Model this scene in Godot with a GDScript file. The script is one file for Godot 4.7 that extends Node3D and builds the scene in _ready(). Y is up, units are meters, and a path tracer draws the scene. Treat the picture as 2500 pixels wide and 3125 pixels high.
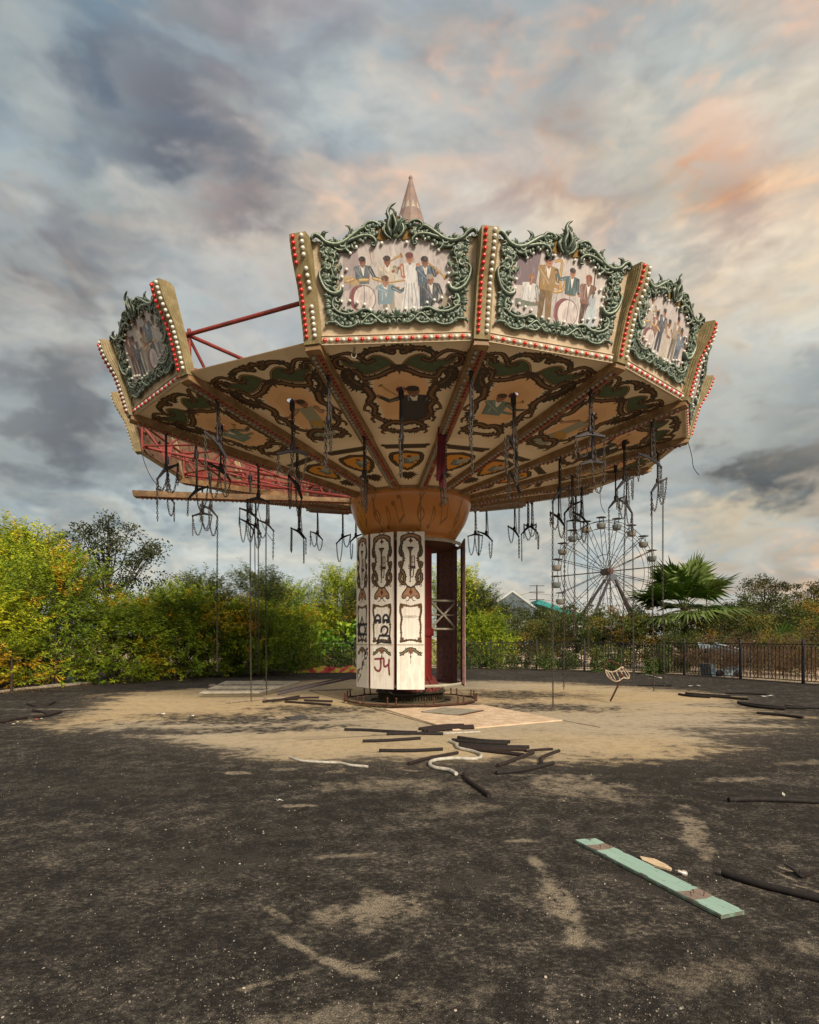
extends Node3D
# An abandoned chair-swing ride on stained asphalt, willows and a far observation wheel behind it. Metres, y up.
# The camera stands at the origin, 1.5 m up, level, with a lens shifted upwards; the ride stands 14.84 m in front of it.

const RIDE := Vector3(0.027, 0.0, -14.84)
const SIDES := 16
const STEP := TAU / 16.0
const PHASE := -0.23
const RIM := 6.17
const EXPOSURE := 3.2

var rng := RandomNumberGenerator.new()
var M := {}
var taken := {}


# ---------------------------------------------------------------- geometry collector
class Geo:
	var v := PackedVector3Array()
	var n := PackedVector3Array()
	var t := PackedVector2Array()
	var c := PackedColorArray()
	var ix := PackedInt32Array()
	var col := Color(1, 1, 1)

	func add(p: Vector3, nn: Vector3, u := Vector2.ZERO) -> int:
		v.append(p)
		n.append(nn)
		t.append(u)
		c.append(col)
		return v.size() - 1

	# three corners counter-clockwise seen from outside; stored clockwise
	func tri(a: int, b: int, d: int) -> void:
		ix.append(a)
		ix.append(d)
		ix.append(b)

	func quad(a: int, b: int, d: int, e: int) -> void:
		tri(a, b, d)
		tri(a, d, e)

	func face(pts: Array, uvs := []) -> void:
		var nn: Vector3 = (pts[1] - pts[0]).cross(pts[2] - pts[0]).normalized()
		var f := v.size()
		for i in pts.size():
			add(pts[i], nn, uvs[i] if i < uvs.size() else Vector2.ZERO)
		for i in range(1, pts.size() - 1):
			tri(f, f + i, f + i + 1)

	func box(x: Transform3D, s: Vector3) -> void:
		var h := s * 0.5
		var q := []
		for k in 8:
			q.append(x * Vector3(h.x if k & 1 else -h.x, h.y if k & 2 else -h.y, h.z if k & 4 else -h.z))
		var fl := [[4, 5, 7, 6], [1, 0, 2, 3], [5, 1, 3, 7], [0, 4, 6, 2], [6, 7, 3, 2], [0, 1, 5, 4]]
		for f in fl:
			face([q[f[0]], q[f[1]], q[f[2]], q[f[3]]], [Vector2(0, 1), Vector2(1, 1), Vector2(1, 0), Vector2(0, 0)])

	func at(p: Vector3, s: Vector3) -> void:
		box(Transform3D(Basis(), p), s)

	# box with chamfered edges along its length (local x), for planks and bars
	func bar(x: Transform3D, s: Vector3, ch: float) -> void:
		var hy := s.y * 0.5
		var hz := s.z * 0.5
		var prof := [Vector2(-hz + ch, -hy), Vector2(hz - ch, -hy), Vector2(hz, -hy + ch), Vector2(hz, hy - ch), Vector2(hz - ch, hy), Vector2(-hz + ch, hy), Vector2(-hz, hy - ch), Vector2(-hz, -hy + ch)]
		var a := []
		var b := []
		for p in prof:
			a.append(x * Vector3(-s.x * 0.5, p.y, p.x))
			b.append(x * Vector3(s.x * 0.5, p.y, p.x))
		for i in 8:
			var j := (i + 1) % 8
			var u0 := float(i) / 8.0
			var u1 := float(i + 1) / 8.0
			face([a[i], b[i], b[j], a[j]], [Vector2(0, u0), Vector2(1, u0), Vector2(1, u1), Vector2(0, u1)])
		b.reverse()
		face(b)
		face(a)

	func tube(path: Array, rad, sides := 6, caps := true, squash := 1.0, up := Vector3.ZERO) -> void:
		var m := path.size()
		if m < 2:
			return
		var u := Vector3.ZERO
		var first := v.size()
		var along := 0.0
		var tang := Vector3.ZERO
		for i in m:
			var p: Vector3 = path[i]
			tang = (path[mini(i + 1, m - 1)] - path[maxi(i - 1, 0)]).normalized()
			if i == 0:
				u = up if up != Vector3.ZERO else (Vector3.UP if absf(tang.y) < 0.9 else Vector3.RIGHT)
			else:
				along += p.distance_to(path[i - 1])
			u = (u - tang * u.dot(tang)).normalized()
			var w := tang.cross(u)
			var r: float = rad[i] if rad is Array or rad is PackedFloat32Array else rad
			for k in sides + 1:
				var a := TAU * k / sides
				var o := u * cos(a) * squash + w * sin(a)
				var nn := (u * cos(a) / squash + w * sin(a)).normalized()
				add(p + o * r, nn, Vector2(float(k) / sides, along))
		for i in m - 1:
			for k in sides:
				var a := first + i * (sides + 1) + k
				var b := a + sides + 1
				quad(a, a + 1, b + 1, b)
		if caps:
			for e in 2:
				var at_ := first + (m - 1) * (sides + 1) * e
				var nn = tang if e else (path[0] - path[1]).normalized()
				var f := v.size()
				for k in sides:
					add(v[at_ + k], nn, t[at_ + k])
				for k in range(1, sides - 1):
					if e:
						tri(f, f + k, f + k + 1)
					else:
						tri(f, f + k + 1, f + k)

	func rod(a: Vector3, b: Vector3, r: float, sides := 6) -> void:
		tube([a, b], r, sides)

	# profile of (radius, height) from bottom to top; turned about y
	func lathe(prof: Array, segs: int, x := Transform3D(), turns := 1.0) -> void:
		var first := v.size()
		var m := prof.size()
		for i in m:
			var d: Vector2 = (prof[mini(i + 1, m - 1)] - prof[maxi(i - 1, 0)]).normalized()
			for k in segs + 1:
				var a := TAU * k / segs
				var nn := Vector3(sin(a) * d.y, -d.x, cos(a) * d.y)
				var p: Vector2 = prof[i]
				add(x * Vector3(sin(a) * p.x, p.y, cos(a) * p.x), (x.basis * nn).normalized(), Vector2(float(k) / segs * turns, 1.0 - float(i) / (m - 1)))
		for i in m - 1:
			for k in segs:
				var a := first + i * (segs + 1) + k
				var b := a + segs + 1
				quad(a, a + 1, b + 1, b)

	# flat outline (x, y) thickened along z
	func plate(outline: PackedVector2Array, depth: float, x := Transform3D(), uvs := Rect2(0, 0, 1, 1)) -> void:
		var o := outline
		if Geometry2D.is_polygon_clockwise(o):
			o = o.duplicate()
			o.reverse()
		var ids := Geometry2D.triangulate_polygon(o)
		var nz := (x.basis * Vector3(0, 0, 1)).normalized()
		for e in 2:
			var f := v.size()
			for p in o:
				add(x * Vector3(p.x, p.y, depth * (0.5 - e)), nz * (1 - 2 * e), Vector2((p.x - uvs.position.x) / uvs.size.x, 1.0 - (p.y - uvs.position.y) / uvs.size.y))
			for i in range(0, ids.size(), 3):
				var a := ids[i]
				var b := ids[i + 1]
				var d := ids[i + 2]
				if (o[b] - o[a]).cross(o[d] - o[a]) < 0.0:
					var h := b
					b = d
					d = h
				if e == 0:
					tri(f + a, f + b, f + d)
				else:
					tri(f + a, f + d, f + b)
		for i in o.size():
			var j := (i + 1) % o.size()
			face([x * Vector3(o[i].x, o[i].y, -depth * 0.5), x * Vector3(o[j].x, o[j].y, -depth * 0.5), x * Vector3(o[j].x, o[j].y, depth * 0.5), x * Vector3(o[i].x, o[i].y, depth * 0.5)])

	func leaf(p: Vector3, d: Vector3, side: Vector3, l: float, w: float) -> void:
		var nn := d.cross(side).normalized()
		var f := v.size()
		v.append(p)
		v.append(p + d * (l * 0.45) + side * w)
		v.append(p + d * l)
		v.append(p + d * (l * 0.45) - side * w)
		for k in 4:
			n.append(nn)
			t.append(Vector2.ZERO)
			c.append(col)
		ix.append_array(PackedInt32Array([f, f + 1, f + 2, f, f + 2, f + 3]))

	func mesh() -> ArrayMesh:
		var a := []
		a.resize(Mesh.ARRAY_MAX)
		a[Mesh.ARRAY_VERTEX] = v
		a[Mesh.ARRAY_NORMAL] = n
		a[Mesh.ARRAY_TEX_UV] = t
		a[Mesh.ARRAY_COLOR] = c
		a[Mesh.ARRAY_INDEX] = ix
		var m := ArrayMesh.new()
		m.add_surface_from_arrays(Mesh.PRIMITIVE_TRIANGLES, a)
		return m


# ---------------------------------------------------------------- flat painting (signs, painted panels, graffiti)
class Paint:
	var im: Image
	var k := 1.0
	var w := 0
	var h := 0
	var row: Image

	func _init(uw: float, uh: float, scale: float, ground: Color) -> void:
		k = scale
		w = int(uw * scale)
		h = int(uh * scale)
		im = Image.create(w, h, false, Image.FORMAT_RGBA8)
		im.fill(ground)
		row = Image.create(w, 1, false, Image.FORMAT_RGBA8)

	func poly(pts: Array, col: Color) -> void:
		var m := pts.size()
		var lo := 1e9
		var hi := -1e9
		var q := PackedVector2Array()
		for p in pts:
			var s: Vector2 = p * k
			q.append(s)
			lo = minf(lo, s.y)
			hi = maxf(hi, s.y)
		var blend := col.a < 0.99
		if blend:
			row.fill(col)
		for y in range(maxi(0, int(floor(lo))), mini(h - 1, int(ceil(hi))) + 1):
			var yc := y + 0.5
			var xs := []
			for i in m:
				var a := q[i]
				var b := q[(i + 1) % m]
				if (a.y <= yc) != (b.y <= yc):
					xs.append(a.x + (yc - a.y) / (b.y - a.y) * (b.x - a.x))
			xs.sort()
			for i in range(0, xs.size() - 1, 2):
				var x0 := clampi(int(round(xs[i])), 0, w)
				var x1 := clampi(int(round(xs[i + 1])), 0, w)
				if x1 > x0:
					if blend:
						im.blend_rect(row, Rect2i(0, 0, x1 - x0, 1), Vector2i(x0, y))
					else:
						im.fill_rect(Rect2i(x0, y, x1 - x0, 1), col)

	func oval(p: Vector2, rx: float, ry: float, col: Color, turn := 0.0) -> void:
		var pts := []
		for i in 18:
			pts.append(p + Vector2(cos(TAU * i / 18) * rx, sin(TAU * i / 18) * ry).rotated(turn))
		poly(pts, col)

	func stroke(pts: Array, w0: float, col: Color, w1 := -1.0) -> void:
		var m := pts.size()
		var left := []
		var right := []
		for i in m:
			var d: Vector2 = (pts[mini(i + 1, m - 1)] - pts[maxi(i - 1, 0)]).normalized()
			var wd := lerpf(w0, w1 if w1 >= 0.0 else w0, float(i) / maxi(1, m - 1)) * 0.5
			left.append(pts[i] + d.orthogonal() * wd)
			right.append(pts[i] - d.orthogonal() * wd)
		for i in m - 1:
			poly([left[i], left[i + 1], right[i + 1], right[i]], col)
		if col.a > 0.99:
			for i in m:
				var wd := lerpf(w0, w1 if w1 >= 0.0 else w0, float(i) / maxi(1, m - 1)) * 0.5
				if wd * k > 0.8:
					oval(pts[i], wd, wd, col)

	# the same stroke mirrored about x = cx
	func both(cx: float, pts: Array, w0: float, col: Color, w1 := -1.0) -> void:
		stroke(pts, w0, col, w1)
		var q := []
		for p in pts:
			q.append(Vector2(2 * cx - p.x, p.y))
		stroke(q, w0, col, w1)

	func both_poly(cx: float, pts: Array, col: Color) -> void:
		poly(pts, col)
		var q := []
		for p in pts:
			q.append(Vector2(2 * cx - p.x, p.y))
		poly(q, col)

	func spray(pts: Array, wd: float, col: Color) -> void:
		for s in [1.7, 1.4, 1.15]:
			stroke(pts, wd * s, Color(col, 0.22))
		stroke(pts, wd * 0.85, col)

	func soften() -> void:
		im.resize(w * 2 / 5, h * 2 / 5, Image.INTERPOLATE_LANCZOS)
		im.resize(w, h, Image.INTERPOLATE_CUBIC)

	func tex() -> ImageTexture:
		return ImageTexture.create_from_image(im)


# smooth curve through points
func smooth(pts: Array, per := 6) -> Array:
	var out := []
	var m := pts.size()
	for i in m - 1:
		var a = pts[maxi(i - 1, 0)]
		var b = pts[i]
		var c = pts[i + 1]
		var d = pts[mini(i + 2, m - 1)]
		for s in per:
			out.append(b.cubic_interpolate(c, a, d, float(s) / per))
	out.append(pts[m - 1])
	return out


# flat spiral: points from outer radius r0 at angle a0 to inner radius r1 at angle a1
func spiral(p: Vector2, r0: float, r1: float, a0: float, a1: float, steps := 14) -> Array:
	var out := []
	for i in steps + 1:
		var f := float(i) / steps
		var a := lerpf(a0, a1, f)
		out.append(p + Vector2(cos(a), sin(a)) * lerpf(r0, r1, pow(f, 0.8)))
	return out


func numbered(called: String) -> String:
	taken[called] = taken.get(called, -1) + 1
	return called if taken[called] == 0 else "%s_%03d" % [called, taken[called]]


func tag(o: Node3D, label: String, category := "", group := "", kind := "") -> Node3D:
	if label:
		o.set_meta("label", label)
	if category:
		o.set_meta("category", category)
	if group:
		o.set_meta("group", group)
	if kind:
		o.set_meta("kind", kind)
	return o


func base(called: String, at := Vector3.ZERO, turn := 0.0) -> Node3D:
	var o := Node3D.new()
	o.name = numbered(called)
	add_child(o)
	o.position = at
	o.rotation.y = turn
	return o


func put(called: String, mesh: Mesh, mat: Material, parent: Node = null, x := Transform3D()) -> MeshInstance3D:
	var o := MeshInstance3D.new()
	o.mesh = mesh
	o.material_override = mat
	o.transform = x
	if parent == null:
		o.name = numbered(called)
		add_child(o)
	else:
		o.name = called
		parent.add_child(o, true)
	return o


func noise(freq: float, s: int, octaves := 4) -> FastNoiseLite:
	var f := FastNoiseLite.new()
	f.noise_type = FastNoiseLite.TYPE_SIMPLEX_SMOOTH
	f.seed = s
	f.frequency = freq
	f.fractal_octaves = octaves
	return f


func ramp_texture(freq: float, s: int, stops: Array, size := 512, octaves := 5, as_normal := false, strength := 4.0) -> NoiseTexture2D:
	var x := NoiseTexture2D.new()
	x.width = size
	x.height = size
	x.seamless = true
	x.noise = noise(freq, s, octaves)
	if as_normal:
		x.as_normal_map = true
		x.bump_strength = strength
	else:
		var g := Gradient.new()
		g.offsets = PackedFloat32Array(stops.map(func(q): return q[0]))
		g.colors = PackedColorArray(stops.map(func(q): return q[1]))
		x.color_ramp = g
	return x


func c8(r: int, g: int, b: int, a := 1.0) -> Color:
	return Color(r / 255.0, g / 255.0, b / 255.0, a)


func plain(col: Color, rough := 0.8, metal := 0.0, spec := 0.5) -> StandardMaterial3D:
	var m := StandardMaterial3D.new()
	m.albedo_color = col
	m.roughness = rough
	m.metallic = metal
	m.metallic_specular = spec
	return m


# a weathered paint or metal: two-tone noise over world or own position, plus fine relief
func worn(a: Color, b: Color, size: float, s: int, rough := 0.8, metal := 0.0, relief := 0.4) -> StandardMaterial3D:
	var key := str([a, b, size, s, rough, metal, relief])
	if M.has(key):
		return M[key]
	var m := plain(Color.WHITE, rough, metal)
	M[key] = m
	m.albedo_texture = ramp_texture(0.012, s, [[0.0, a], [0.42, a.lerp(b, 0.25)], [0.58, a.lerp(b, 0.6)], [0.75, b], [1.0, b]], 256)
	m.uv1_triplanar = true
	m.uv1_scale = Vector3.ONE / size
	if relief > 0.0:
		m.normal_enabled = true
		m.normal_scale = relief
		m.normal_texture = M.fine_normal
	return m


func leafy(back: Color) -> StandardMaterial3D:
	var m := plain(Color.WHITE, 0.6, 0.0, 0.35)
	m.vertex_color_use_as_albedo = true
	m.cull_mode = BaseMaterial3D.CULL_DISABLED
	m.backlight_enabled = true
	m.backlight = back
	return m


func _ready() -> void:
	rng.seed = 20
	set_camera()
	set_sky()
	M.fine_normal = ramp_texture(0.05, 3, [], 256, 4, true, 5.0)
	set_ground()
	set_ride()
	set_hangers()
	set_fence()
	set_far()
	set_trees()
	set_litter()


func set_camera() -> void:
	var cam := Camera3D.new()
	cam.name = "camera"
	add_child(cam)
	cam.position = Vector3(0, 1.5, 0)
	var near := 0.05
	# focal length 1911 px on a picture of 2500 x 3125, horizon 385 px below its middle
	cam.set_frustum(near * 3125.0 / 1911.2, Vector2(0, near * 385.3 / 1911.2), near, 4000.0)
	cam.current = true


func set_sky() -> void:
	var sun := DirectionalLight3D.new()
	sun.name = "sun"
	add_child(sun)
	sun.look_at_from_position(Vector3(0.40, 0.54, 0.76) * 50.0, Vector3.ZERO)
	sun.light_energy = 0.5
	sun.light_color = Color(1.0, 0.93, 0.84)
	sun.light_angular_distance = 16.0
	sun.shadow_enabled = true
	var env := Environment.new()
	env.background_mode = Environment.BG_SKY
	env.tonemap_mode = Environment.TONE_MAPPER_LINEAR
	env.tonemap_exposure = EXPOSURE
	env.sdfgi_enabled = true
	env.ssao_enabled = true
	env.ssil_enabled = true
	var sky := Sky.new()
	var pan := PanoramaSkyMaterial.new()
	pan.panorama = cloud_panorama()
	sky.sky_material = pan
	env.sky = sky
	var we := WorldEnvironment.new()
	we.name = "world_environment"
	we.environment = env
	add_child(we)


# evening cloud cover: colours read at 250 x 200 px steps over the sky in view, broken up by noise on the cloud layer;
# round the horizon the same cover goes on, mirrored
func cloud_panorama() -> ImageTexture:
	var rows := [
		[140, 150, 158, 130, 150, 165, 150, 155, 160, 160, 155, 160, 165, 162, 165, 150, 145, 145, 155, 158, 160, 175, 165, 158, 165, 165, 162, 200, 180, 162, 225, 195, 175],
		[128, 140, 150, 118, 128, 140, 130, 138, 148, 145, 145, 152, 165, 170, 172, 165, 158, 155, 165, 165, 165, 175, 165, 158, 180, 178, 170, 185, 188, 180, 205, 190, 175],
		[165, 178, 185, 140, 148, 155, 116, 121, 132, 140, 142, 148, 175, 178, 180, 185, 180, 175, 185, 175, 168, 172, 156, 146, 190, 180, 165, 232, 184, 150, 215, 200, 180],
		[150, 145, 145, 165, 172, 172, 180, 182, 180, 160, 150, 150, 185, 180, 175, 205, 190, 178, 205, 175, 158, 198, 172, 155, 195, 180, 160, 205, 156, 124, 240, 206, 172],
		[130, 128, 130, 160, 155, 152, 185, 182, 178, 200, 195, 188, 200, 192, 182, 218, 198, 182, 210, 205, 195, 215, 205, 190, 225, 205, 180, 240, 212, 178, 244, 222, 190],
		[150, 152, 155, 165, 165, 165, 185, 190, 188, 180, 178, 178, 175, 172, 172, 190, 185, 178, 200, 190, 178, 210, 200, 185, 220, 205, 185, 222, 212, 195, 225, 215, 195],
		[140, 145, 148, 122, 127, 132, 158, 160, 163, 175, 175, 175, 172, 172, 170, 175, 172, 168, 175, 172, 168, 180, 176, 170, 192, 186, 176, 184, 181, 170, 124, 124, 122],
		[130, 135, 138, 114, 120, 126, 122, 127, 132, 140, 145, 148, 150, 155, 155, 160, 160, 158, 160, 160, 158, 160, 160, 158, 165, 165, 160, 104, 107, 108, 132, 130, 124],
		[150, 158, 160, 160, 168, 170, 185, 190, 185, 195, 198, 192, 190, 195, 192, 185, 190, 188, 180, 185, 182, 185, 188, 182, 195, 192, 182, 205, 194, 172, 190, 176, 158],
		[195, 195, 185, 200, 200, 190, 205, 205, 195, 205, 208, 202, 200, 205, 200, 200, 203, 198, 198, 200, 192, 200, 198, 188, 218, 205, 186, 186, 172, 156, 218, 190, 162],
		[203, 202, 194, 205, 204, 196, 206, 206, 198, 206, 208, 202, 204, 207, 202, 204, 206, 200, 202, 203, 196, 205, 202, 193, 214, 205, 190, 210, 198, 180, 214, 196, 174],
	]
	var lut := []
	for r in rows:
		var line := []
		for i in 11:
			line.append(Color(r[i * 3] / 255.0, r[i * 3 + 1] / 255.0, r[i * 3 + 2] / 255.0).srgb_to_linear())
		lut.append(line)
	var n1 := noise(1.9, 11, 6)
	var n2 := noise(2.1, 12, 6)
	var n3 := noise(5.0, 13, 6)
	var n4 := noise(14.0, 14, 6)
	n4.fractal_gain = 0.6
	var n5 := noise(2.7, 15, 6)
	var n6 := noise(2.4, 16, 5)
	var wd := 3000
	var ht := 1500
	var data := PackedFloat32Array()
	data.resize(wd * ht * 3)
	var most := deg_to_rad(45.0)
	var at_ := 0
	for y in ht:
		var el := (0.5 - (y + 0.5) / ht) * PI
		if el < -0.02:
			for x in wd:
				data[at_] = 0.20
				data[at_ + 1] = 0.19
				data[at_ + 2] = 0.17
				at_ += 3
			continue
		var ce := cos(el)
		var se := maxf(0.0, sin(el))
		var te := minf(se / maxf(ce, 0.02), 4.0)
		var flat := 1.0 / (se + 0.35)
		var dark := 0.75 + 0.25 * clampf(el / 0.2, 0.0, 1.0)
		for x in wd:
			var az := ((x + 0.5) / wd - 0.5) * TAU
			# folded about the edges of the view: ... mirror | view | mirror ...
			var fz := absf(fposmod(az + most, 4.0 * most) - 2.0 * most)
			fz = most - fz
			var p := Vector3(sin(az) * ce * flat, -cos(az) * ce * flat, el * 1.6)
			var a := n1.get_noise_3dv(p)
			var b := n2.get_noise_3dv(p)
			var d := n3.get_noise_3dv(p + Vector3(a, b, 0) * 0.35)
			var e := n4.get_noise_3dv(p + Vector3(b, a, 0) * 0.12)
			var u := (1250.0 + 1911.0 * tan(fz)) / 250.0 + (a * 0.8 + d * 0.6 + e * 0.4)
			var v := (1948.0 - te * 1911.0 / cos(fz)) / 200.0 + (b * 0.8 + d * 0.6 + e * 0.4) * dark
			u = clampf(u, 0.0, 9.999)
			v = clampf(v, 0.0, 9.2 if el > 0.06 else 9.999)
			var ui := int(u)
			var vi := int(v)
			var fu := smoothstep(0.0, 1.0, u - ui)
			var fv := smoothstep(0.0, 1.0, v - vi)
			var c0: Color = lut[vi][ui].lerp(lut[vi][ui + 1], fu)
			var c1: Color = lut[vi + 1][ui].lerp(lut[vi + 1][ui + 1], fu)
			var c: Color = c0.lerp(c1, fv)
			# broken cloud: pale clear air between, and sunlit edges towards the evening side
			var thick := smoothstep(-0.22, 0.34, n5.get_noise_3dv(p + Vector3(a, b, 0) * 0.2) + 0.35 * e)
			var clear := c.lerp(Color(0.44, 0.50, 0.50), 0.45) * 1.10
			c = clear.lerp(c * 0.93, thick)
			var side := clampf((u - 3.2) / 5.0, 0.0, 1.0) * smoothstep(7.2, 4.6, v)
			var lit := smoothstep(0.05, 0.42, n6.get_noise_3dv(p) + 0.5 * e) * side * thick
			c = c.lerp(Color(0.86, 0.52, 0.36), lit * 0.62)
			var m := (0.98 + 0.17 * d + 0.20 * e + 0.05 * b) / EXPOSURE
			var warm := 0.10 * d + 0.05 * a
			data[at_] = maxf(0.02, c.r * m * (1.0 + warm))
			data[at_ + 1] = maxf(0.02, c.g * m)
			data[at_ + 2] = maxf(0.02, c.b * m * (1.0 - warm))
			at_ += 3
	var im := Image.create_from_data(wd, ht, false, Image.FORMAT_RGBF, data.to_byte_array())
	return ImageTexture.create_from_image(im)


# ---------------------------------------------------------------- ground
func sheet(corners: Array, y: float, map: Rect2, tile: float) -> ArrayMesh:
	var g := Geo.new()
	var poly := PackedVector2Array(corners)
	var ids := Geometry2D.triangulate_polygon(poly)
	var uv2 := PackedVector2Array()
	for p in poly:
		g.add(Vector3(p.x, y, p.y), Vector3.UP, p / tile)
		uv2.append((p - map.position) / map.size)
	for i in range(0, ids.size(), 3):
		var a := ids[i]
		var b := ids[i + 1]
		var d := ids[i + 2]
		# seen from above, x to the right and z down: a positive cross product is clockwise
		if (poly[b] - poly[a]).cross(poly[d] - poly[a]) > 0.0:
			g.tri(a, d, b)
		else:
			g.tri(a, b, d)
	var arr := []
	arr.resize(Mesh.ARRAY_MAX)
	arr[Mesh.ARRAY_VERTEX] = g.v
	arr[Mesh.ARRAY_NORMAL] = g.n
	arr[Mesh.ARRAY_TEX_UV] = g.t
	arr[Mesh.ARRAY_TEX_UV2] = uv2
	arr[Mesh.ARRAY_INDEX] = g.ix
	var m := ArrayMesh.new()
	m.add_surface_from_arrays(Mesh.PRIMITIVE_TRIANGLES, arr)
	return m


func set_ground() -> void:
	var map := Rect2(-16, -34, 32, 32)
	# sandy lot and rough land all round, to the horizon
	var land := plain(Color.WHITE, 0.95)
	land.albedo_texture = ramp_texture(0.008, 71, [[0.0, c8(150, 128, 108)], [0.4, c8(196, 174, 150)], [0.6, c8(214, 192, 168)], [1.0, c8(120, 112, 80)]], 512)
	land.uv1_triplanar = true
	land.uv1_world_triplanar = true
	land.uv1_scale = Vector3.ONE / 40.0
	var g := Geo.new()
	g.face([Vector3(-1500, 0, 300), Vector3(1500, 0, 300), Vector3(1500, 0, -2500), Vector3(-1500, 0, -2500)])
	tag(put("ground", g.mesh(), land), "", "", "", "structure")
	# the paved yard
	var asphalt := plain(Color.WHITE, 0.9, 0.0, 0.3)
	asphalt.albedo_texture = ramp_texture(0.20, 72, [[0.0, c8(120, 116, 112)], [0.36, c8(186, 182, 178)], [0.56, c8(214, 211, 206)], [0.70, c8(248, 246, 240)], [1.0, c8(255, 255, 255)]], 1024, 5)
	asphalt.normal_enabled = true
	asphalt.normal_scale = 0.35
	asphalt.normal_texture = ramp_texture(0.22, 73, [], 1024, 3, true, 8.0)
	asphalt.detail_enabled = true
	asphalt.detail_blend_mode = BaseMaterial3D.BLEND_MODE_MUL
	asphalt.detail_uv_layer = BaseMaterial3D.DETAIL_UV_2
	asphalt.detail_albedo = stain_map(map, 1100, 1100)
	var yard := [Vector2(-40, 30), Vector2(-6, 30), Vector2(-6, -10), Vector2(6, -10), Vector2(6, 30), Vector2(40, 30), Vector2(40, 5), Vector2(16.5, -15), Vector2(13.4, -20.4), Vector2(12.4, -23.2), Vector2(11.5, -26.0), Vector2(9.9, -27.6), Vector2(8.2, -29.3), Vector2(6.2, -30.5), Vector2(4.0, -31.2), Vector2(-5.0, -31.6), Vector2(-7.5, -27.5), Vector2(-10.0, -22.5), Vector2(-11.6, -20.5), Vector2(-12.3, -16.0), Vector2(-40, -8)]
	tag(put("pavement", sheet(yard, 0.004, map, 2.3), asphalt), "", "", "", "structure")
	var near := Rect2(-6, -10, 12, 8)
	var close: StandardMaterial3D = asphalt.duplicate()
	close.detail_albedo = stain_map(near, 1500, 1000)
	tag(put("pavement", sheet([Vector2(-6, 30), Vector2(6, 30), Vector2(6, -10), Vector2(-6, -10)], 0.004, near, 2.3), close), "", "", "", "structure")
	# soil under the willows on the left
	var soil := worn(c8(52, 42, 30), c8(92, 72, 46), 3.0, 74, 0.95)
	soil.uv1_world_triplanar = true
	var bank := [Vector2(-40, -7), Vector2(-12.0, -15.2), Vector2(-11.3, -20.3), Vector2(-9.8, -22.0), Vector2(-7.2, -24.6), Vector2(-5.4, -27.0), Vector2(-2.0, -28.6), Vector2(-1.6, -30.4), Vector2(-5.0, -36), Vector2(-40, -46)]
	tag(put("soil_bank", sheet(bank, 0.008, map, 2.3), soil), "", "", "", "structure")
	# the paler concrete slab beside the ride's pit
	var pale := worn(c8(198, 172, 142), c8(220, 198, 170), 1.2, 75, 0.9, 0.0, 0.6)
	var s := Geo.new()
	s.plate(PackedVector2Array([Vector2(0.70, 10.15), Vector2(2.77, 11.35), Vector2(1.62, 13.95), Vector2(-0.52, 13.1)]), 0.024, Transform3D(Basis(Vector3.RIGHT, -PI / 2), Vector3(0, 0.012, 0)))
	tag(put("concrete_slab", s.mesh(), pale), "", "", "", "structure")


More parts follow.
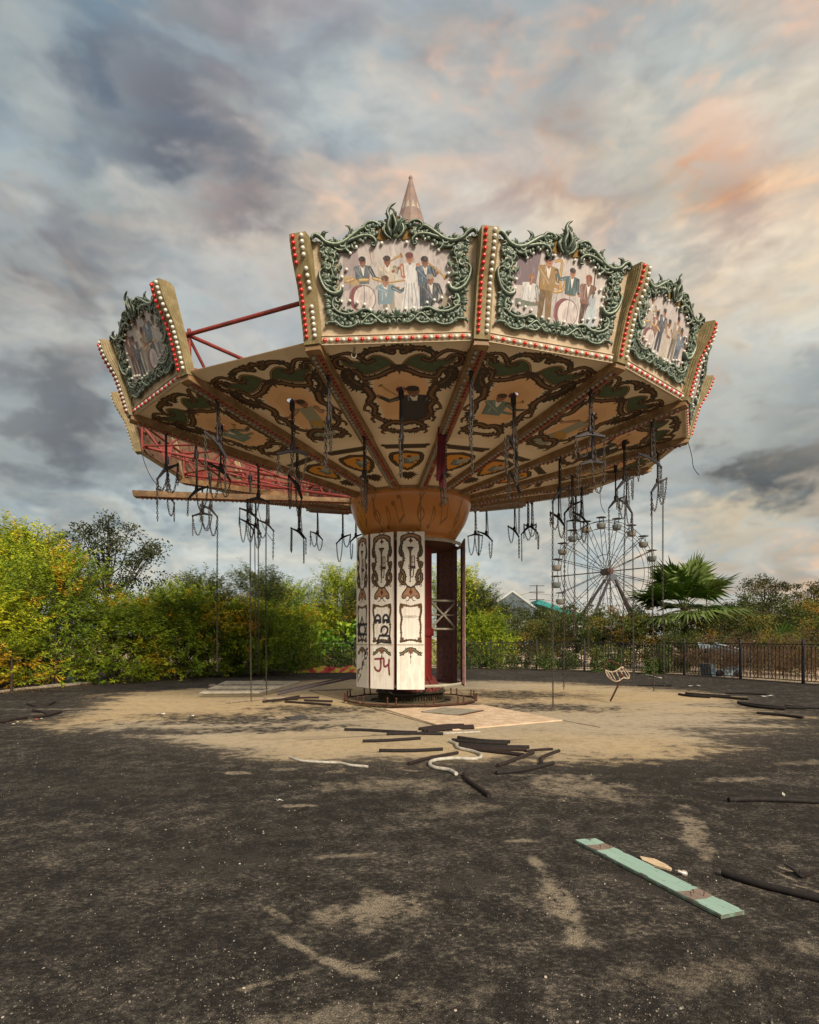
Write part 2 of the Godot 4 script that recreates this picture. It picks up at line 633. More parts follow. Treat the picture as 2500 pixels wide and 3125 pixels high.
func stain_map(map: Rect2, pw: int, ph: int) -> ImageTexture:
	var n1 := noise(0.16, 31, 3)
	var n2 := noise(0.8, 32, 5)
	var n3 := noise(4.2, 33, 4)
	var n4 := noise(26.0, 34, 2)
	var salt := RandomNumberGenerator.new()
	salt.seed = 35
	var night := Color(0.031, 0.029, 0.027)
	var grey := Color(0.108, 0.100, 0.089)
	var dust := Color(0.30, 0.262, 0.205)
	var tan_ := Color(0.82, 0.66, 0.41)
	var conc := Color(0.76, 0.67, 0.51)
	# marks on the ground: x, z, half length, half width, turn, darkness (0) or dust (1), strength
	var marks := [
		[-3.0, -11.6, 2.1, 0.9, 0.1, 0.0, 1.0], [-1.9, -13.2, 1.6, 0.8, -0.2, 0.0, 0.95], [-2.3, -10.3, 1.6, 0.45, 0.25, 0.0, 0.95], [-4.6, -12.2, 1.0, 0.4, 0.0, 0.0, 0.6],
		[2.6, -16.6, 1.7, 1.4, 0.3, 0.0, 1.0], [2.9, -13.6, 1.7, 0.9, -0.2, 0.0, 1.0], [4.2, -16.4, 1.2, 0.6, 0.0, 0.0, 0.5], [1.2, -18.0, 1.2, 0.5, 0.0, 0.0, 0.5],
		[-1.4, -12.2, 0.35, 0.2, 0.4, 1.0, 0.8], [-2.4, -11.9, 0.28, 0.2, 0.6, 1.0, 0.8], [-1.0, -11.2, 0.6, 0.18, 0.4, 1.0, 0.7], [-1.6, -9.4, 0.9, 0.16, 0.2, 1.0, 0.6],
		[2.2, -4.85, 0.78, 0.10, 1.28, 1.0, 1.0], [0.85, -3.6, 0.56, 0.09, -1.55, 1.0, 1.0], [0.80, -4.62, 0.14, 0.05, 0.0, 1.0, 0.8], [1.7, -6.4, 0.55, 0.6, 0.2, 1.0, 0.55],
		[-0.18, -3.45, 0.34, 0.22, 0.3, 1.0, 0.7], [-1.0, -5.6, 0.16, 0.05, 0.1, 1.0, 0.8], [-0.5, -4.3, 0.25, 0.05, 0.2, 1.0, 0.55], [-1.9, -6.95, 0.22, 0.09, 0.0, 1.0, 0.7], [-1.45, -7.15, 0.2, 0.08, 0.1, 1.0, 0.6],
		[-0.55, -3.05, 0.30, 0.035, -0.75, 1.0, 0.6], [-0.30, -2.86, 0.18, 0.035, -0.5, 1.0, 0.6], [-0.18, -2.88, 0.14, 0.03, 0.7, 1.0, 0.6], [-0.62, -2.72, 0.26, 0.03, 0.5, 1.0, 0.5], [-0.72, -3.4, 0.16, 0.025, -0.8, 1.0, 0.6],
		[2.36, -3.95, 0.10, 0.02, -1.3, 1.0, 0.9], [2.46, -4.0, 0.12, 0.02, -1.2, 1.0, 0.9], [2.40, -3.72, 0.14, 0.02, -0.9, 1.0, 0.8], [0.35, -5.5, 0.5, 0.25, 0.2, 1.0, 0.4], [-0.1, -6.4, 0.9, 0.3, 0.0, 1.0, 0.4],
		[3.3, -6.6, 0.5, 0.12, 0.2, 1.0, 0.5], [-0.2, -2.5, 0.5, 0.1, 0.2, 1.0, 0.35], [1.3, -2.8, 0.4, 0.12, 0.1, 1.0, 0.35], [2.0, -3.0, 0.3, 0.08, -0.3, 1.0, 0.4],
		[-1.35, -4.2, 0.5, 0.4, 0.0, 0.0, 0.6], [0.3, -3.9, 0.4, 0.25, 0.2, 0.0, 0.6], [1.5, -3.7, 0.5, 0.12, -1.1, 0.0, 0.7], [2.6, -7.2, 0.9, 0.7, 0.0, 0.0, 0.6], [-3.0, -6.4, 1.0, 0.6, 0.1, 0.0, 0.4],
		[-6.9, -12.4, 0.8, 0.15, 0.1, 1.0, 0.45], [-7.6, -13.2, 0.9, 0.14, 0.1, 1.0, 0.45], [-6.0, -10.6, 1.0, 0.12, 0.05, 1.0, 0.4], [7.6, -9.4, 1.2, 0.2, 0.1, 1.0, 0.35], [5.0, -7.6, 0.7, 0.16, 0.2, 1.0, 0.35],
	]
	var bytes := PackedByteArray()
	bytes.resize(pw * ph * 3)
	var sc := map.size.x / pw
	# marks are laid into two float layers first, each over its own small box
	var lay := PackedFloat32Array()
	lay.resize(pw * ph)
	for m in marks:
		var reach: float = maxf(m[2], m[3]) * 1.5
		var x0 := clampi(int((m[0] - reach - map.position.x) / sc), 0, pw - 1)
		var x1 := clampi(int((m[0] + reach - map.position.x) / sc), 0, pw - 1)
		var y0 := clampi(int((m[1] - reach - map.position.y) / sc), 0, ph - 1)
		var y1 := clampi(int((m[1] + reach - map.position.y) / sc), 0, ph - 1)
		for y in range(y0, y1 + 1):
			for x in range(x0, x1 + 1):
				var q := Vector2(map.position.x + (x + 0.5) * sc - m[0], map.position.y + (y + 0.5) * sc - m[1]).rotated(m[4])
				var e := Vector2(q.x / m[2], q.y / m[3]).length()
				e += (n2.get_noise_2d(q.x * 2.4 + m[0] * 9.0, q.y * 2.4) * 0.7 + n3.get_noise_2d(q.x * 1.5, q.y * 1.5) * 0.5)
				var f: float = smoothstep(1.2, 0.45, e) * m[6]
				if f > 0.0:
					var k := y * pw + x
					lay[k] = lerpf(lay[k], 1.0 if m[5] > 0.5 else -1.0, f)
	var at_ := 0
	for y in ph:
		var wz := map.position.y + (y + 0.5) * sc
		for x in pw:
			var wx := map.position.x + (x + 0.5) * sc
			var a := n1.get_noise_2d(wx * 0.8, wz)
			var b := n2.get_noise_2d(wx * 0.75 + a * 2.0, wz * 1.25)
			var d := n3.get_noise_2d(wx, wz)
			var g4 := n4.get_noise_2d(wx * 0.7, wz) + salt.randf_range(-0.5, 0.5)
			var c := night.lerp(grey, clampf(0.42 + b * 0.50 + a * 0.30 + d * 0.75 + g4 * 0.75, 0.0, 1.0))
			c = c.lerp(dust, smoothstep(0.44, 0.95, g4 * 0.85 + d * 0.7 + b * 0.6) * 0.8)
			var rr := Vector2(wx - 0.15, wz + 14.9).length()
			var ang := atan2(wx, -(wz + 14.9))
			# the sheltered ring under the canopy stayed pale; on the left the dark growth has crept in
			var inner := rr + a * 1.3 + b * 0.9 + 0.35 * smoothstep(-1.0, -4.5, wx) * smoothstep(-17.0, -13.0, wz) - 0.5 * cos(ang)
			var f := smoothstep(8.0, 6.9, inner + g4 * 0.4 + d * 0.8)
			if f > 0.0:
				var pale := tan_.lerp(conc, clampf(0.35 + a * 1.4 + (-0.15 + 0.65 * smoothstep(-13.0, -10.0, wz)), 0.0, 1.0))
				pale = pale.lerp(grey, clampf(b * 0.9 + d * 0.8 + g4 * 0.25 - 0.3, 0.0, 0.6))
				c = c.lerp(pale, f * clampf(0.95 + d * 0.3 + g4 * 0.12, 0.0, 1.0))
			var l := lay[at_ / 3]
			if l > 0.0:
				c = c.lerp(dust.lerp(conc, 0.45 if rr < 9.0 else 0.2), clampf(l * (0.95 + d * 1.1 + g4 * 0.8), 0.0, 1.0))
			elif l < 0.0:
				c = c.lerp(night.lerp(grey, 0.35 + d * 0.3), clampf(-l * (0.85 + d * 1.0 + g4 * 0.6), 0.0, 1.0))
			c = c.linear_to_srgb()
			bytes[at_] = int(clampf(c.r, 0, 1) * 255.0)
			bytes[at_ + 1] = int(clampf(c.g, 0, 1) * 255.0)
			bytes[at_ + 2] = int(clampf(c.b, 0, 1) * 255.0)
			at_ += 3
	var im := Image.create_from_data(pw, ph, false, Image.FORMAT_RGB8, bytes)
	# slab joints and the print that a dragged chain left
	var joint := c8(46, 40, 32)
	for ln in [[Vector2(-2.87, -17.9), Vector2(0.70, -10.15)], [Vector2(1.62, -13.95), Vector2(3.2, -10.5)], [Vector2(0.70, -10.15), Vector2(-1.6, -9.2)]]:
		var steps := 400
		for i in steps:
			var p: Vector2 = ((ln[0] as Vector2).lerp(ln[1], float(i) / steps) - map.position) / sc
			im.fill_rect(Rect2i(Vector2i(p), Vector2i.ONE * maxi(1, int(0.025 / sc))), joint)
	for i in 130:
		var x := 0.5 + i * 0.0165
		var p := Vector2i((Vector2(x, -6.16 + 0.19 * smoothstep(0.5, 1.4, x) + sin(i * 1.7) * 0.012) - map.position) / sc)
		if i % 3 != 2:
			im.fill_rect(Rect2i(p, Vector2i.ONE * maxi(1, int(0.016 / sc))), c8(150, 138, 116))
	return ImageTexture.create_from_image(im)


# ---------------------------------------------------------------- painted decoration of the ride
func V(x: float, y: float) -> Vector2:
	return Vector2(x, y)


# a painted scroll: dark edge, tan body, little dark leaves along both sides
func rocaille(p: Paint, cx: float, pts: Array, wd: float, dark: Color, body: Color, frill := true) -> void:
	var s := smooth(pts, 6)
	p.both(cx, s, wd * 1.75, dark, wd * 1.0)
	if frill:
		for i in range(1, s.size() - 1, 2):
			var d: Vector2 = (s[i + 1] - s[i - 1]).normalized().orthogonal()
			for e in [-1.0, 1.0]:
				if rng.randf() < 0.62:
					var q: Vector2 = s[i] + d * e * wd * rng.randf_range(0.5, 0.85)
					var r := wd * rng.randf_range(0.22, 0.5)
					p.oval(q, r, r * 0.7, dark, rng.randf() * 3.0)
					p.oval(V(2 * cx - q.x, q.y), r, r * 0.7, dark, rng.randf() * 3.0)
	p.both(cx, s, wd * 0.7, body, wd * 0.3)


func leaf_spray(p: Paint, cx: float, at_: Vector2, reach: float, turn: float, dark: Color, body: Color) -> void:
	for i in 7:
		var a := turn + (i - 3) * 0.42
		var l := reach * (1.0 - 0.11 * absf(i - 3))
		var tip := at_ + V(cos(a), sin(a)) * l
		var o := V(-sin(a), cos(a)) * reach * 0.15
		p.both_poly(cx, [at_, at_.lerp(tip, 0.5) + o, tip, at_.lerp(tip, 0.5) - o], dark)
		p.both_poly(cx, [at_.lerp(tip, 0.2), at_.lerp(tip, 0.5) + o * 0.45, at_.lerp(tip, 0.85), at_.lerp(tip, 0.5) - o * 0.45], body)


# a painted musician: x, y of the feet, height, colours, arm targets relative to the figure (height = 1)
func player(p: Paint, f: Vector2, h: float, suit: Color, skin: Color, hair: Color, hand1: Vector2, hand2: Vector2, lean := 0.0, legs := true, gown := false) -> void:
	var up := V(lean, -1.0) * h
	var rt := V(1.22, lean * 0.3) * h
	var hip := f + up * 0.48
	var neck := f + up * 0.83
	var head := f + up * 0.92
	var shade := suit.darkened(0.35)
	var light := suit.lightened(0.35)
	if gown:
		p.poly([f - rt * 0.17, f + rt * 0.19, hip + rt * 0.10, neck + rt * 0.09, neck - rt * 0.10, hip - rt * 0.08], suit)
		for i in 4:
			p.stroke([hip + rt * (-0.06 + 0.04 * i), f + rt * (-0.12 + 0.08 * i)], h * 0.012, shade)
	else:
		if legs:
			p.poly([hip - rt * 0.10, hip + rt * 0.0, f - rt * 0.02, f - rt * 0.10], shade)
			p.poly([hip - rt * 0.01, hip + rt * 0.10, f + rt * 0.12, f + rt * 0.03], suit.darkened(0.2))
		p.poly([hip - rt * 0.12, hip + rt * 0.12, neck + rt * 0.15, neck + rt * 0.05 + up * 0.02, neck - rt * 0.05 + up * 0.02, neck - rt * 0.14], suit)
		p.poly([neck - rt * 0.04, neck + rt * 0.04, hip + rt * 0.02 + up * 0.12], c8(222, 218, 210))
		p.stroke([neck - rt * 0.05, hip - rt * 0.05 + up * 0.08], h * 0.02, light)
		p.stroke([neck - rt * 0.12, hip - rt * 0.11], h * 0.012, shade)
	for s in 2:
		var hand: Vector2 = f + rt * (hand1 if s == 0 else hand2).x - V(0, 1) * h * (hand1 if s == 0 else hand2).y
		var sh := neck + rt * (-0.13 if s == 0 else 0.13) - up * 0.04
		var el := sh.lerp(hand, 0.5) - up * 0.08
		p.stroke([sh, el, hand], h * 0.085, skin if gown else (suit if s == 0 else shade), h * 0.06)
		p.stroke([sh + V(0, h * 0.01), el + V(0, h * 0.012)], h * 0.014, light)
		p.oval(hand, h * 0.035, h * 0.03, skin)
	p.stroke([neck, head], h * 0.06, skin.darkened(0.15))
	p.oval(head, h * 0.074, h * 0.092, skin)
	p.oval(head + V(-h * 0.01, -h * 0.045), h * 0.078, h * 0.056, hair)
	p.oval(head + V(h * 0.022, h * 0.005), h * 0.012, h * 0.008, c8(60, 40, 34))
	p.stroke([head + V(h * 0.0, h * 0.04), head + V(h * 0.035, h * 0.036)], h * 0.012, c8(120, 60, 50))
	p.oval(head + V(-h * 0.03, h * 0.02), h * 0.02, h * 0.03, skin.darkened(0.25))


func drum(p: Paint, at_: Vector2, r: float) -> void:
	p.oval(at_ + V(-r * 0.35, -r * 0.05), r, r * 1.04, c8(126, 70, 74))
	p.oval(at_, r, r * 1.06, c8(96, 84, 80))
	p.oval(at_, r * 0.94, r, c8(212, 202, 198))
	p.oval(at_ + V(r * 0.1, r * 0.1), r * 0.6, r * 0.64, c8(198, 188, 186))
	for i in 3:
		p.oval(at_ + V((i - 1.0) * r * 1.2, -r * 1.45), r * 0.55, r * 0.14, c8(150, 112, 66), 0.25 * (i - 1))
		p.oval(at_ + V((i - 1.0) * r * 1.2, -r * 1.48), r * 0.45, r * 0.08, c8(206, 178, 120), 0.25 * (i - 1))
		p.stroke([at_ + V((i - 1.0) * r * 1.2, -r * 1.4), at_ + V((i - 1.0) * r * 1.3, r * 0.6)], r * 0.05, c8(110, 104, 100))


func horn(p: Paint, a: Vector2, b: Vector2, bell: float) -> void:
	var brass := c8(178, 138, 76)
	p.stroke([a, b], bell * 0.3, c8(110, 78, 40))
	p.stroke([a, b], bell * 0.18, brass)
	var d := (b - a).normalized()
	p.poly([b - d * bell * 0.9 + d.orthogonal() * bell * 0.1, b + d.orthogonal() * bell * 0.6, b - d.orthogonal() * bell * 0.6, b - d * bell * 0.9 - d.orthogonal() * bell * 0.1], brass)
	p.oval(b, bell * 0.18, bell * 0.6, c8(120, 88, 46), d.angle())
	p.stroke([a.lerp(b, 0.35) + d.orthogonal() * bell * 0.35, a.lerp(b, 0.7) + d.orthogonal() * bell * 0.35], bell * 0.12, brass)


func band_picture(which: int) -> ImageTexture:
	var p := Paint.new(150, 106, 4.0, c8(204, 200, 196))
	rng.seed = 500 + which
	for i in 90:
		var t := rng.randf_range(-0.10, 0.08)
		var col := c8(200, 194, 190).lerp(c8(166, 156, 158) if i % 3 else c8(220, 214, 206), 0.6).lightened(t)
		p.oval(V(rng.randf_range(0, 150), rng.randf_range(0, 106)), rng.randf_range(6, 22), rng.randf_range(10, 34), Color(col, 0.28))
	var dark := c8(132, 84, 62)
	var tanned := c8(168, 112, 84)
	var black := c8(44, 36, 36)
	match which:
		0:
			p.poly([V(6, 30), V(26, 24), V(30, 70), V(6, 74)], c8(120, 102, 110, 0.5))
			player(p, V(30, 95), 60, c8(84, 98, 106), dark, black, V(0.12, 0.60), V(0.34, 0.56), 0.04, false)
			p.stroke([V(44, 40), V(42, 26)], 1.2, c8(150, 110, 80))
			p.oval(V(16, 62), 11, 5, c8(176, 150, 106), 0.4)
			drum(p, V(33, 84), 15.5)
			player(p, V(65, 97), 62, c8(196, 186, 168), dark, black, V(0.10, 0.72), V(0.2, 0.78))
			horn(p, V(70, 40), V(84, 34), 5.5)
			player(p, V(59, 122), 64, c8(120, 144, 158), tanned, c8(90, 60, 44), V(0.25, 0.78), V(0.42, 0.8), 0.05, false)
			horn(p, V(64, 66), V(96, 63), 4.5)
			player(p, V(95, 100), 68, c8(214, 216, 216), tanned, c8(96, 54, 50), V(-0.1, 0.60), V(0.16, 0.62), 0.0, false, true)
			player(p, V(115, 101), 64, c8(70, 90, 108), dark, black, V(0.12, 0.66), V(0.2, 0.7))
			horn(p, V(119, 44), V(142, 62), 6)
			player(p, V(124, 120), 62, c8(60, 68, 78), dark, c8(150, 140, 130), V(0.2, 0.42), V(0.3, 0.4), -0.04, false)
			p.poly([V(134, 82), V(148, 80), V(148, 104), V(132, 104)], c8(150, 140, 124))
		1:
			p.poly([V(4, 10), V(40, 6), V(36, 60), V(4, 64)], c8(98, 82, 92, 0.85))
			p.poly([V(6, 80), V(46, 74), V(52, 82), V(8, 90)], c8(96, 104, 92))
			player(p, V(22, 110), 62, c8(198, 200, 200), dark, c8(140, 96, 60), V(0.25, 0.5), V(0.36, 0.46), 0.12, false)
			player(p, V(54, 102), 82, c8(146, 116, 70), tanned, black, V(0.18, 0.56), V(0.2, 0.68), -0.02)
			p.stroke(smooth([V(62, 26), V(72, 24), V(73, 44), V(76, 60), V(82, 52), V(82, 44)], 5), 3.4, c8(120, 84, 40), 5.0)
			p.stroke(smooth([V(62, 26), V(72, 24), V(73, 44), V(76, 60), V(82, 52), V(82, 44)], 5), 2.0, c8(190, 150, 84), 3.6)
			drum(p, V(92, 86), 17)
			player(p, V(92, 92), 62, c8(70, 92, 96), tanned, black, V(-0.36, 0.86), V(0.2, 0.5), 0.0, false)
			player(p, V(120, 102), 68, c8(112, 80, 70), dark, c8(130, 60, 34), V(-0.05, 0.5), V(0.12, 0.8))
			p.oval(V(130, 84), 9, 17, c8(176, 190, 198))
			p.oval(V(130, 64), 6, 9, c8(160, 176, 186))
			p.stroke([V(130, 60), V(128, 26)], 2.0, c8(86, 60, 44))
		_:
			for i in 6:
				var x := 20.0 + i * 21.0 + rng.randf_range(-4, 4)
				var suit: Color = [c8(150, 136, 116), c8(96, 110, 124), c8(186, 180, 172), c8(134, 96, 82), c8(74, 82, 92), c8(196, 186, 168)][(i + which) % 6]
				player(p, V(x, 92 + (i % 2) * 10), 66 + rng.randf_range(-6, 10), suit, dark if i % 2 else tanned, black, V(0.1 + 0.1 * (i % 3), 0.62), V(0.26, 0.74), rng.randf_range(-0.06, 0.06), true, i == 3)
				if i % 2 == which % 2:
					horn(p, V(x + 6, 46 + (i % 2) * 8), V(x + 24, 40 + (i % 3) * 8), 6)
			drum(p, V(34 if which == 2 else 96, 84), 15)
	for i in 700:
		p.oval(V(rng.randf_range(0, 150), rng.randf_range(20, 106)), rng.randf_range(0.4, 1.8), rng.randf_range(1.5, 6.5), Color(c8(214, 206, 200).lerp(c8(84, 74, 76), rng.randf()), 0.16), rng.randf_range(-0.5, 0.5))
	p.poly([V(0, 0), V(150, 0), V(150, 106), V(0, 106)], c8(214, 210, 206, 0.08))
	p.soften()
	return p.tex()


func ceiling_picture(which: int) -> ImageTexture:
	rng.seed = 600 + which
	var dark := c8(38, 27, 19)
	var brown := c8(116, 78, 42)
	var green := c8(62, 80, 54)
	var p := Paint.new(240, 275, 3.0, c8(224, 206, 180))
	for i in 90:
		p.oval(V(rng.randf_range(0, 240), rng.randf_range(0, 275)), rng.randf_range(6, 30), rng.randf_range(10, 40), Color(c8(206, 186, 158).lerp(c8(236, 222, 200), rng.randf()), 0.2))
	# warm field in the middle
	p.poly([V(120, 64), V(160, 92), V(166, 128), V(156, 165), V(150, 212), V(90, 212), V(84, 165), V(74, 128), V(80, 92)], c8(226, 184, 142))
	p.poly([V(120, 90), V(150, 110), V(150, 190), V(90, 190), V(90, 110)], c8(214, 168, 122, 0.5))
	match which:
		0:
			player(p, V(140, 252), 140, c8(44, 42, 48), c8(132, 92, 66), c8(34, 28, 26), V(-0.34, 0.84), V(0.02, 0.5), 0.0, false)
			p.poly([V(116, 150), V(162, 150), V(168, 208), V(112, 212)], c8(44, 42, 48))
			horn(p, V(112, 134), V(88, 106), 8)
		1:
			player(p, V(112, 240), 120, c8(150, 150, 132), c8(150, 104, 76), c8(60, 44, 36), V(-0.3, 0.66), V(0.3, 0.7), 0.2, false, true)
			p.oval(V(132, 196), 22, 12, c8(176, 140, 74), 0.3)
		_:
			player(p, V(116, 236), 116, c8(108, 130, 124), c8(156, 106, 78), c8(74, 50, 40), V(0.2, 0.56), V(0.34, 0.7), -0.12, false)
			horn(p, V(122, 150), V(146, 132), 9)
	# green cartouches along the rim side
	p.both_poly(120, smooth([V(114, 56), V(102, 40), V(84, 34), V(68, 48), V(52, 46), V(36, 44), V(40, 56), V(56, 64), V(66, 78), V(86, 72), V(100, 62), V(114, 56)], 4), green)
	var lobe := smooth([V(114, 56), V(102, 40), V(84, 34), V(68, 48), V(52, 46), V(36, 44), V(40, 56), V(56, 64), V(66, 78), V(86, 72), V(100, 62), V(114, 56)], 4)
	p.both(120, lobe, 4.4, dark)
	p.both(120, lobe, 2.2, c8(150, 112, 66))
	for i in 26:
		var q := V(rng.randf_range(62, 98), rng.randf_range(44, 66))
		p.oval(q, 4, 3, Color(c8(92, 112, 74).lerp(c8(52, 64, 46), rng.randf()), 0.3))
		p.oval(V(240 - q.x, q.y), 4, 3, Color(c8(92, 112, 74).lerp(c8(52, 64, 46), rng.randf()), 0.3))
	rocaille(p, 120, [V(120, 62), V(102, 72), V(88, 82), V(64, 88), V(56, 72), V(40, 66), V(26, 56), V(26, 42), V(40, 38), V(48, 48)], 7.5, dark, brown)
	rocaille(p, 120, [V(112, 28), V(92, 20), V(74, 26), V(66, 40), V(74, 50), V(84, 44)], 7.0, dark, brown)
	rocaille(p, 120, [V(64, 40), V(50, 28), V(34, 30), V(22, 36), V(14, 30)], 5.0, dark, brown)
	rocaille(p, 120, [V(120, 16), V(108, 20), V(98, 16)], 7.0, dark, brown)
	leaf_spray(p, 120, V(120, 56), 24, PI / 2, dark, c8(82, 48, 30))
	leaf_spray(p, 120, V(112, 24), 15, -2.4, dark, brown)
	# side garlands down to the foot
	rocaille(p, 120, [V(40, 74), V(42, 92), V(58, 108), V(66, 120)], 12.0, dark, c8(104, 72, 38))
	leaf_spray(p, 120, V(52, 104), 22, 2.2, dark, c8(60, 56, 34))
	leaf_spray(p, 120, V(40, 84), 18, -2.6, dark, c8(70, 50, 28))
	leaf_spray(p, 120, V(70, 150), 14, 2.8, dark, c8(70, 50, 28))
	leaf_spray(p, 120, V(74, 186), 12, 2.6, dark, c8(70, 50, 28))
	leaf_spray(p, 120, V(100, 240), 14, 1.4, dark, c8(96, 66, 36))
	leaf_spray(p, 120, V(76, 30), 13, -1.8, dark, c8(60, 66, 44))
	leaf_spray(p, 120, V(44, 92), 20, 2.6, dark, c8(70, 50, 28))
	leaf_spray(p, 120, V(60, 100), 18, 0.2, dark, c8(104, 70, 38))
	rocaille(p, 120, [V(64, 112), V(72, 134), V(66, 150), V(74, 168), V(72, 186), V(82, 204), V(98, 212)], 9.0, dark, brown)
	rocaille(p, 120, [V(70, 150), V(60, 158), V(56, 172), V(64, 176)], 4.0, dark, brown)
	rocaille(p, 120, [V(78, 190), V(66, 200), V(70, 212)], 4.0, dark, brown)
	rocaille(p, 120, [V(120, 218), V(104, 212), V(90, 220), V(84, 232), V(98, 240), V(120, 242)], 9.0, dark, c8(110, 74, 40))
	rocaille(p, 120, [V(88, 232), V(80, 244), V(84, 250)], 4.0, dark, brown, false)
	return p.tex()


func inner_ceiling_picture() -> ImageTexture:
	rng.seed = 640
	var dark := c8(44, 30, 20)
	var p := Paint.new(120, 200, 3.0, c8(228, 212, 188))
	p.both_poly(60, [V(60, 18), V(16, 18), V(22, 34), V(60, 34)], c8(70, 56, 34))
	p.both(60, [V(60, 26), V(22, 26)], 3.0, c8(40, 28, 18))
	leaf_spray(p, 60, V(20, 22), 9, 3.4, dark, c8(70, 56, 34))
	p.poly([V(34, 56), V(60, 48), V(86, 56), V(88, 76), V(76, 100), V(60, 118), V(44, 100), V(32, 76)], c8(206, 142, 50))
	player(p, V(60, 122), 60, c8(84, 108, 112), c8(170, 120, 84), c8(60, 44, 36), V(0.2, 0.5), V(0.3, 0.7), 0.1, false)
	p.poly([V(62, 74), V(84, 62), V(88, 72), V(66, 88)], c8(150, 158, 156))
	rocaille(p, 60, [V(60, 46), V(44, 50), V(32, 54), V(30, 74), V(36, 92), V(46, 106), V(60, 120)], 6.0, dark, c8(80, 62, 32))
	leaf_spray(p, 60, V(60, 144), 22, PI / 2, dark, c8(66, 52, 30))
	leaf_spray(p, 60, V(60, 140), 24, 0.1, dark, c8(66, 52, 30))
	leaf_spray(p, 60, V(60, 144), 14, -PI / 2, dark, c8(66, 52, 30))
	return p.tex()


func door_picture(which: int) -> ImageTexture:
	rng.seed = 660 + which
	var p := Paint.new(64, 342, 4.0, c8(226, 222, 212))
	for i in 150:
		var x := rng.randf_range(0, 64)
		p.stroke([V(x, rng.randf_range(-20, 330)), V(x + rng.randf_range(-1, 1), rng.randf_range(40, 360))], rng.randf_range(0.5, 2.4), Color(c8(170, 160, 142).lerp(c8(236, 232, 224), rng.randf()), 0.18))
	for i in 60:
		p.oval(V(rng.randf_range(0, 64), rng.randf_range(150, 342)), rng.randf_range(1, 6), rng.randf_range(3, 22), c8(150, 138, 116, 0.08))
	var dark := c8(52, 38, 28)
	var gold := c8(112, 84, 58)
	var tan_ := c8(154, 118, 88)
	var red := c8(96, 30, 32)
	# crowning arch
	var arch := smooth([V(7, 20), V(9, 10), V(20, 5), V(32, 3), V(32, 12), V(24, 14), V(18, 20), V(10, 23), V(7, 20)], 5)
	p.both_poly(32, arch, dark)
	p.both_poly(32, smooth([V(9, 19), V(11, 12), V(21, 7), V(32, 5.5), V(32, 10), V(22, 12), V(16, 18), V(10, 21), V(9, 19)], 5), tan_)
	p.both(32, spiral(V(13, 15), 4, 0.6, 0.0, 8.0), 1.0, dark)
	p.both(32, spiral(V(26, 1.5), 3, 0.5, 3.0, 9.0), 1.4, dark)
	p.poly([V(32, 12), V(35, 18), V(38, 20), V(34, 22), V(32, 26), V(30, 22), V(26, 20), V(29, 18)], red)
	# side scrolls
	rocaille(p, 32, [V(11, 24), V(9, 36), V(13, 48), V(15, 60), V(12, 76)], 4.0, dark, gold)
	rocaille(p, 32, [V(9, 34), V(7, 44), V(9, 52)], 5.0, dark, c8(78, 82, 70), false)
	rocaille(p, 32, [V(12, 72), V(8, 66), V(6, 72), V(10, 80)], 4.0, dark, gold)
	rocaille(p, 32, [V(11, 84), V(16, 92), V(18, 104), V(13, 110)], 5.5, dark, c8(108, 88, 54))
	rocaille(p, 32, [V(8, 92), V(7, 104), V(13, 112), V(19, 114)], 5.0, dark, gold)
	rocaille(p, 32, [V(18, 110), V(24, 118), V(32, 121)], 2.6, dark, gold)
	p.both(32, spiral(V(8, 116), 4, 0.8, -1.0, 5.0), 1.3, dark)
	# vase below
	p.both_poly(32, smooth([V(32, 122), V(24, 118), V(20, 124), V(12, 134), V(11, 144), V(18, 146), V(24, 140), V(29, 143), V(32, 144), V(32, 122)], 4), dark)
	p.both_poly(32, smooth([V(32, 124), V(25, 121), V(21, 127), V(14, 136), V(13, 142), V(18, 144), V(24, 138), V(29, 141), V(32, 142), V(32, 124)], 4), tan_)
	p.both(32, spiral(V(18, 140), 4.5, 0.6, 1.5, 8.5), 1.1, dark)
	p.both(32, smooth([V(30, 143), V(26, 149), V(22, 150)], 4), 1.6, dark)
	p.poly([V(32, 124), V(36, 131), V(34, 134), V(32, 138), V(30, 134), V(28, 131)], red)
	# trumpet standing on its mouthpiece
	var br := c8(104, 78, 56)
	p.poly([V(23, 34), V(39, 34), V(33.5, 42), V(33, 48), V(33, 96), V(29, 96), V(29, 48), V(28, 42)], c8(58, 44, 36))
	p.poly([V(24.5, 35), V(36, 35), V(31.8, 42), V(31.6, 94), V(30.2, 94), V(30, 44)], br)
	p.oval(V(31, 34), 8, 1.6, c8(44, 34, 30))
	p.stroke([V(31, 96), V(30.5, 108)], 2.0, c8(58, 44, 36))
	p.oval(V(30.5, 108), 2.4, 1.2, c8(44, 34, 30))
	p.stroke(smooth([V(33.5, 84), V(33.5, 58), V(36, 53), V(39.5, 53), V(41, 58), V(41, 80)], 5), 2.0, c8(70, 52, 40))
	p.stroke([V(37, 56), V(37, 80)], 1.6, c8(88, 66, 48))
	p.stroke([V(33, 66), V(41, 66)], 1.4, c8(70, 52, 40))
	p.poly([V(30, 74), V(43, 74), V(43, 80), V(30, 80)], c8(62, 46, 36))
	for i in 3:
		p.stroke([V(26, 72.5 + i * 3.5), V(31, 72.5 + i * 3.5)], 1.3, c8(52, 40, 34))
	p.stroke(smooth([V(38, 80), V(38, 92), V(36, 98), V(32, 98)], 4), 2.2, c8(70, 52, 40))
	# framed mirror-shaped field
	for e in 2:
		rocaille(p, 32, [V(9, 158), V(20, 160), V(32, 162)] if e == 0 else [V(9, 238), V(20, 236), V(32, 234)], 3.2, dark, c8(136, 92, 40) if e == 0 else c8(84, 62, 44))
	rocaille(p, 32, [V(9, 158), V(8, 172), V(11, 188), V(9, 204), V(10, 222), V(9, 238)], 3.2, dark, c8(96, 70, 46))
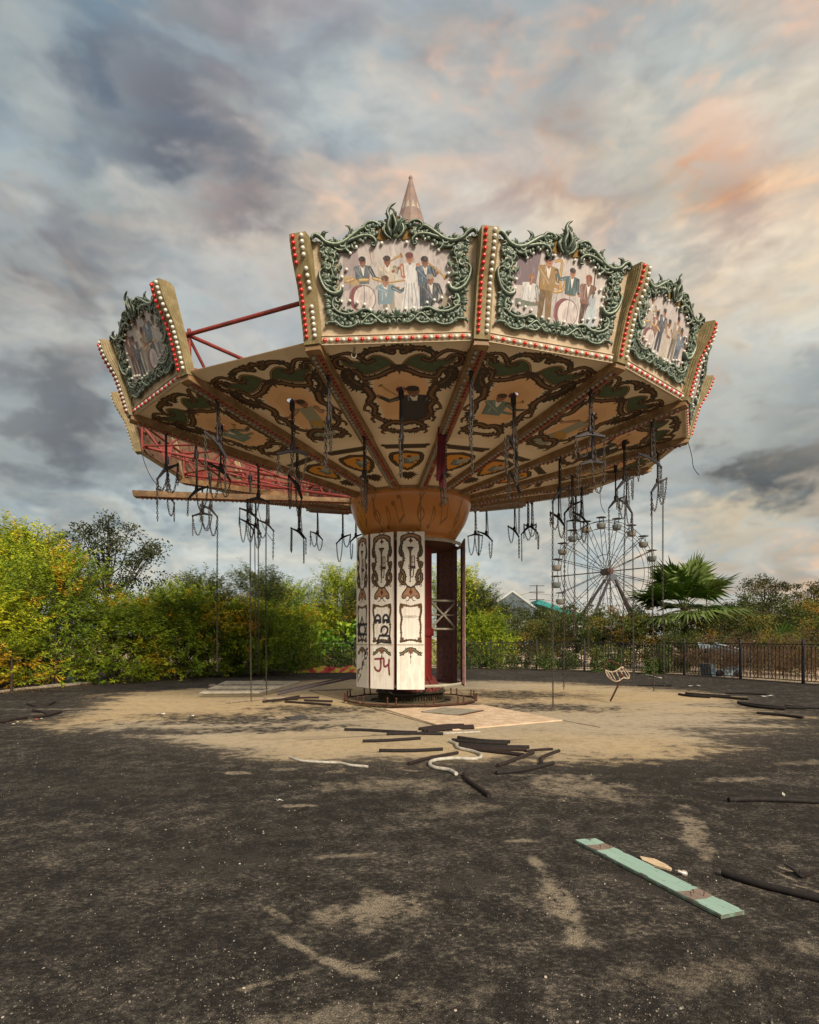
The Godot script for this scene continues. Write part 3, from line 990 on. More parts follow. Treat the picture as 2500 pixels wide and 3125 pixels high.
	for q in [V(10, 161), V(11, 234)]:
		leaf_spray(p, 32, q, 8, 0.7 if q.y < 200 else -0.7, dark, c8(120, 84, 42))
	p.stroke([V(1.5, 245), V(62, 245)], 1.7, c8(60, 52, 44))
	# little hanging bouquet
	rocaille(p, 32, [V(32, 254), V(24, 256), V(16, 262), V(11, 266), V(10, 262)], 4.5, dark, c8(112, 112, 82))
	leaf_spray(p, 32, V(32, 258), 9, 2.2, dark, c8(120, 112, 84))
	p.oval(V(32, 258), 4, 5, c8(126, 70, 48))
	p.stroke([V(32, 262), V(32, 286)], 1.5, dark, 0.8)
	p.oval(V(32, 271), 1.7, 3.0, dark)
	var ink := c8(22, 22, 30)
	if which == 0:
		for i in 30:
			p.stroke([V(rng.randf_range(12, 46), rng.randf_range(180, 188)), V(rng.randf_range(14, 52), rng.randf_range(180, 188))], 0.5, c8(120, 112, 100, 0.35))
	elif which == 1:
		# face and initials sprayed on the middle door
		for cx in [20.0, 42.0]:
			p.spray(smooth([V(cx - 6, 198), V(cx - 6, 186), V(cx, 180), V(cx + 7, 184), V(cx + 8, 197)], 5), 4.0, ink)
			p.poly([V(cx - 5, 189), V(cx + 7, 189), V(cx + 7, 198), V(cx + 3, 200), V(cx + 1, 193), V(cx - 3, 200)], ink)
		p.spray(smooth([V(30, 218), V(32, 209), V(40, 205), V(48, 210), V(46, 219), V(38, 225), V(34, 222)], 5), 4.0, ink)
		p.stroke([V(37, 213), V(40, 210)], 1.2, ink)
		p.spray([V(20, 240), V(26, 225), V(52, 226), V(56, 239)], 4.2, ink)
		p.spray([V(18, 243), V(30, 238), V(40, 240), V(58, 241)], 3.8, ink)
		var wine := c8(104, 32, 38)
		p.spray([V(12, 277), V(38, 275)], 3.6, wine)
		p.spray(smooth([V(28, 276), V(29, 294), V(24, 303), V(15, 300), V(12, 294)], 5), 3.8, wine)
		p.spray(smooth([V(38, 278), V(38, 290), V(42, 293), V(50, 288)], 4), 3.6, wine)
		p.spray([V(52, 277), V(51, 292), V(53, 311)], 3.8, wine)
	else:
		# six-pointed star and a climbing scrawl on the left door
		p.spray([V(8, 222), V(31, 184), V(55, 222), V(8, 222)], 7.0, ink)
		p.spray([V(7, 200), V(56, 200), V(32, 238), V(7, 200)], 7.0, ink)
		for s in [[V(6, 306), V(8, 330), V(24, 314), V(10, 310), V(22, 300), V(6, 306)], [V(30, 302), V(34, 284)], [V(34, 292), V(40, 280), V(42, 292)], [V(54, 262), V(44, 268), V(46, 278), V(56, 274)], [V(52, 258), V(62, 254)], [V(60, 262), V(64, 270)]]:
			p.spray(s, 4.0, ink)
	return p.tex()


func bowl_picture() -> ImageTexture:
	rng.seed = 680
	var p := Paint.new(360, 60, 4.0, c8(180, 118, 58))
	for i in 160:
		p.oval(V(rng.randf_range(0, 360), rng.randf_range(0, 60)), rng.randf_range(3, 14), rng.randf_range(2, 8), Color(c8(160, 98, 44).lerp(c8(198, 136, 72), rng.randf()), 0.25))
	var ink := c8(128, 82, 36)
	for s in 8:
		var x := s * 45.0 + 2.0
		var m := func(px: float, py: float) -> Vector2: return V(x + px * 0.62, 20.0 + py * 0.72)
		# treble clef, quavers
		p.stroke(smooth([m.call(12, 36), m.call(8, 30), m.call(13, 24), m.call(18, 29), m.call(13, 35), m.call(7, 28), m.call(13, 14), m.call(16, 8), m.call(13, 4), m.call(10, 12), m.call(14, 40), m.call(11, 44), m.call(8, 42)], 5), 1.3, ink)
		p.oval(m.call(28, 40), 2.0, 1.6, ink)
		p.stroke([m.call(30, 40), m.call(32, 22)], 0.9, ink)
		p.stroke(smooth([m.call(32, 22), m.call(36, 28), m.call(35, 34)], 4), 1.0, ink)
		for q in [[43, 20, 50, 36], [52, 14, 59, 30]]:
			p.oval(m.call(q[0], q[1]), 2.0, 1.5, ink)
			p.stroke([m.call(q[0] + 2, q[1]), m.call(q[2], q[3])], 0.9, ink)
		p.stroke([m.call(50, 36), m.call(59, 30)], 1.8, ink)
	return p.tex()


# ---------------------------------------------------------------- the swing ride
func under(r: float) -> float:
	return 4.77 + 0.201 * (r - 1.35)


func vertex_angle(k: int) -> float:
	return PHASE + k * STEP


func set_ride_materials() -> void:
	M.cream = worn(c8(182, 164, 136), c8(200, 184, 158), 0.9, 81, 0.7, 0.0, 0.25)
	M.olive = worn(c8(126, 112, 76), c8(150, 136, 98), 0.7, 82, 0.6, 0.0, 0.25)
	M.tan = worn(c8(124, 96, 64), c8(150, 120, 84), 0.7, 83, 0.6, 0.0, 0.25)
	M.gold = worn(c8(112, 84, 34), c8(146, 112, 48), 0.4, 84, 0.55, 0.0, 0.3)
	M.red = worn(c8(122, 24, 24), c8(98, 28, 25), 0.8, 85, 0.55, 0.0, 0.35)
	M.truss = worn(c8(150, 60, 54), c8(112, 50, 44), 0.8, 86, 0.65, 0.0, 0.3)
	M.rust = worn(c8(98, 58, 42), c8(64, 44, 36), 0.4, 87, 0.85, 0.2, 0.8)
	M.oily = worn(c8(46, 40, 30), c8(84, 74, 42), 0.35, 88, 0.8, 0.1, 0.8)
	M.white_steel = worn(c8(178, 176, 166), c8(150, 142, 120), 0.5, 89, 0.6, 0.0, 0.4)
	M.door_back = worn(c8(124, 84, 80), c8(92, 64, 62), 0.5, 90, 0.75, 0.0, 0.4)
	M.black_steel = worn(c8(26, 25, 32), c8(42, 36, 38), 0.3, 91, 0.55, 0.3, 0.4)
	M.chain = worn(c8(84, 76, 64), c8(50, 44, 38), 0.1, 92, 0.6, 0.2, 0.4)
	M.spire = worn(c8(142, 122, 112), c8(122, 104, 98), 0.8, 93, 0.6, 0.0, 0.2)
	var patina := plain(Color.WHITE, 0.42, 0.0, 0.6)
	patina.vertex_color_use_as_albedo = true
	patina.albedo_texture = ramp_texture(0.02, 94, [[0.0, c8(150, 160, 150)], [0.5, c8(210, 216, 206)], [1.0, c8(255, 255, 250)]], 256)
	patina.uv1_triplanar = true
	patina.uv1_scale = Vector3.ONE * 3.0
	M.patina = patina
	var bulb := plain(Color.WHITE, 0.22, 0.0, 0.6)
	bulb.clearcoat_enabled = true
	bulb.clearcoat = 0.6
	M.white_bulb = bulb.duplicate()
	M.white_bulb.albedo_color = c8(218, 218, 210)
	M.red_bulb = bulb.duplicate()
	M.red_bulb.albedo_color = c8(206, 22, 18)
	M.bulbs = bulb.duplicate()
	M.bulbs.vertex_color_use_as_albedo = true


func picture_material(t: Texture2D, rough := 0.7) -> StandardMaterial3D:
	var m := plain(Color.WHITE, rough)
	m.albedo_texture = t
	m.texture_repeat = false
	return m


var bulb_mesh: ArrayMesh
var bulb_at: Array[Transform3D] = []
var bulb_col: Array[Color] = []
var ride: Node3D


# a faceted cap lamp; the first ones that show largest are parts of their own, the rest go into one part
func lamp(owner_: Node3D, x: Transform3D, red: bool, single: bool) -> void:
	if single:
		put("bulb", bulb_mesh, M.red_bulb if red else M.white_bulb, owner_, x)
	else:
		bulb_at.append(owner_.transform * x)
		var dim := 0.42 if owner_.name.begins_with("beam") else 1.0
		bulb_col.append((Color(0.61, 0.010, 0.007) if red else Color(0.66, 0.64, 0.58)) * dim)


func rib_front(h: float) -> float:
	var hs := [0.0, 0.2, 0.4, 0.64, 0.85, 0.97, 1.2]
	var ds := [0.0, 0.05, 0.11, 0.19, 0.31, 0.38, 0.45]
	for i in 6:
		if h <= hs[i + 1]:
			var a: float = ds[maxi(i - 1, 0)]
			var d: float = ds[mini(i + 2, 6)]
			return cubic_interpolate(ds[i], ds[i + 1], a, d, (h - hs[i]) / (hs[i + 1] - hs[i]))
	return 0.45


func rib_mesh() -> ArrayMesh:
	var g := Geo.new()
	var outline := PackedVector2Array()
	for i in 17:
		var h := 1.22 * i / 16.0
		outline.append(V(rib_front(h), h))
	outline.append(V(0.27, 1.24))
	outline.append(V(0.19, 1.2))
	outline.append(V(-0.17, 0.0))
	outline.append(V(-0.16, -0.05))
	outline.append(V(-0.02, -0.06))
	var b := Basis(Vector3(0, 0, 1), Vector3(0, 1, 0), Vector3(-1, 0, 0))
	g.plate(outline, 0.235, Transform3D(b, Vector3.ZERO))
	for s in [-1.0, 1.0]:
		for j in 3:
			var path := []
			for i in 11:
				var h := 0.02 + 1.16 * i / 10.0
				path.append(Vector3(s * 0.118, h, rib_front(h) - 0.03 - j * 0.045))
			g.tube(path, 0.007, 5, true)
	return g.mesh()


func beam_mesh() -> ArrayMesh:
	var g := Geo.new()
	var st := [[1.28, 0.085, 0.10], [3.25, 0.085, 0.10], [3.45, 0.105, 0.13], [6.12, 0.105, 0.13]]
	var ring := []
	for q in st:
		var y := under(q[0]) + 0.01
		ring.append([Vector3(-q[1], y, q[0]), Vector3(-q[1], y - q[2], q[0]), Vector3(q[1], y - q[2], q[0]), Vector3(q[1], y, q[0])])
	for i in 3:
		for k in 4:
			var a: Vector3 = ring[i][k]
			var b: Vector3 = ring[i][(k + 1) % 4]
			var c: Vector3 = ring[i + 1][(k + 1) % 4]
			var d: Vector3 = ring[i + 1][k]
			g.face([a, b, c, d])
	g.face([ring[0][3], ring[0][2], ring[0][1], ring[0][0]])
	g.face([ring[3][0], ring[3][1], ring[3][2], ring[3][3]])
	# thin lips on both lower edges
	for s in [-1.0, 1.0]:
		for seg in [[1.28, 3.25, 0.085, 0.10], [3.45, 6.12, 0.105, 0.13]]:
			g.rod(Vector3(s * (seg[2] + 0.002), under(seg[0]) - seg[3] + 0.012, seg[0]), Vector3(s * (seg[2] + 0.002), under(seg[1]) - seg[3] + 0.012, seg[1]), 0.011, 5)
	return g.mesh()


# a flat ceiling field between two beams, with a round hole for the swing rod in the outer ones
func ceiling_mesh(r0: float, r1: float, hole: float, gap: float, map: Rect2) -> ArrayMesh:
	var g := Geo.new()
	var tn := tan(STEP / 2.0)
	for s in [-1.0, 1.0]:
		var o := PackedVector2Array([V(0, r1), V(s * (r1 * tn - gap), r1), V(s * (r0 * tn - gap), r0), V(0, r0)])
		if hole > 0.0:
			for i in 9:
				var a := PI * i / 8.0
				o.append(V(s * sin(a) * 0.085, hole - cos(a) * 0.085))
		var ids := Geometry2D.triangulate_polygon(o)
		for side in 2:
			var f := g.v.size()
			for p in o:
				var nn := Vector3(0, -1, 0.2).normalized() * (1 - 2 * side)
				g.add(Vector3(p.x, under(p.y / cos(STEP / 2.0)) + 0.012 * side, p.y), nn, (V(p.x, -p.y) - map.position) / map.size)
			for i in range(0, ids.size(), 3):
				var a := ids[i]
				var b := ids[i + 1]
				var d := ids[i + 2]
				var up := (o[b] - o[a]).cross(o[d] - o[a]) < 0.0
				if up == (side == 1):
					g.tri(f + a, f + b, f + d)
				else:
					g.tri(f + a, f + d, f + b)
	return g.mesh()


# carved scrollwork round the picture: one mesh, shared by all the panels. Drawn as half widths and heights in 1/560 and 1/625 m
func F(dx: float, y: float, z: float) -> Vector3:
	return Vector3(dx / 560.0, (1270.0 - y) / 625.0, z)


func carve(g: Geo, pts: Array, r0: float, r1: float, z := 0.03, sides := [-1.0, 1.0], bulge := 0.02) -> void:
	var flat := smooth(pts, 5)
	var m := flat.size()
	for s in sides:
		var path := []
		var rad := []
		for i in m:
			var f := float(i) / (m - 1)
			path.append(F(s * flat[i].x, flat[i].y, z + bulge * sin(PI * f)))
			var ends := minf(1.0, minf(f, 1.0 - f) * 7.0 + 0.25)
			rad.append(lerpf(r0, r1, f) * ends * 1.6)
		var tint := rng.randf_range(0.75, 1.25)
		g.col = Color(0.062 * tint, 0.095 * tint, 0.075 * tint)
		g.tube(path, rad, 7, true, 1.0, Vector3(0, 0, 1))
		# a raised pale vein along the back of the scroll
		var vein := []
		var vr := []
		for i in m:
			vein.append(path[i] + Vector3(0, 0.35, 0.8).normalized() * rad[i] * 0.75)
			vr.append(rad[i] * 0.40)
		g.col = Color(0.50 * tint, 0.57 * tint, 0.47 * tint)
		g.tube(vein, vr, 5, false)


func curl(g: Geo, p: Vector2, r: float, a0: float, a1: float, wd: float, z := 0.035, sides := [-1.0, 1.0]) -> void:
	carve(g, spiral(p, r, r * 0.12, a0, a1, 9), wd, wd * 0.5, z, sides, 0.012)


func acanthus(g: Geo, p: Vector2, tip: Vector2, bend: float, wd: float, sides := [-1.0, 1.0]) -> void:
	var o := (tip - p).orthogonal() * bend
	var flat := smooth([p, p.lerp(tip, 0.4) + o, p.lerp(tip, 0.75) + o * 0.8, tip], 4)
	var m := flat.size()
	for s in sides:
		var path := []
		var rad := []
		for i in m:
			var f := float(i) / (m - 1)
			path.append(F(s * flat[i].x, flat[i].y, 0.03 + 0.022 * sin(PI * f)))
			rad.append(wd * 1.25 * (0.25 + sin(PI * pow(f, 0.7)) * 0.9) * (1.0 - 0.6 * f))
		var tint := rng.randf_range(0.8, 1.3)
		g.col = Color(0.075 * tint, 0.115 * tint, 0.085 * tint)
		g.tube(path, rad, 6, true, 0.6, Vector3(0, 0, 1))
		g.col = Color(0.42, 0.49, 0.39)
		g.tube([path[1] + Vector3(0, 0.003, rad[1] * 0.6), path[m / 2] + Vector3(0, 0.003, rad[m / 2] * 0.6), path[m - 2] + Vector3(0, 0.002, rad[m - 2] * 0.6)], wd * 0.16, 4, false)


func blossom(g: Geo, p: Vector2, r: float, tint: Color) -> void:
	for s in [-1.0, 1.0]:
		var c := F(s * p.x, p.y, 0.045)
		for i in 5:
			var a: float = TAU * i / 5.0 + p.x
			var d := Vector3(cos(a), sin(a), 0.15).normalized()
			g.col = tint
			g.tube([c, c + d * r * 0.5 + Vector3(0, 0, 0.004), c + d * r], [r * 0.2, r * 0.42, r * 0.2], 6, true, 0.5, Vector3(0, 0, 1))
		g.col = Color(0.32, 0.22, 0.10)
		g.lathe([V(r * 0.26, 0), V(r * 0.22, r * 0.2), V(0.001, r * 0.3)], 6, Transform3D(Basis(Vector3.RIGHT, PI / 2), c))


func scroll_frame() -> ArrayMesh:
	rng.seed = 41
	var g := Geo.new()
	# corner crook, upper S-stem, and the arch over the picture
	carve(g, [V(612, 500), V(625, 470), V(600, 448), V(560, 470), V(520, 510), V(450, 530), V(380, 512), V(320, 470), V(250, 420), V(170, 395)], 0.019, 0.024)
	curl(g, V(603, 490), 24, -0.3, 4.6, 0.013)
	acanthus(g, V(545, 480), V(498, 428), -0.25, 0.030)
	acanthus(g, V(470, 520), V(470, 466), 0.3, 0.024)
	acanthus(g, V(350, 480), V(368, 384), 0.35, 0.032)
	carve(g, [V(330, 600), V(372, 560), V(362, 515), V(300, 488), V(230, 470), V(170, 478), V(140, 512), V(150, 540)], 0.018, 0.016)
	curl(g, V(160, 530), 20, 2.6, -2.8, 0.011)
	carve(g, [V(352, 545), V(400, 570), V(440, 565), V(480, 530), V(520, 520)], 0.014, 0.010)
	carve(g, [V(95, 405), V(140, 372), V(190, 372), V(220, 400), V(205, 430), V(175, 428)], 0.016, 0.011)
	carve(g, [V(60, 380), V(75, 430), V(60, 470), V(20, 500)], 0.020, 0.014)
	for i in 6:
		var q := V(130 + i * 26, 452 - absf(i - 2.5) * 4)
		blossom(g, q, 0.016, Color(0.14, 0.22, 0.15))
	# crest: a leaning flame of leaves with curls at its foot
	carve(g, [V(-20, 480), V(-40, 420), V(-30, 360), V(-42, 310), V(-20, 262), V(22, 232)], 0.030, 0.008, 0.04, [1.0], 0.04)
	carve(g, [V(0, 470), V(18, 410), V(6, 350), V(-6, 320)], 0.026, 0.010, 0.045, [1.0], 0.04)
	for q in [[V(20, 440), V(70, 352), 0.3, 0.040], [V(34, 450), V(112, 352), 0.2, 0.036], [V(48, 462), V(136, 384), 0.2, 0.032], [V(10, 400), V(40, 312), -0.3, 0.034]]:
		acanthus(g, q[0], q[1], q[2], q[3], [1.0])
	for q in [[V(-40, 430), V(-72, 352), -0.3, 0.036], [V(-52, 450), V(-66, 305), -0.2, 0.026], [V(-50, 460), V(-120, 360), -0.2, 0.034], [V(-30, 350), V(-30, 268), -0.5, 0.026]]:
		acanthus(g, q[0], q[1], q[2], q[3], [1.0])
	curl(g, V(-70, 425), 26, 0.5, 6.6, 0.015, 0.04, [1.0])
	curl(g, V(80, 420), 22, 2.6, -3.4, 0.014, 0.04, [1.0])
	acanthus(g, V(0, 440), V(-4, 500), 0.1, 0.040, [1.0])
	# sprays of blossom down the sides
	for q in [V(552, 580), V(522, 622), V(522, 690), V(432, 702), V(478, 726), V(546, 758), V(530, 790), V(470, 600), V(500, 560)]:
		blossom(g, q, 0.040, Color(0.50, 0.55, 0.46) if q.y < 640 else Color(0.26, 0.33, 0.24))
	for q in [[V(500, 640), V(572, 566), 0.2], [V(490, 650), V(440, 640), 0.3], [V(480, 690), V(560, 640), -0.2], [V(450, 720), V(420, 660), 0.3], [V(500, 740), V(580, 716), 0.3], [V(430, 640), V(470, 586), 0.2], [V(520, 720), V(590, 770), -0.2], [V(440, 745), V(420, 800), 0.3], [V(470, 750), V(490, 806), 0.2]]:
		acanthus(g, q[0], q[1], q[2], 0.022)
	carve(g, [V(500, 600), V(470, 660), V(486, 720), V(470, 780)], 0.012, 0.012)
	# great C-scroll at the waist
	carve(g, [V(560, 700), V(584, 740), V(574, 800), V(540, 870), V(480, 905), V(432, 890), V(424, 850)], 0.014, 0.028)
	curl(g, V(458, 858), 38, 2.9, -2.6, 0.018)
	carve(g, [V(566, 790), V(530, 840), V(500, 850)], 0.012, 0.018)
	# lower corner: beaded C-scroll with leaves round it
	carve(g, [V(440, 925), V(482, 950), V(492, 1000), V(460, 1044), V(400, 1070), V(320, 1064), V(262, 1036), V(214, 1040), V(180, 1070)], 0.020, 0.016)
	curl(g, V(446, 955), 30, -1.6, 5.0, 0.015)
	carve(g, [V(400, 1000), V(420, 1030), V(380, 1046), V(330, 1030)], 0.012, 0.010)
	for i in 10:
		var a := lerpf(0.1, 1.9, i / 9.0)
		var q := V(430, 985) + V(cos(a) * 84, sin(a) * 102)
		blossom(g, q, 0.011, Color(0.20, 0.27, 0.18))
	for q in [[V(500, 950), V(546, 922), 0.2], [V(508, 985), V(556, 970), 0.2], [V(510, 1015), V(560, 1016), 0.2], [V(504, 1040), V(548, 1060), 0.2], [V(486, 1062), V(520, 1096), 0.2], [V(460, 1078), V(486, 1122), 0.2], [V(430, 1088), V(446, 1134), 0.2], [V(396, 1094), V(400, 1136), 0.2], [V(360, 1094), V(352, 1132), -0.2], [V(324, 1088), V(304, 1120), -0.2]]:
		acanthus(g, q[0], q[1], q[2], 0.030)
	# ribbon along the foot, shell in the middle
	carve(g, [V(552, 1140), V(520, 1128), V(470, 1134), V(440, 1160), V(400, 1172), V(350, 1168), V(312, 1146), V(300, 1116), V(330, 1104)], 0.018, 0.014)
	acanthus(g, V(530, 1132), V(556, 1168), 0.3, 0.022)
	carve(g, [V(320, 1160), V(270, 1140), V(220, 1090), V(190, 1078), V(150, 1110), V(110, 1142), V(70, 1140), V(50, 1116)], 0.016, 0.014)
	carve(g, [V(300, 1128), V(240, 1150), V(190, 1150), V(160, 1120), V(130, 1090), V(90, 1078)], 0.014, 0.012)
	acanthus(g, V(236, 1140), V(204, 1166), -0.2, 0.020)
	acanthus(g, V(130, 1140), V(104, 1166), -0.2, 0.020)
	for i in 7:
		var a := lerpf(-0.25, PI + 0.25, i / 6.0)
		acanthus(g, V(0, 1096), V(cos(a) * 62, 1088 - sin(a) * 66), 0.0, 0.024, [1.0])
	curl(g, V(26, 1132), 24, 2.0, 7.4, 0.014)
	# small leaves and buds that fill the band between the scrolls
	var band := smooth([V(110, 430), V(220, 440), V(330, 510), V(430, 545), V(520, 560), V(515, 650), V(500, 760), V(505, 850), V(500, 950), V(500, 1050), V(440, 1110), V(340, 1110), V(230, 1100), V(120, 1100), V(60, 1110)], 5)
	for i in range(1, band.size() - 1):
		var d: Vector2 = (band[i + 1] - band[i - 1]).normalized()
		for e in [-1.0, 1.0]:
			var o = d.orthogonal() * e
			var from: Vector2 = band[i] + o * rng.randf_range(4, 16)
			acanthus(g, from, from + (o * rng.randf_range(26, 52) + d * rng.randf_range(-30, 44)), rng.randf_range(-0.35, 0.35), rng.randf_range(0.022, 0.034))
		if i % 6 == 2:
			blossom(g, band[i] + V(rng.randf_range(-14, 14), rng.randf_range(-14, 14)), rng.randf_range(0.026, 0.036), Color(0.40, 0.46, 0.36))
	for q in [[V(470, 1000), 40.0, 0.4, 5.0], [V(360, 1040), 30.0, 2.4, -2.6], [V(250, 1075), 26.0, 0.5, 5.4], [V(480, 610), 34.0, 1.6, 6.6], [V(520, 700), 30.0, 4.0, -1.2], [V(400, 530), 28.0, 3.0, -2.0], [V(260, 455), 26.0, 0.3, 5.3], [V(560, 520), 24.0, 1.0, 6.0]]:
		curl(g, q[0], q[1], q[2], q[3], 0.016, 0.045)
	return g.mesh()


func frame_backing() -> ArrayMesh:
	var g := Geo.new()
	var half := [V(0, 300), V(50, 340), V(110, 392), V(220, 412), V(320, 480), V(420, 520), V(500, 530), V(470, 570), V(400, 585), V(350, 560), V(285, 505), V(170, 480), V(80, 505), V(0, 470)]
	for s in [-1.0, 1.0]:
		var o := PackedVector2Array()
		for q in half:
			var f := F(s * q.x, q.y, 0)
			o.append(V(f.x, f.y))
		g.plate(o, 0.02, Transform3D(Basis(), Vector3(0, 0, 0.014)))
	return g.mesh()


func set_ride() -> void:
	set_ride_materials()
	ride = base("swing_ride", RIDE)
	tag(ride, "derelict chair-swing ride with ornate cream canopy on a central column", "swing ride")
	var tilt := Transform3D(Basis(Vector3(0, 0, 1), 0.014), Vector3(0, 5.2, 0)) * Transform3D(Basis(), Vector3(0, -5.2, 0))
	var dome := Geo.new()
	dome.lathe([V(0.022, -0.012), V(0.029, 0.0), V(0.029, 0.015), V(0.019, 0.031), V(0.001, 0.036)], 8, Transform3D(Basis(Vector3.RIGHT, PI / 2), Vector3.ZERO))
	dome.col = Color(1, 1, 1)
	bulb_mesh = dome.mesh()

	# --- ceiling fields and beams
	var skies := []
	for i in 3:
		skies.append(picture_material(ceiling_picture(i), 0.65))
	var hubsky := picture_material(inner_ceiling_picture(), 0.65)
	var outer := ceiling_mesh(3.36, 6.0, 4.81, 0.105, Rect2(-1.2, -6.0, 2.4, 2.75))
	var outer_far := ceiling_mesh(1.32, 3.359, 0.0, 0.085, Rect2(-0.6, -3.3, 1.2, 2.0))
	var beam := beam_mesh()
	var pick := {0: 0, -1: 1, 1: 2, 2: 1, -2: 2}
	for k in range(-8, 8):
		var mid := Transform3D(Basis(Vector3.UP, vertex_angle(k) + STEP / 2.0), Vector3.ZERO)
		if k != -3 and k != -4:
			put("ceiling_panel", outer, skies[pick.get(k, posmod(k, 3))], ride, tilt * mid)
			put("inner_ceiling_panel", outer_far, hubsky, ride, tilt * mid)
		var x := tilt * Transform3D(Basis(Vector3.UP, vertex_angle(k)), Vector3.ZERO)
		if k == -3:
			# this beam has come off the rim and hangs level
			var hinge := Vector3(0, under(1.3), 1.3)
			x = x * Transform3D(Basis(), hinge) * Transform3D(Basis(Vector3.RIGHT, 0.185), Vector3.ZERO) * Transform3D(Basis(), -hinge)
		var bm := put("beam", beam, M.tan, ride, x)
		var down := Basis(Vector3.RIGHT, PI / 2)
		for i in 49:
			var r := 1.62 + i * 0.0905
			var y := under(r) - (0.095 if r < 3.35 else 0.125)
			for s in 2:
				if rng.randf() > 0.035:
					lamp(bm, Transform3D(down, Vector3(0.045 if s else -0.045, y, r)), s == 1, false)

	# --- ribs on the rim
	var rib := rib_mesh()
	var top_y := under(RIM)
	for k in range(-8, 8):
		var x := tilt * Transform3D(Basis(Vector3.UP, vertex_angle(k)), Vector3.ZERO) * Transform3D(Basis(), Vector3(0, top_y, RIM))
		var o := put("rib", rib, M.olive, ride, x)
		for i in 17:
			var h := 0.035 + i * 0.0712
			var z := rib_front(h)
			var slope := atan2(rib_front(h + 0.02) - rib_front(maxf(0.0, h - 0.02)), 0.04)
			for s in 2:
				if (k == 0 and s == 1 and i in [6, 7]) or (k == 0 and s == 0 and i == 11) or rng.randf() < 0.01:
					continue
				lamp(o, Transform3D(Basis(Vector3.RIGHT, slope), Vector3(0.062 if s else -0.062, h, z + 0.004)), s == 0, k in [-1, 0, 1, 2])

	# --- picture panels between the ribs; those over two fields are gone
	var plate := Geo.new()
	plate.plate(PackedVector2Array([V(-1.065, -0.06), V(1.065, -0.06), V(1.13, 1.25), V(-1.13, 1.25)]), 0.03, Transform3D(Basis(), Vector3(0, 0, -0.016)))
	var plate_mesh := plate.mesh()
	var board := Geo.new()
	board.plate(PackedVector2Array([V(-1.05, -0.05), V(1.05, -0.05), V(1.11, 1.24), V(-1.11, 1.24)]), 0.02, Transform3D(Basis(), Vector3(0, 0, -0.044)))
	for q in [-0.7, 0.0, 0.7]:
		board.at(Vector3(q, 0.6, -0.075), Vector3(0.06, 1.2, 0.04))
	var board_mesh := board.mesh()
	M.brown_board = worn(c8(118, 88, 66), c8(88, 64, 50), 0.5, 100, 0.85, 0.0, 0.5)
	var strip := Geo.new()
	strip.bar(Transform3D(Basis(), Vector3(0, 0.0, 0.02)), Vector3(2.13, 0.1, 0.05), 0.01)
	strip.bar(Transform3D(Basis(), Vector3(0, 0.058, 0.02)), Vector3(2.13, 0.014, 0.07), 0.003)
	strip.bar(Transform3D(Basis(), Vector3(0, -0.058, 0.02)), Vector3(2.13, 0.014, 0.07), 0.003)
	var strip_mesh := strip.mesh()
	var frame := scroll_frame()
	var backing := frame_backing()
	var pic := Geo.new()
	pic.plate(PackedVector2Array([V(-0.78, 0.30), V(0.78, 0.30), V(0.78, 1.24), V(0.3, 1.40), V(-0.3, 1.40), V(-0.78, 1.24)]), 0.006, Transform3D(Basis(), Vector3(0, 0, 0.004)), Rect2(-0.78, 0.29, 1.56, 1.11))
	var pic_mesh := pic.mesh()
	var pics := []
	for i in 4:
		pics.append(picture_material(band_picture(i), 0.6))
	rng.seed = 55
	var spots := [V(40, 490), V(95, 525), V(170, 503), V(235, 505), V(292, 548), V(340, 592), V(375, 715), V(412, 772), V(412, 846), V(425, 962), V(360, 960), V(302, 975), V(245, 992), V(200, 1036), V(140, 1032), V(75, 1036)]
	var lean := atan2(0.353, 1.2)
	for k in range(-8, 8):
		if k == -1 or k == -3:
			continue
		var x := tilt * Transform3D(Basis(Vector3.UP, vertex_angle(k) + STEP / 2.0), Vector3.ZERO) * Transform3D(Basis(Vector3.RIGHT, lean), Vector3(0, top_y + 0.02, 5.944))
		var o := put("fascia_panel", plate_mesh, M.cream, ride, x)
		put("back_board", board_mesh, M.brown_board, o)
		put("light_strip", strip_mesh, M.cream, o)
		put("picture", pic_mesh, pics[{0: 0, 1: 1, 2: 2, -2: 3}.get(k, posmod(k, 4))], o)
		put("frame_backing", backing, M.gold, o)
		put("scroll_frame", frame, M.patina, o)
		for i in 24:
			if rng.randf() > 0.01:
				lamp(o, Transform3D(Basis(), Vector3(-1.02 + i * 0.0887, 0.0, 0.048)), i % 2 == 0, k in [-2, 0, 1, 2])
		for q in spots:
			for s in [-1.0, 1.0]:
				if rng.randf() > 0.03:
					lamp(o, Transform3D(Basis().scaled(Vector3.ONE * 0.82), F(s * q.x, q.y, 0.022)), false, k in [0, 1])

	# --- red steel: an arm over every beam, ring bars, hanging lugs
	var arm := Geo.new()
	var hi := 6.36
	arm.rod(Vector3(0, hi, 0.7), Vector3(0, hi, 6.12), 0.035, 6)
	arm.rod(Vector3(0, under(0.9) + 0.14, 0.9), Vector3(0, under(6.0) + 0.12, 6.0), 0.035, 6)
	var last := Vector3(0, hi, 6.05)
	for i in 7:
		var r := 5.6 - i * 0.72
		var nxt := Vector3(0, under(r) + 0.12, r) if i % 2 == 0 else Vector3(0, hi, r)
		arm.rod(last, nxt, 0.026, 6)
		last = nxt
	arm.rod(Vector3(0, under(6.05), 6.02), Vector3(0, hi + 0.1, 6.02), 0.03, 6)
	var arm_mesh := arm.mesh()
	var lug := Geo.new()
	lug.plate(PackedVector2Array([V(-0.13, 0.16), V(0.13, 0.16), V(0.10, -0.06), V(0.06, -0.17), V(0, -0.2), V(-0.06, -0.17), V(-0.10, -0.06)]), 0.022, Transform3D(Basis(Vector3.UP, PI / 2), Vector3.ZERO))
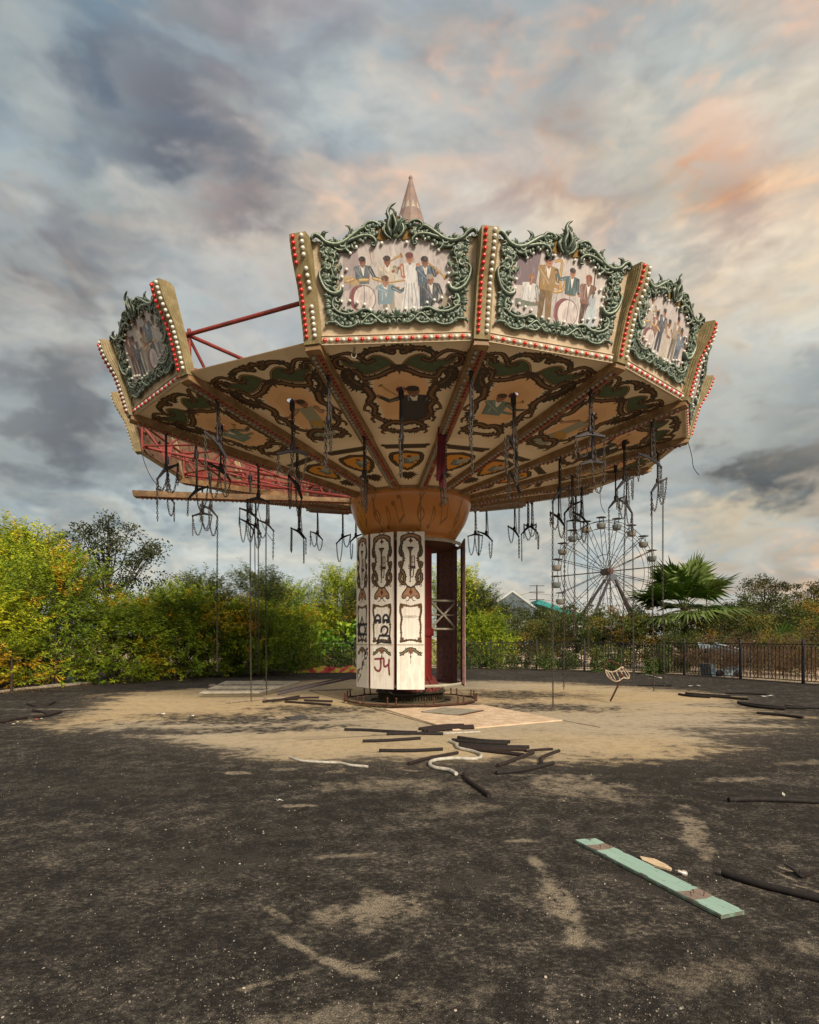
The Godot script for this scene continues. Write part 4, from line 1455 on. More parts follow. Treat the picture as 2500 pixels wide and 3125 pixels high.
	lug.rod(Vector3(-0.03, -0.12, 0), Vector3(0.03, -0.12, 0), 0.028, 8)
	var lug_mesh := lug.mesh()
	var tie := Geo.new()
	var half := 6.05 * sin(STEP / 2.0)
	tie.rod(Vector3(-half, hi, 0), Vector3(half, hi, 0), 0.036, 6)
	var tie_mesh := tie.mesh()
	for k in range(-8, 8):
		var a := Transform3D(Basis(Vector3.UP, vertex_angle(k)), Vector3.ZERO)
		var m := Transform3D(Basis(Vector3.UP, vertex_angle(k) + STEP / 2.0), Vector3.ZERO)
		put("truss_arm", arm_mesh, M.truss, ride, tilt * a)
		put("ring_bar", tie_mesh, M.truss, ride, tilt * m * Transform3D(Basis(), Vector3(0, 0, 6.05 * cos(STEP / 2.0))))
		for r in [5.5, 3.7]:
			put("hanger_lug", lug_mesh, M.truss, ride, tilt * a * Transform3D(Basis(), Vector3(0, under(r) + 0.12, r)))
		# the short cross bar that carries the middle swing of each field
		var cross := 4.9 * sin(STEP / 2.0)
		var cg := Geo.new()
		cg.rod(Vector3(-cross, under(4.9) + 0.14, 4.9 * cos(STEP / 2.0)), Vector3(cross, under(4.9) + 0.14, 4.9 * cos(STEP / 2.0)), 0.03, 6)
		for s in [-1.0, 1.0]:
			cg.rod(Vector3(0, under(4.9) + 0.14, 4.8), Vector3(s * 6.0 * sin(STEP / 2.0), under(6.0) + 0.14, 6.0 * cos(STEP / 2.0)), 0.022, 6)
			cg.rod(Vector3(0, under(4.9) + 0.14, 4.8), Vector3(s * 3.0 * sin(STEP / 2.0), under(3.0) + 0.14, 3.0 * cos(STEP / 2.0)), 0.022, 6)
		put("cross_bar", cg.mesh(), M.truss, ride, tilt * m)
	var hub := Geo.new()
	hub.lathe([V(0.9, 4.9), V(0.9, 6.5), V(0.5, 6.6), V(0.34, 9.2), V(0.3, 9.3)], 20)
	put("hub_drum", hub.mesh(), M.truss, ride, tilt)
	var cone := Geo.new()
	for i in 12:
		var a := TAU * i / 12.0
		var b := TAU * (i + 1) / 12.0
		var at_ := func(ang: float, y: float, r: float) -> Vector3: return Vector3(sin(ang) * r, y, cos(ang) * r)
		cone.face([at_.call(a, 8.9, 1.02), at_.call(b, 8.9, 1.02), at_.call(b, 12.38, 0.035), at_.call(a, 12.38, 0.035)])
	cone.lathe([V(0.04, 12.37), V(0.05, 12.41), V(0.03, 12.45), V(0.001, 12.46)], 10)
	put("spire", cone.mesh(), M.spire, ride)
	var zig := Geo.new()
	for i in 12:
		var a := TAU * (i + 0.5) / 12.0
		var w := TAU / 24.0
		var r0 := 0.31 + 0.006
		var r1 := 0.19 + 0.010
		var base_y := 11.38
		var tip := Vector3(sin(a) * r1, base_y + 0.40, cos(a) * r1)
		zig.face([Vector3(sin(a - w) * r0, base_y, cos(a - w) * r0), Vector3(sin(a + w) * r0, base_y, cos(a + w) * r0), tip])
	put("zigzag_collar", zig.mesh(), M.white_steel, ride)

	# --- bowl
	var bowl := Geo.new()
	var prof := []
	for q in smooth([V(1.00, 3.72), V(1.12, 3.92), V(1.30, 4.22), V(1.41, 4.55), V(1.425, 4.68), V(1.40, 4.75), V(1.36, 4.77)], 4):
		prof.append(q)
	bowl.lathe(prof, 48)
	var bm := plain(Color.WHITE, 0.28, 0.0, 0.55)
	bm.albedo_texture = bowl_picture()
	bm.normal_enabled = false
	put("bowl", bowl.mesh(), bm, ride)
	var cuff := Geo.new()
	for i in 16:
		var a := vertex_angle(i) + STEP / 2.0
		var t := Transform3D(Basis(Vector3.UP, a), Vector3.ZERO)
		cuff.box(t * Transform3D(Basis(Vector3.RIGHT, 0.25), Vector3(0, 4.755, 1.385)), Vector3(0.40, 0.09, 0.06))
	put("bowl_rim", cuff.mesh(), M.tan, ride)
	var under_bowl := Geo.new()
	under_bowl.lathe([V(0.5, 3.60), V(0.98, 3.62), V(1.0, 3.72)], 32)
	put("bowl_foot", under_bowl.mesh(), M.rust, ride)

	# --- column, base, gear ring, pit edge
	var col := Geo.new()
	col.lathe([V(0.52, 0.30), V(0.52, 0.62), V(0.5, 0.64), V(0.5, 1.55), V(0.55, 1.56), V(0.55, 1.72), V(0.5, 1.74), V(0.5, 4.0)], 28)
	put("column", col.mesh(), M.red, ride)
	var foot := Geo.new()
	foot.lathe([V(0.72, 0.27), V(0.68, 0.31), V(0.58, 0.50), V(0.53, 0.52)], 28)
	for i in 10:
		var t := Transform3D(Basis(Vector3.UP, TAU * i / 10.0 + 0.2), Vector3.ZERO)
		foot.plate(PackedVector2Array([V(0.5, 0.27), V(0.73, 0.27), V(0.71, 0.33), V(0.55, 0.62), V(0.5, 0.62)]), 0.03, t * Transform3D(Basis(Vector3(0, 0, 1), Vector3(0, 1, 0), Vector3(-1, 0, 0)), Vector3.ZERO))
	put("column_foot", foot.mesh(), worn(c8(112, 36, 34), c8(84, 54, 46), 0.5, 96, 0.8, 0.0, 0.6), ride)
	var gear := Geo.new()
	gear.lathe([V(0.76, 0.02), V(0.80, 0.03), V(0.80, 0.07), V(0.74, 0.075), V(0.74, 0.23), V(0.82, 0.235), V(0.82, 0.28), V(0.5, 0.285)], 40)
	for i in 72:
		var t := Transform3D(Basis(Vector3.UP, TAU * i / 72.0), Vector3.ZERO)
		gear.box(t * Transform3D(Basis(), Vector3(0, 0.15, 0.755)), Vector3(0.03, 0.15, 0.03))
	put("gear_ring", gear.mesh(), M.oily, ride)
	var bolt := Geo.new()
	bolt.lathe([V(0.028, 0.0), V(0.028, 0.03), V(0.015, 0.032), V(0.015, 0.07), V(0.001, 0.072)], 6)
	var bolt_mesh := bolt.mesh()
	for i in 22:
		var a := TAU * i / 22.0
		put("bolt", bolt_mesh, M.oily, ride, Transform3D(Basis(), Vector3(sin(a) * 0.77, 0.279, cos(a) * 0.77)))
	var pit := Geo.new()
	pit.lathe([V(0.98, 0.012), V(0.98, 0.05), V(1.50, 0.05), V(1.52, 0.01)], 12, Transform3D(Basis(Vector3.UP, PI / 12.0), Vector3.ZERO))
	put("pit_edge", pit.mesh(), worn(c8(132, 112, 82), c8(92, 82, 58), 0.7, 97, 0.9), ride)
	var sump := Geo.new()
	sump.lathe([V(0.99, 0.014), V(0.3, 0.016)], 24)
	put("pit_floor", sump.mesh(), plain(c8(26, 23, 18), 0.8), ride)
	var rail := Geo.new()
	for i in 12:
		var a := TAU * (i + 0.5) / 12.0
		var b := TAU * (i + 1.5) / 12.0
		var lift := 0.068
		var p := Vector3(sin(a) * 1.57, lift, cos(a) * 1.57)
		var q := Vector3(sin(b) * 1.57, lift, cos(b) * 1.57)
		var x := Transform3D(Basis(Vector3.UP, (a + b) / 2.0), (p + q) / 2.0)
		rail.bar(x, Vector3(p.distance_to(q) + 0.01, 0.035, 0.045), 0.006)
	put("pit_rail", rail.mesh(), M.rust, ride)
	var stud := Geo.new()
	stud.lathe([V(0.026, 0.0), V(0.026, 0.03), V(0.016, 0.034), V(0.016, 0.12), V(0.022, 0.12), V(0.022, 0.15), V(0.001, 0.155)], 7)
	var stud_mesh := stud.mesh()
	for i in 12:
		for s in [-1.0, 1.0]:
			var a: float = TAU * (i + 0.5) / 12.0 + s * 0.062
			put("stud", stud_mesh, M.rust, ride, Transform3D(Basis(Vector3(1, 0, 0.4).normalized(), rng.randf_range(-0.05, 0.05)), Vector3(sin(a) * 1.56, 0.082, cos(a) * 1.56)))
	var hose := Geo.new()
	hose.tube(smooth([Vector3(-0.5, 0.46, 1.0), Vector3(-0.46, 0.30, 1.0), Vector3(-0.25, 0.25, 0.98), Vector3(0.1, 0.25, 0.9), Vector3(0.3, 0.30, 0.8), Vector3(0.36, 0.42, 0.6)], 6), 0.025, 8)
	put("hydraulic_hose", hose.mesh(), plain(c8(24, 23, 24), 0.5), ride)

	# --- door cladding on its two hoops
	var hoop := Geo.new()
	hoop.lathe([V(1.17, -0.03), V(1.215, -0.03), V(1.215, 0.03), V(1.17, 0.03), V(1.17, -0.03)], 36)
	var hoop_mesh := hoop.mesh()
	for y in [0.45, 3.68]:
		put("hoop", hoop_mesh, M.white_steel, ride, Transform3D(Basis(), Vector3(0, y, 0)))
	var slab := Geo.new()
	slab.plate(PackedVector2Array([V(-0.302, 0.0), V(0.302, 0.0), V(0.302, 3.43), V(-0.302, 3.43)]), 0.03)
	for s in [-1.0, 1.0]:
		slab.at(Vector3(s * 0.28, 1.71, -0.03), Vector3(0.03, 3.3, 0.03))
	for y in [0.1, 1.1, 2.2, 3.3]:
		slab.at(Vector3(0, y, -0.031), Vector3(0.53, 0.04, 0.028))
	var slab_mesh := slab.mesh()
	var skin := Geo.new()
	skin.plate(PackedVector2Array([V(-0.30, 0.003), V(0.30, 0.003), V(0.30, 3.427), V(-0.30, 3.427)]), 0.004, Transform3D(Basis(), Vector3(0, 0, 0.018)), Rect2(-0.30, 0.003, 0.60, 3.424))
	var skin_mesh := skin.mesh()
	var doors := [picture_material(door_picture(0), 0.8), picture_material(door_picture(1), 0.8), picture_material(door_picture(2), 0.8)]
	for q in [[0, 0], [-1, 1], [-2, 2], [3, 0], [4, 0]]:
		var a: float = TAU * q[0] / 12.0
		var hung := Transform3D(Basis(Vector3.UP, a), Vector3.ZERO) * Transform3D(Basis(), Vector3(0, 0.385, 1.25))
		if q[0] == 4:
			hung = Transform3D(Basis(Vector3.UP, 2.3126), Vector3(0.885, 0.385, -0.70))
		var o := put("door_panel", slab_mesh, M.door_back, ride, hung)
		put("painted_face", skin_mesh, doors[q[1]], o)
		var joint := Geo.new()
		joint.at(Vector3(0, 3.43 - 2.455, 0.023), Vector3(0.57, 0.018, 0.012))
		put("trim_strip", joint.mesh(), M.white_steel, o)
	var post := Geo.new()
	post.at(Vector3(0, 2.07, 0), Vector3(0.05, 3.3, 0.05))
	var post_mesh := post.mesh()
	for i in [-3, -2, -1, 0, 3]:
		var a: float = TAU * (i + 0.5) / 12.0
		put("frame_post", post_mesh, M.door_back if i > 1 else M.red, ride, Transform3D(Basis(Vector3.UP, a), Vector3(sin(a) * 1.13, 0, cos(a) * 1.13)))
	var brace := Geo.new()
	var c0 := Vector3(0.48, 0, -0.12)
	var c1 := Vector3(1.10, 0, -0.32)
	for q in [[2.40, 2.40], [1.72, 1.72], [2.38, 1.74], [1.74, 2.38]]:
		brace.rod(c0 + Vector3(0, q[0], 0.02 if q[0] > q[1] else 0.0), c1 + Vector3(0, q[1], 0.02 if q[0] > q[1] else 0.0), 0.03, 4)
	brace.rod(c0 + Vector3(0, 2.06, -0.05), c1 + Vector3(0, 2.06, -0.05), 0.02, 4)
	put("cross_brace", brace.mesh(), M.white_steel, ride)

	# --- the remaining lamps as one part
	var mm := MultiMesh.new()
	mm.transform_format = MultiMesh.TRANSFORM_3D
	mm.use_colors = true
	mm.mesh = bulb_mesh
	mm.instance_count = bulb_at.size()
	for i in bulb_at.size():
		mm.set_instance_transform(i, bulb_at[i])
		mm.set_instance_color(i, bulb_col[i])
	var many := MultiMeshInstance3D.new()
	many.name = "small_bulbs"
	many.multimesh = mm
	many.material_override = M.bulbs
	ride.add_child(many)
	many.set_meta("kind", "stuff")


# ---------------------------------------------------------------- swing hangers and chains
var link_v := PackedVector3Array()
var link_n := PackedVector3Array()
var link_i := PackedInt32Array()


func make_link() -> void:
	var g := Geo.new()
	var path := []
	for i in 9:
		var a := TAU * i / 8.0
		path.append(Vector3(cos(a) * 0.0165, sin(a) * 0.034, 0))
	g.tube(path, 0.0075, 4, false)
	link_v = g.v
	link_n = g.n
	link_i = g.ix


# links strung along a path, each turned a quarter against the one before
func string_links(g: Geo, path: Array) -> void:
	var pitch := 0.053
	var need := 0.0
	var turn := rng.randf() * 3.0
	var f := 0
	for i in path.size() - 1:
		var a: Vector3 = path[i]
		var b: Vector3 = path[i + 1]
		var l := a.distance_to(b)
		var d := (b - a) / maxf(l, 1e-6)
		while need <= l:
			var u := (Vector3.UP if absf(d.y) < 0.8 else Vector3.RIGHT)
			var x := (u - d * u.dot(d)).normalized().rotated(d, turn + (PI / 2 if f % 2 else 0.0))
			var t := Transform3D(Basis(x, d, x.cross(d)), a + d * need)
			var at_ := g.v.size()
			g.v.append_array(t * link_v)
			for q in link_n:
				g.n.append(t.basis * q)
			for q in link_i:
				g.ix.append(q + at_)
			f += 1
			need += pitch
		need -= l
	while g.t.size() < g.v.size():
		g.t.append(Vector2.ZERO)
		g.c.append(Color.WHITE)


func hang_loop(a: Vector3, b: Vector3, sag: float) -> Array:
	var out := []
	for i in 15:
		var f := i / 14.0
		var s := 4.0 * f * (1.0 - f)
		out.append(a.lerp(b, f) + Vector3(0, -sag * pow(s, 0.75), 0))
	return out


func set_hangers() -> void:
	make_link()
	rng.seed = 77
	var rodg := Geo.new()
	rodg.rod(Vector3(0, 0.2, 0), Vector3(0, -0.80, 0), 0.018, 7)
	rodg.lathe([V(0.03, -0.16), V(0.045, -0.13), V(0.045, 0.0), V(0.03, 0.03)], 8)
	rodg.lathe([V(0.02, -0.83), V(0.04, -0.80), V(0.04, -0.74), V(0.022, -0.70)], 8)
	var rod_mesh := rodg.mesh()
	var barg := Geo.new()
	barg.plate(PackedVector2Array([V(-0.25, -0.06), V(-0.255, -0.035), V(-0.04, 0.035), V(0.04, 0.035), V(0.255, -0.035), V(0.25, -0.06), V(0.05, -0.025), V(-0.05, -0.025)]), 0.045)
	var bar_mesh := barg.mesh()
	var words := ["", "first", "second", "third", "fourth", "fifth", "sixth", "seventh", "eighth"]
	# seen in the photograph: turn, tilt, and long chains as [end, length]
	var known := {
		"outer4": [0.2, 0.72, [[-1, 4.25], [0.4, 4.4]]], "middle3": [0.3, 0.6, []], "middle4": [0.2, 0.62, []], "outer5": [0.2, -0.75, [[1, 4.3]]],
		"inner4": [0.1, 0.62, [[-1, 3.9], [0, 2.9]]], "inner3": [0.2, 0.75, [[-1, 4.1]]], "inner5": [0.1, -0.75, []], "outer6": [0.0, -0.08, []], "middle5": [0.1, -0.62, [[1, 3.6]]],
		"outer-4": [0.1, 0.06, []], "middle-4": [0.1, -0.62, [[1, 3.7]]], "outer-3": [0.2, -0.7, []], "middle-3": [0.2, 0.62, []], "outer-2": [0.3, 0.7, []],
		"inner-3": [0.1, -0.55, [[0.2, 4.2]]], "inner-4": [0.0, -0.6, [[0.1, 4.2]]], "outer-5": [0.1, -0.7, [[0.1, 4.1], [0.6, 4.1]]], "inner-2": [-0.2, -0.12, []],
		"middle-1": [0.1, 0.05, []], "middle0": [1.5, 0.0, []], "inner0": [1.4, 0.1, []], "inner1": [1.5, 0.0, []], "outer0": [1.5, 0.1, []], "outer1": [1.4, 0.0, []],
		"outer2": [0.1, 0.05, []], "middle1": [1.0, -0.6, []], "inner2": [0.9, -0.7, []], "outer-1": [0.6, -0.8, []], "middle-2": [0.5, -0.6, []], "inner-1": [0.8, -0.9, []], "middle2": [0.2, 0.1, []],
	}
	for row in [["outer", 5.5, 0.0], ["middle", 4.9, 0.5], ["inner", 3.7, 0.0]]:
		for k in range(-8, 8):
			var called: String = row[0] + str(k)
			if called in ["outer-8", "outer-7", "middle-8", "inner-8", "inner-7"]:
				continue
			var a: float = PHASE + (k + row[2]) * STEP
			var r: float = row[1] * (cos(STEP / 2.0) if row[0] == "middle" else 1.0)
			var at_ := RIDE + Vector3(sin(a) * r, under(row[1]) + sin(a) * r * 0.014, cos(a) * r)
			var o := base("swing_hanger", at_)
			var spec: Array = known.get(called, [rng.randf_range(-0.4, 0.4), [0.6, -0.6, 0.08, -0.7][rng.randi() % 4], []])
			var long: Array = spec[2]
			var chains := "one long chain" if long.size() == 1 else ("two long chains" if long.size() > 1 else "short looped chains")
			var where := ""
			if row[0] == "middle":
				where = "through the trumpeter ceiling panel" if k == 0 else "through the %s ceiling panel %s of the trumpeter" % [words[absi(k)], "right" if k > 0 else "left"]
			else:
				where = "%s row, %s beam %s of the trumpeter panel" % [row[0], words[k if k > 0 else 1 - k], "right" if k > 0 else "left"]
			tag(o, "hanger with %s, %s" % [chains, where], "swing hanger", "swing hangers under the canopy")
			put("rod", rod_mesh, M.black_steel, o)
			var bx := Transform3D(Basis(Vector3.UP, spec[0]) * Basis(Vector3(0, 0, 1), spec[1]), Vector3(0, -0.83, 0))
			put("crossbar", bar_mesh, M.black_steel, o, bx)
			var e0 := bx * Vector3(-0.24, -0.05, 0)
			var e1 := bx * Vector3(0.24, -0.05, 0)
			var root := Vector3(0.02, -0.16, 0.03)
			if called == "middle4":
				continue
			for q in long:
				var g := Geo.new()
				var p: Vector3 = bx * Vector3(0.26 * q[0], -0.06, 0.02)
				string_links(g, [p, p + Vector3(rng.randf_range(-0.02, 0.02), -q[1] * 0.5, 0), p + Vector3(rng.randf_range(-0.02, 0.05), -q[1], 0)])
				put("long_chain", g.mesh(), M.chain, o)
			# guard chain beside the rod
			var gd := Geo.new()
			string_links(gd, hang_loop(root, bx * Vector3(0.05, 0.03, 0.03), rng.randf_range(0.0, 0.05)))
			put("chain", gd.mesh(), M.chain, o)
			for s in 2:
				var e := e0 if s == 0 else e1
				var kind := rng.randi() % 4
				var g := Geo.new()
				if kind == 0:
					string_links(g, hang_loop(e, bx * Vector3(-0.02, -0.03, 0.02), rng.randf_range(0.35, 0.6)))
				elif kind == 1:
					string_links(g, hang_loop(e, e + Vector3(rng.randf_range(-0.09, 0.09), -0.05, 0.02), rng.randf_range(0.4, 0.75)))
				elif kind == 2:
					string_links(g, [e, e + Vector3(rng.randf_range(-0.02, 0.02), -rng.randf_range(0.35, 0.8), 0)])
				else:
					string_links(g, hang_loop(e, bx * Vector3(0.02, -0.03, -0.02), rng.randf_range(0.25, 0.5)))
					string_links(g, [e, e + Vector3(0, -rng.randf_range(0.3, 0.55), 0)])
				put("chain", g.mesh(), M.chain, o)
	# the one seat that is left
	var c := base("swing_chair", Vector3(4.82, 0.0, -14.62))
	tag(c, "bent white wire swing chair hanging low on two chains", "swing chair")
	var y0 := 0.705
	var P := func(x: float, y: float, z: float) -> Vector3: return Vector3(x, y0 + y, z)
	var white := worn(c8(206, 198, 180), c8(150, 120, 92), 0.15, 98, 0.6, 0.0, 0.3)
	var h := Geo.new()
	h.tube(smooth([P.call(-0.25, 0.02, 0.0), P.call(-0.24, 0.15, -0.12), P.call(-0.09, 0.26, -0.2), P.call(0.06, 0.21, -0.16), P.call(0.16, 0.12, -0.06), P.call(0.23, 0.04, 0.0), P.call(0.27, -0.07, 0.08)], 5), 0.017, 7)
	put("back_hoop", h.mesh(), M.rust, c)
	var rim := Geo.new()
	rim.tube(smooth([P.call(-0.25, 0.05, 0.0), P.call(-0.16, 0.02, 0.02), P.call(-0.08, 0.01, 0.03), P.call(0.05, 0.07, 0.02), P.call(0.13, 0.12, 0.0), P.call(0.18, 0.11, 0.0)], 4), 0.016, 7)
	put("upper_rail", rim.mesh(), white, c)
	var low := Geo.new()
	low.tube(smooth([P.call(-0.25, 0.02, 0.02), P.call(-0.21, -0.10, 0.1), P.call(-0.10, -0.19, 0.2), P.call(0.0, -0.18, 0.22), P.call(0.10, -0.12, 0.2), P.call(0.23, -0.13, 0.18), P.call(0.27, -0.06, 0.1)], 5), 0.016, 7)
	put("lower_rail", low.mesh(), white, c)
	for q in [[-0.21, 0.03, -0.15, -0.14], [-0.12, 0.01, -0.07, -0.17], [-0.01, 0.03, 0.03, -0.16], [0.07, 0.08, 0.14, -0.12], [0.14, 0.11, 0.22, -0.12], [0.2, 0.08, 0.26, -0.06]]:
		var s := Geo.new()
		s.rod(P.call(q[0], q[1], 0.015), P.call(q[2], q[3], 0.18), 0.012, 6)
		put("slat", s.mesh(), white, c)
	var leg := Geo.new()
	leg.rod(P.call(0.09, -0.07, 0.2), P.call(-0.17, -0.665, 0.12), 0.022, 7)
	leg.rod(P.call(0.02, -0.06, 0.2), P.call(0.11, -0.06, 0.2), 0.024, 7)
	put("safety_post", leg.mesh(), M.rust, c)
	var hb := Transform3D(Basis(Vector3.UP, 0.2) * Basis(Vector3(0, 0, 1), 0.62), Vector3.ZERO)
	var bar_at := Vector3(sin(PHASE + 4.5 * STEP) * 4.806, under(4.9) + 0.067 - 0.83, cos(PHASE + 4.5 * STEP) * 4.806) + RIDE - c.position
	for q in [[-0.26, P.call(-0.05, 0.26, -0.2)], [0.26, P.call(0.18, 0.11, -0.04)]]:
		var top: Vector3 = bar_at + hb * Vector3(q[0], -0.06, 0)
		var foot: Vector3 = q[1]
		var mid := Vector3(foot.x, 1.62, foot.z)
		var s := Geo.new()
		s.rod(foot, mid, 0.014, 6)
		put("hanging_rod", s.mesh(), M.black_steel, c)
		var g := Geo.new()
		string_links(g, [top, top.lerp(mid, 0.5), mid])
		put("chain", g.mesh(), M.chain, c)
	# wine-red rag caught in the inner row
	var ra := PHASE + STEP
	var rag := Geo.new()
	for s in 3:
		var path := []
		var rad := []
		for i in 9:
			var f := i / 8.0
			path.append(Vector3(-0.045 + s * 0.045 + sin(f * 5.0 + s) * 0.008, 5.28 - f * (0.98 + 0.07 * s), sin(s * 2.0 + f * 3.0) * 0.02))
			rad.append(lerpf(0.018, 0.04, minf(1.0, f * 2.0)))
		rag.tube(path, rad, 7, true, 0.45, Vector3(0, 0, 1))
	tag(put("cloth_strip", rag.mesh(), worn(c8(104, 26, 40), c8(84, 20, 34), 0.2, 99, 0.9, 0.0, 0.5), null, Transform3D(Basis(), Vector3(RIDE.x + sin(ra) * 3.7 - 0.06, 0, RIDE.z + cos(ra) * 3.7 + 0.05))), "wine-red cloth strip draped over a hanger below the ceiling", "cloth")
	# loose cables hanging from the rim and one small lamp ring
	var cable := plain(c8(40, 38, 40), 0.6)
	var wires := [[-5.75, 5.70, -13.35, [V(0, 0), V(0.10, -0.45), V(0.30, -0.85), V(0.62, -1.10)], "thin black cable trailing from the rim at the far left"], [6.05, 5.76, -13.6, [V(0, 0), V(0.08, -0.3), V(0.12, -0.55), V(0.24, -0.72)], "thin black cable hanging from the rim at the far right"], [5.3, 5.72, -17.4, [V(0, 0), V(0.0, -0.35), V(0.05, -0.6), V(0.14, -0.75)], "short cable hanging from the right rim left of the long chains"], [-4.5, 5.70, -18.6, [V(0, 0), V(0.03, -0.5), V(0.22, -1.0), V(0.5, -1.4)], "thin cable hanging between the left hangers"]]
	for q in wires:
		var g := Geo.new()
		g.tube(smooth(q[3].map(func(p): return Vector3(p.x, p.y, 0)), 6), 0.008, 5)
		tag(put("dangling_cable", g.mesh(), cable, null, Transform3D(Basis(), Vector3(q[0], q[1], q[2]))), q[4], "cable", "loose cables under the rim")
	var ring := Geo.new()
	var loop := []
	for i in 13:
		loop.append(Vector3(cos(TAU * i / 12.0) * 0.035, sin(TAU * i / 12.0) * 0.045 - 0.12, 0))
	ring.tube(loop, 0.007, 5, false)
	ring.tube([Vector3(0.02, 0.02, 0), Vector3(0, -0.07, 0)], 0.016, 7)
	tag(put("hanging_ring", ring.mesh(), M.white_steel, null, Transform3D(Basis(), Vector3(-0.80, 5.70, -9.02))), "small pale ring dangling under the front panel's lamp strip", "ring")


# ---------------------------------------------------------------- fence
func set_fence() -> void:
	rng.seed = 91
	var iron := worn(c8(28, 30, 36), c8(44, 42, 42), 0.4, 101, 0.6, 0.2, 0.3)
	var feet := [V(-9.2, -31.0), V(-7.1, -31.05), V(-4.99, -31.1), V(-2.73, -31.1), V(-0.47, -30.9), V(1.77, -30.8), V(4.01, -30.76), V(6.11, -30.1), V(8.07, -28.9), V(9.77, -27.3), V(11.1, -25.3), V(12.1, -22.9), V(12.95, -20.6), V(13.8, -18.3), V(14.7, -16.0)]
	var fence := base("iron_fence", Vector3(4.0, 0, -30.8))
	tag(fence, "low black iron fence with pointed arches along the yard's far edge", "fence")
	var off := -fence.position
	var post := Geo.new()
	post.at(Vector3(0, 0.71, 0), Vector3(0.075, 1.42, 0.075))
	post.lathe([V(0.05, 1.42), V(0.05, 1.44), V(0.02, 1.47), V(0.001, 1.50)], 8)
	var post_mesh := post.mesh()
	var picket := Geo.new()
	picket.at(Vector3(0, 0.66, 0), Vector3(0.018, 1.14, 0.018))
	var picket_mesh := picket.mesh()
	for i in feet.size():
		put("post", post_mesh, iron, fence, Transform3D(Basis(), Vector3(feet[i].x, 0, feet[i].y) + off))
		if i == feet.size() - 1:
			break
		var a: Vector2 = feet[i]
		var b: Vector2 = feet[i + 1]
		var l := a.distance_to(b)
		var d := (b - a) / l
		var x := Transform3D(Basis(Vector3.UP, atan2(-d.y, d.x)), Vector3(a.x, 0, a.y) + off)
		for y in [0.10, 1.30]:
			var g := Geo.new()
			g.at(Vector3(l / 2, y, 0), Vector3(l - 0.08, 0.03, 0.03))
			put("rail", g.mesh(), iron, fence, x)
		var n := int(l / 0.14)
		var sp := l / n
		var arches := Geo.new()
		for k in range(1, n):
			put("picket", picket_mesh, iron, fence, x * Transform3D(Basis(Vector3.UP, rng.randf_range(-0.1, 0.1)), Vector3(k * sp, 0, 0)))
			if k < n - 1:
				var pts := []
				for j in 7:
					var f := j / 6.0
					pts.append(Vector3(k * sp + sp * 2.0 * f * 0.5 + (0.0), 1.10 + 0.19 * sin(PI * f), 0.012))
				arches.tube(pts, 0.007, 4, false)
		put("arch_row", arches.mesh(), iron, fence, x)


# ---------------------------------------------------------------- things far behind
func far_x(px: float, z: float) -> float:
	return (px - 1250.0) / 1911.2 * z


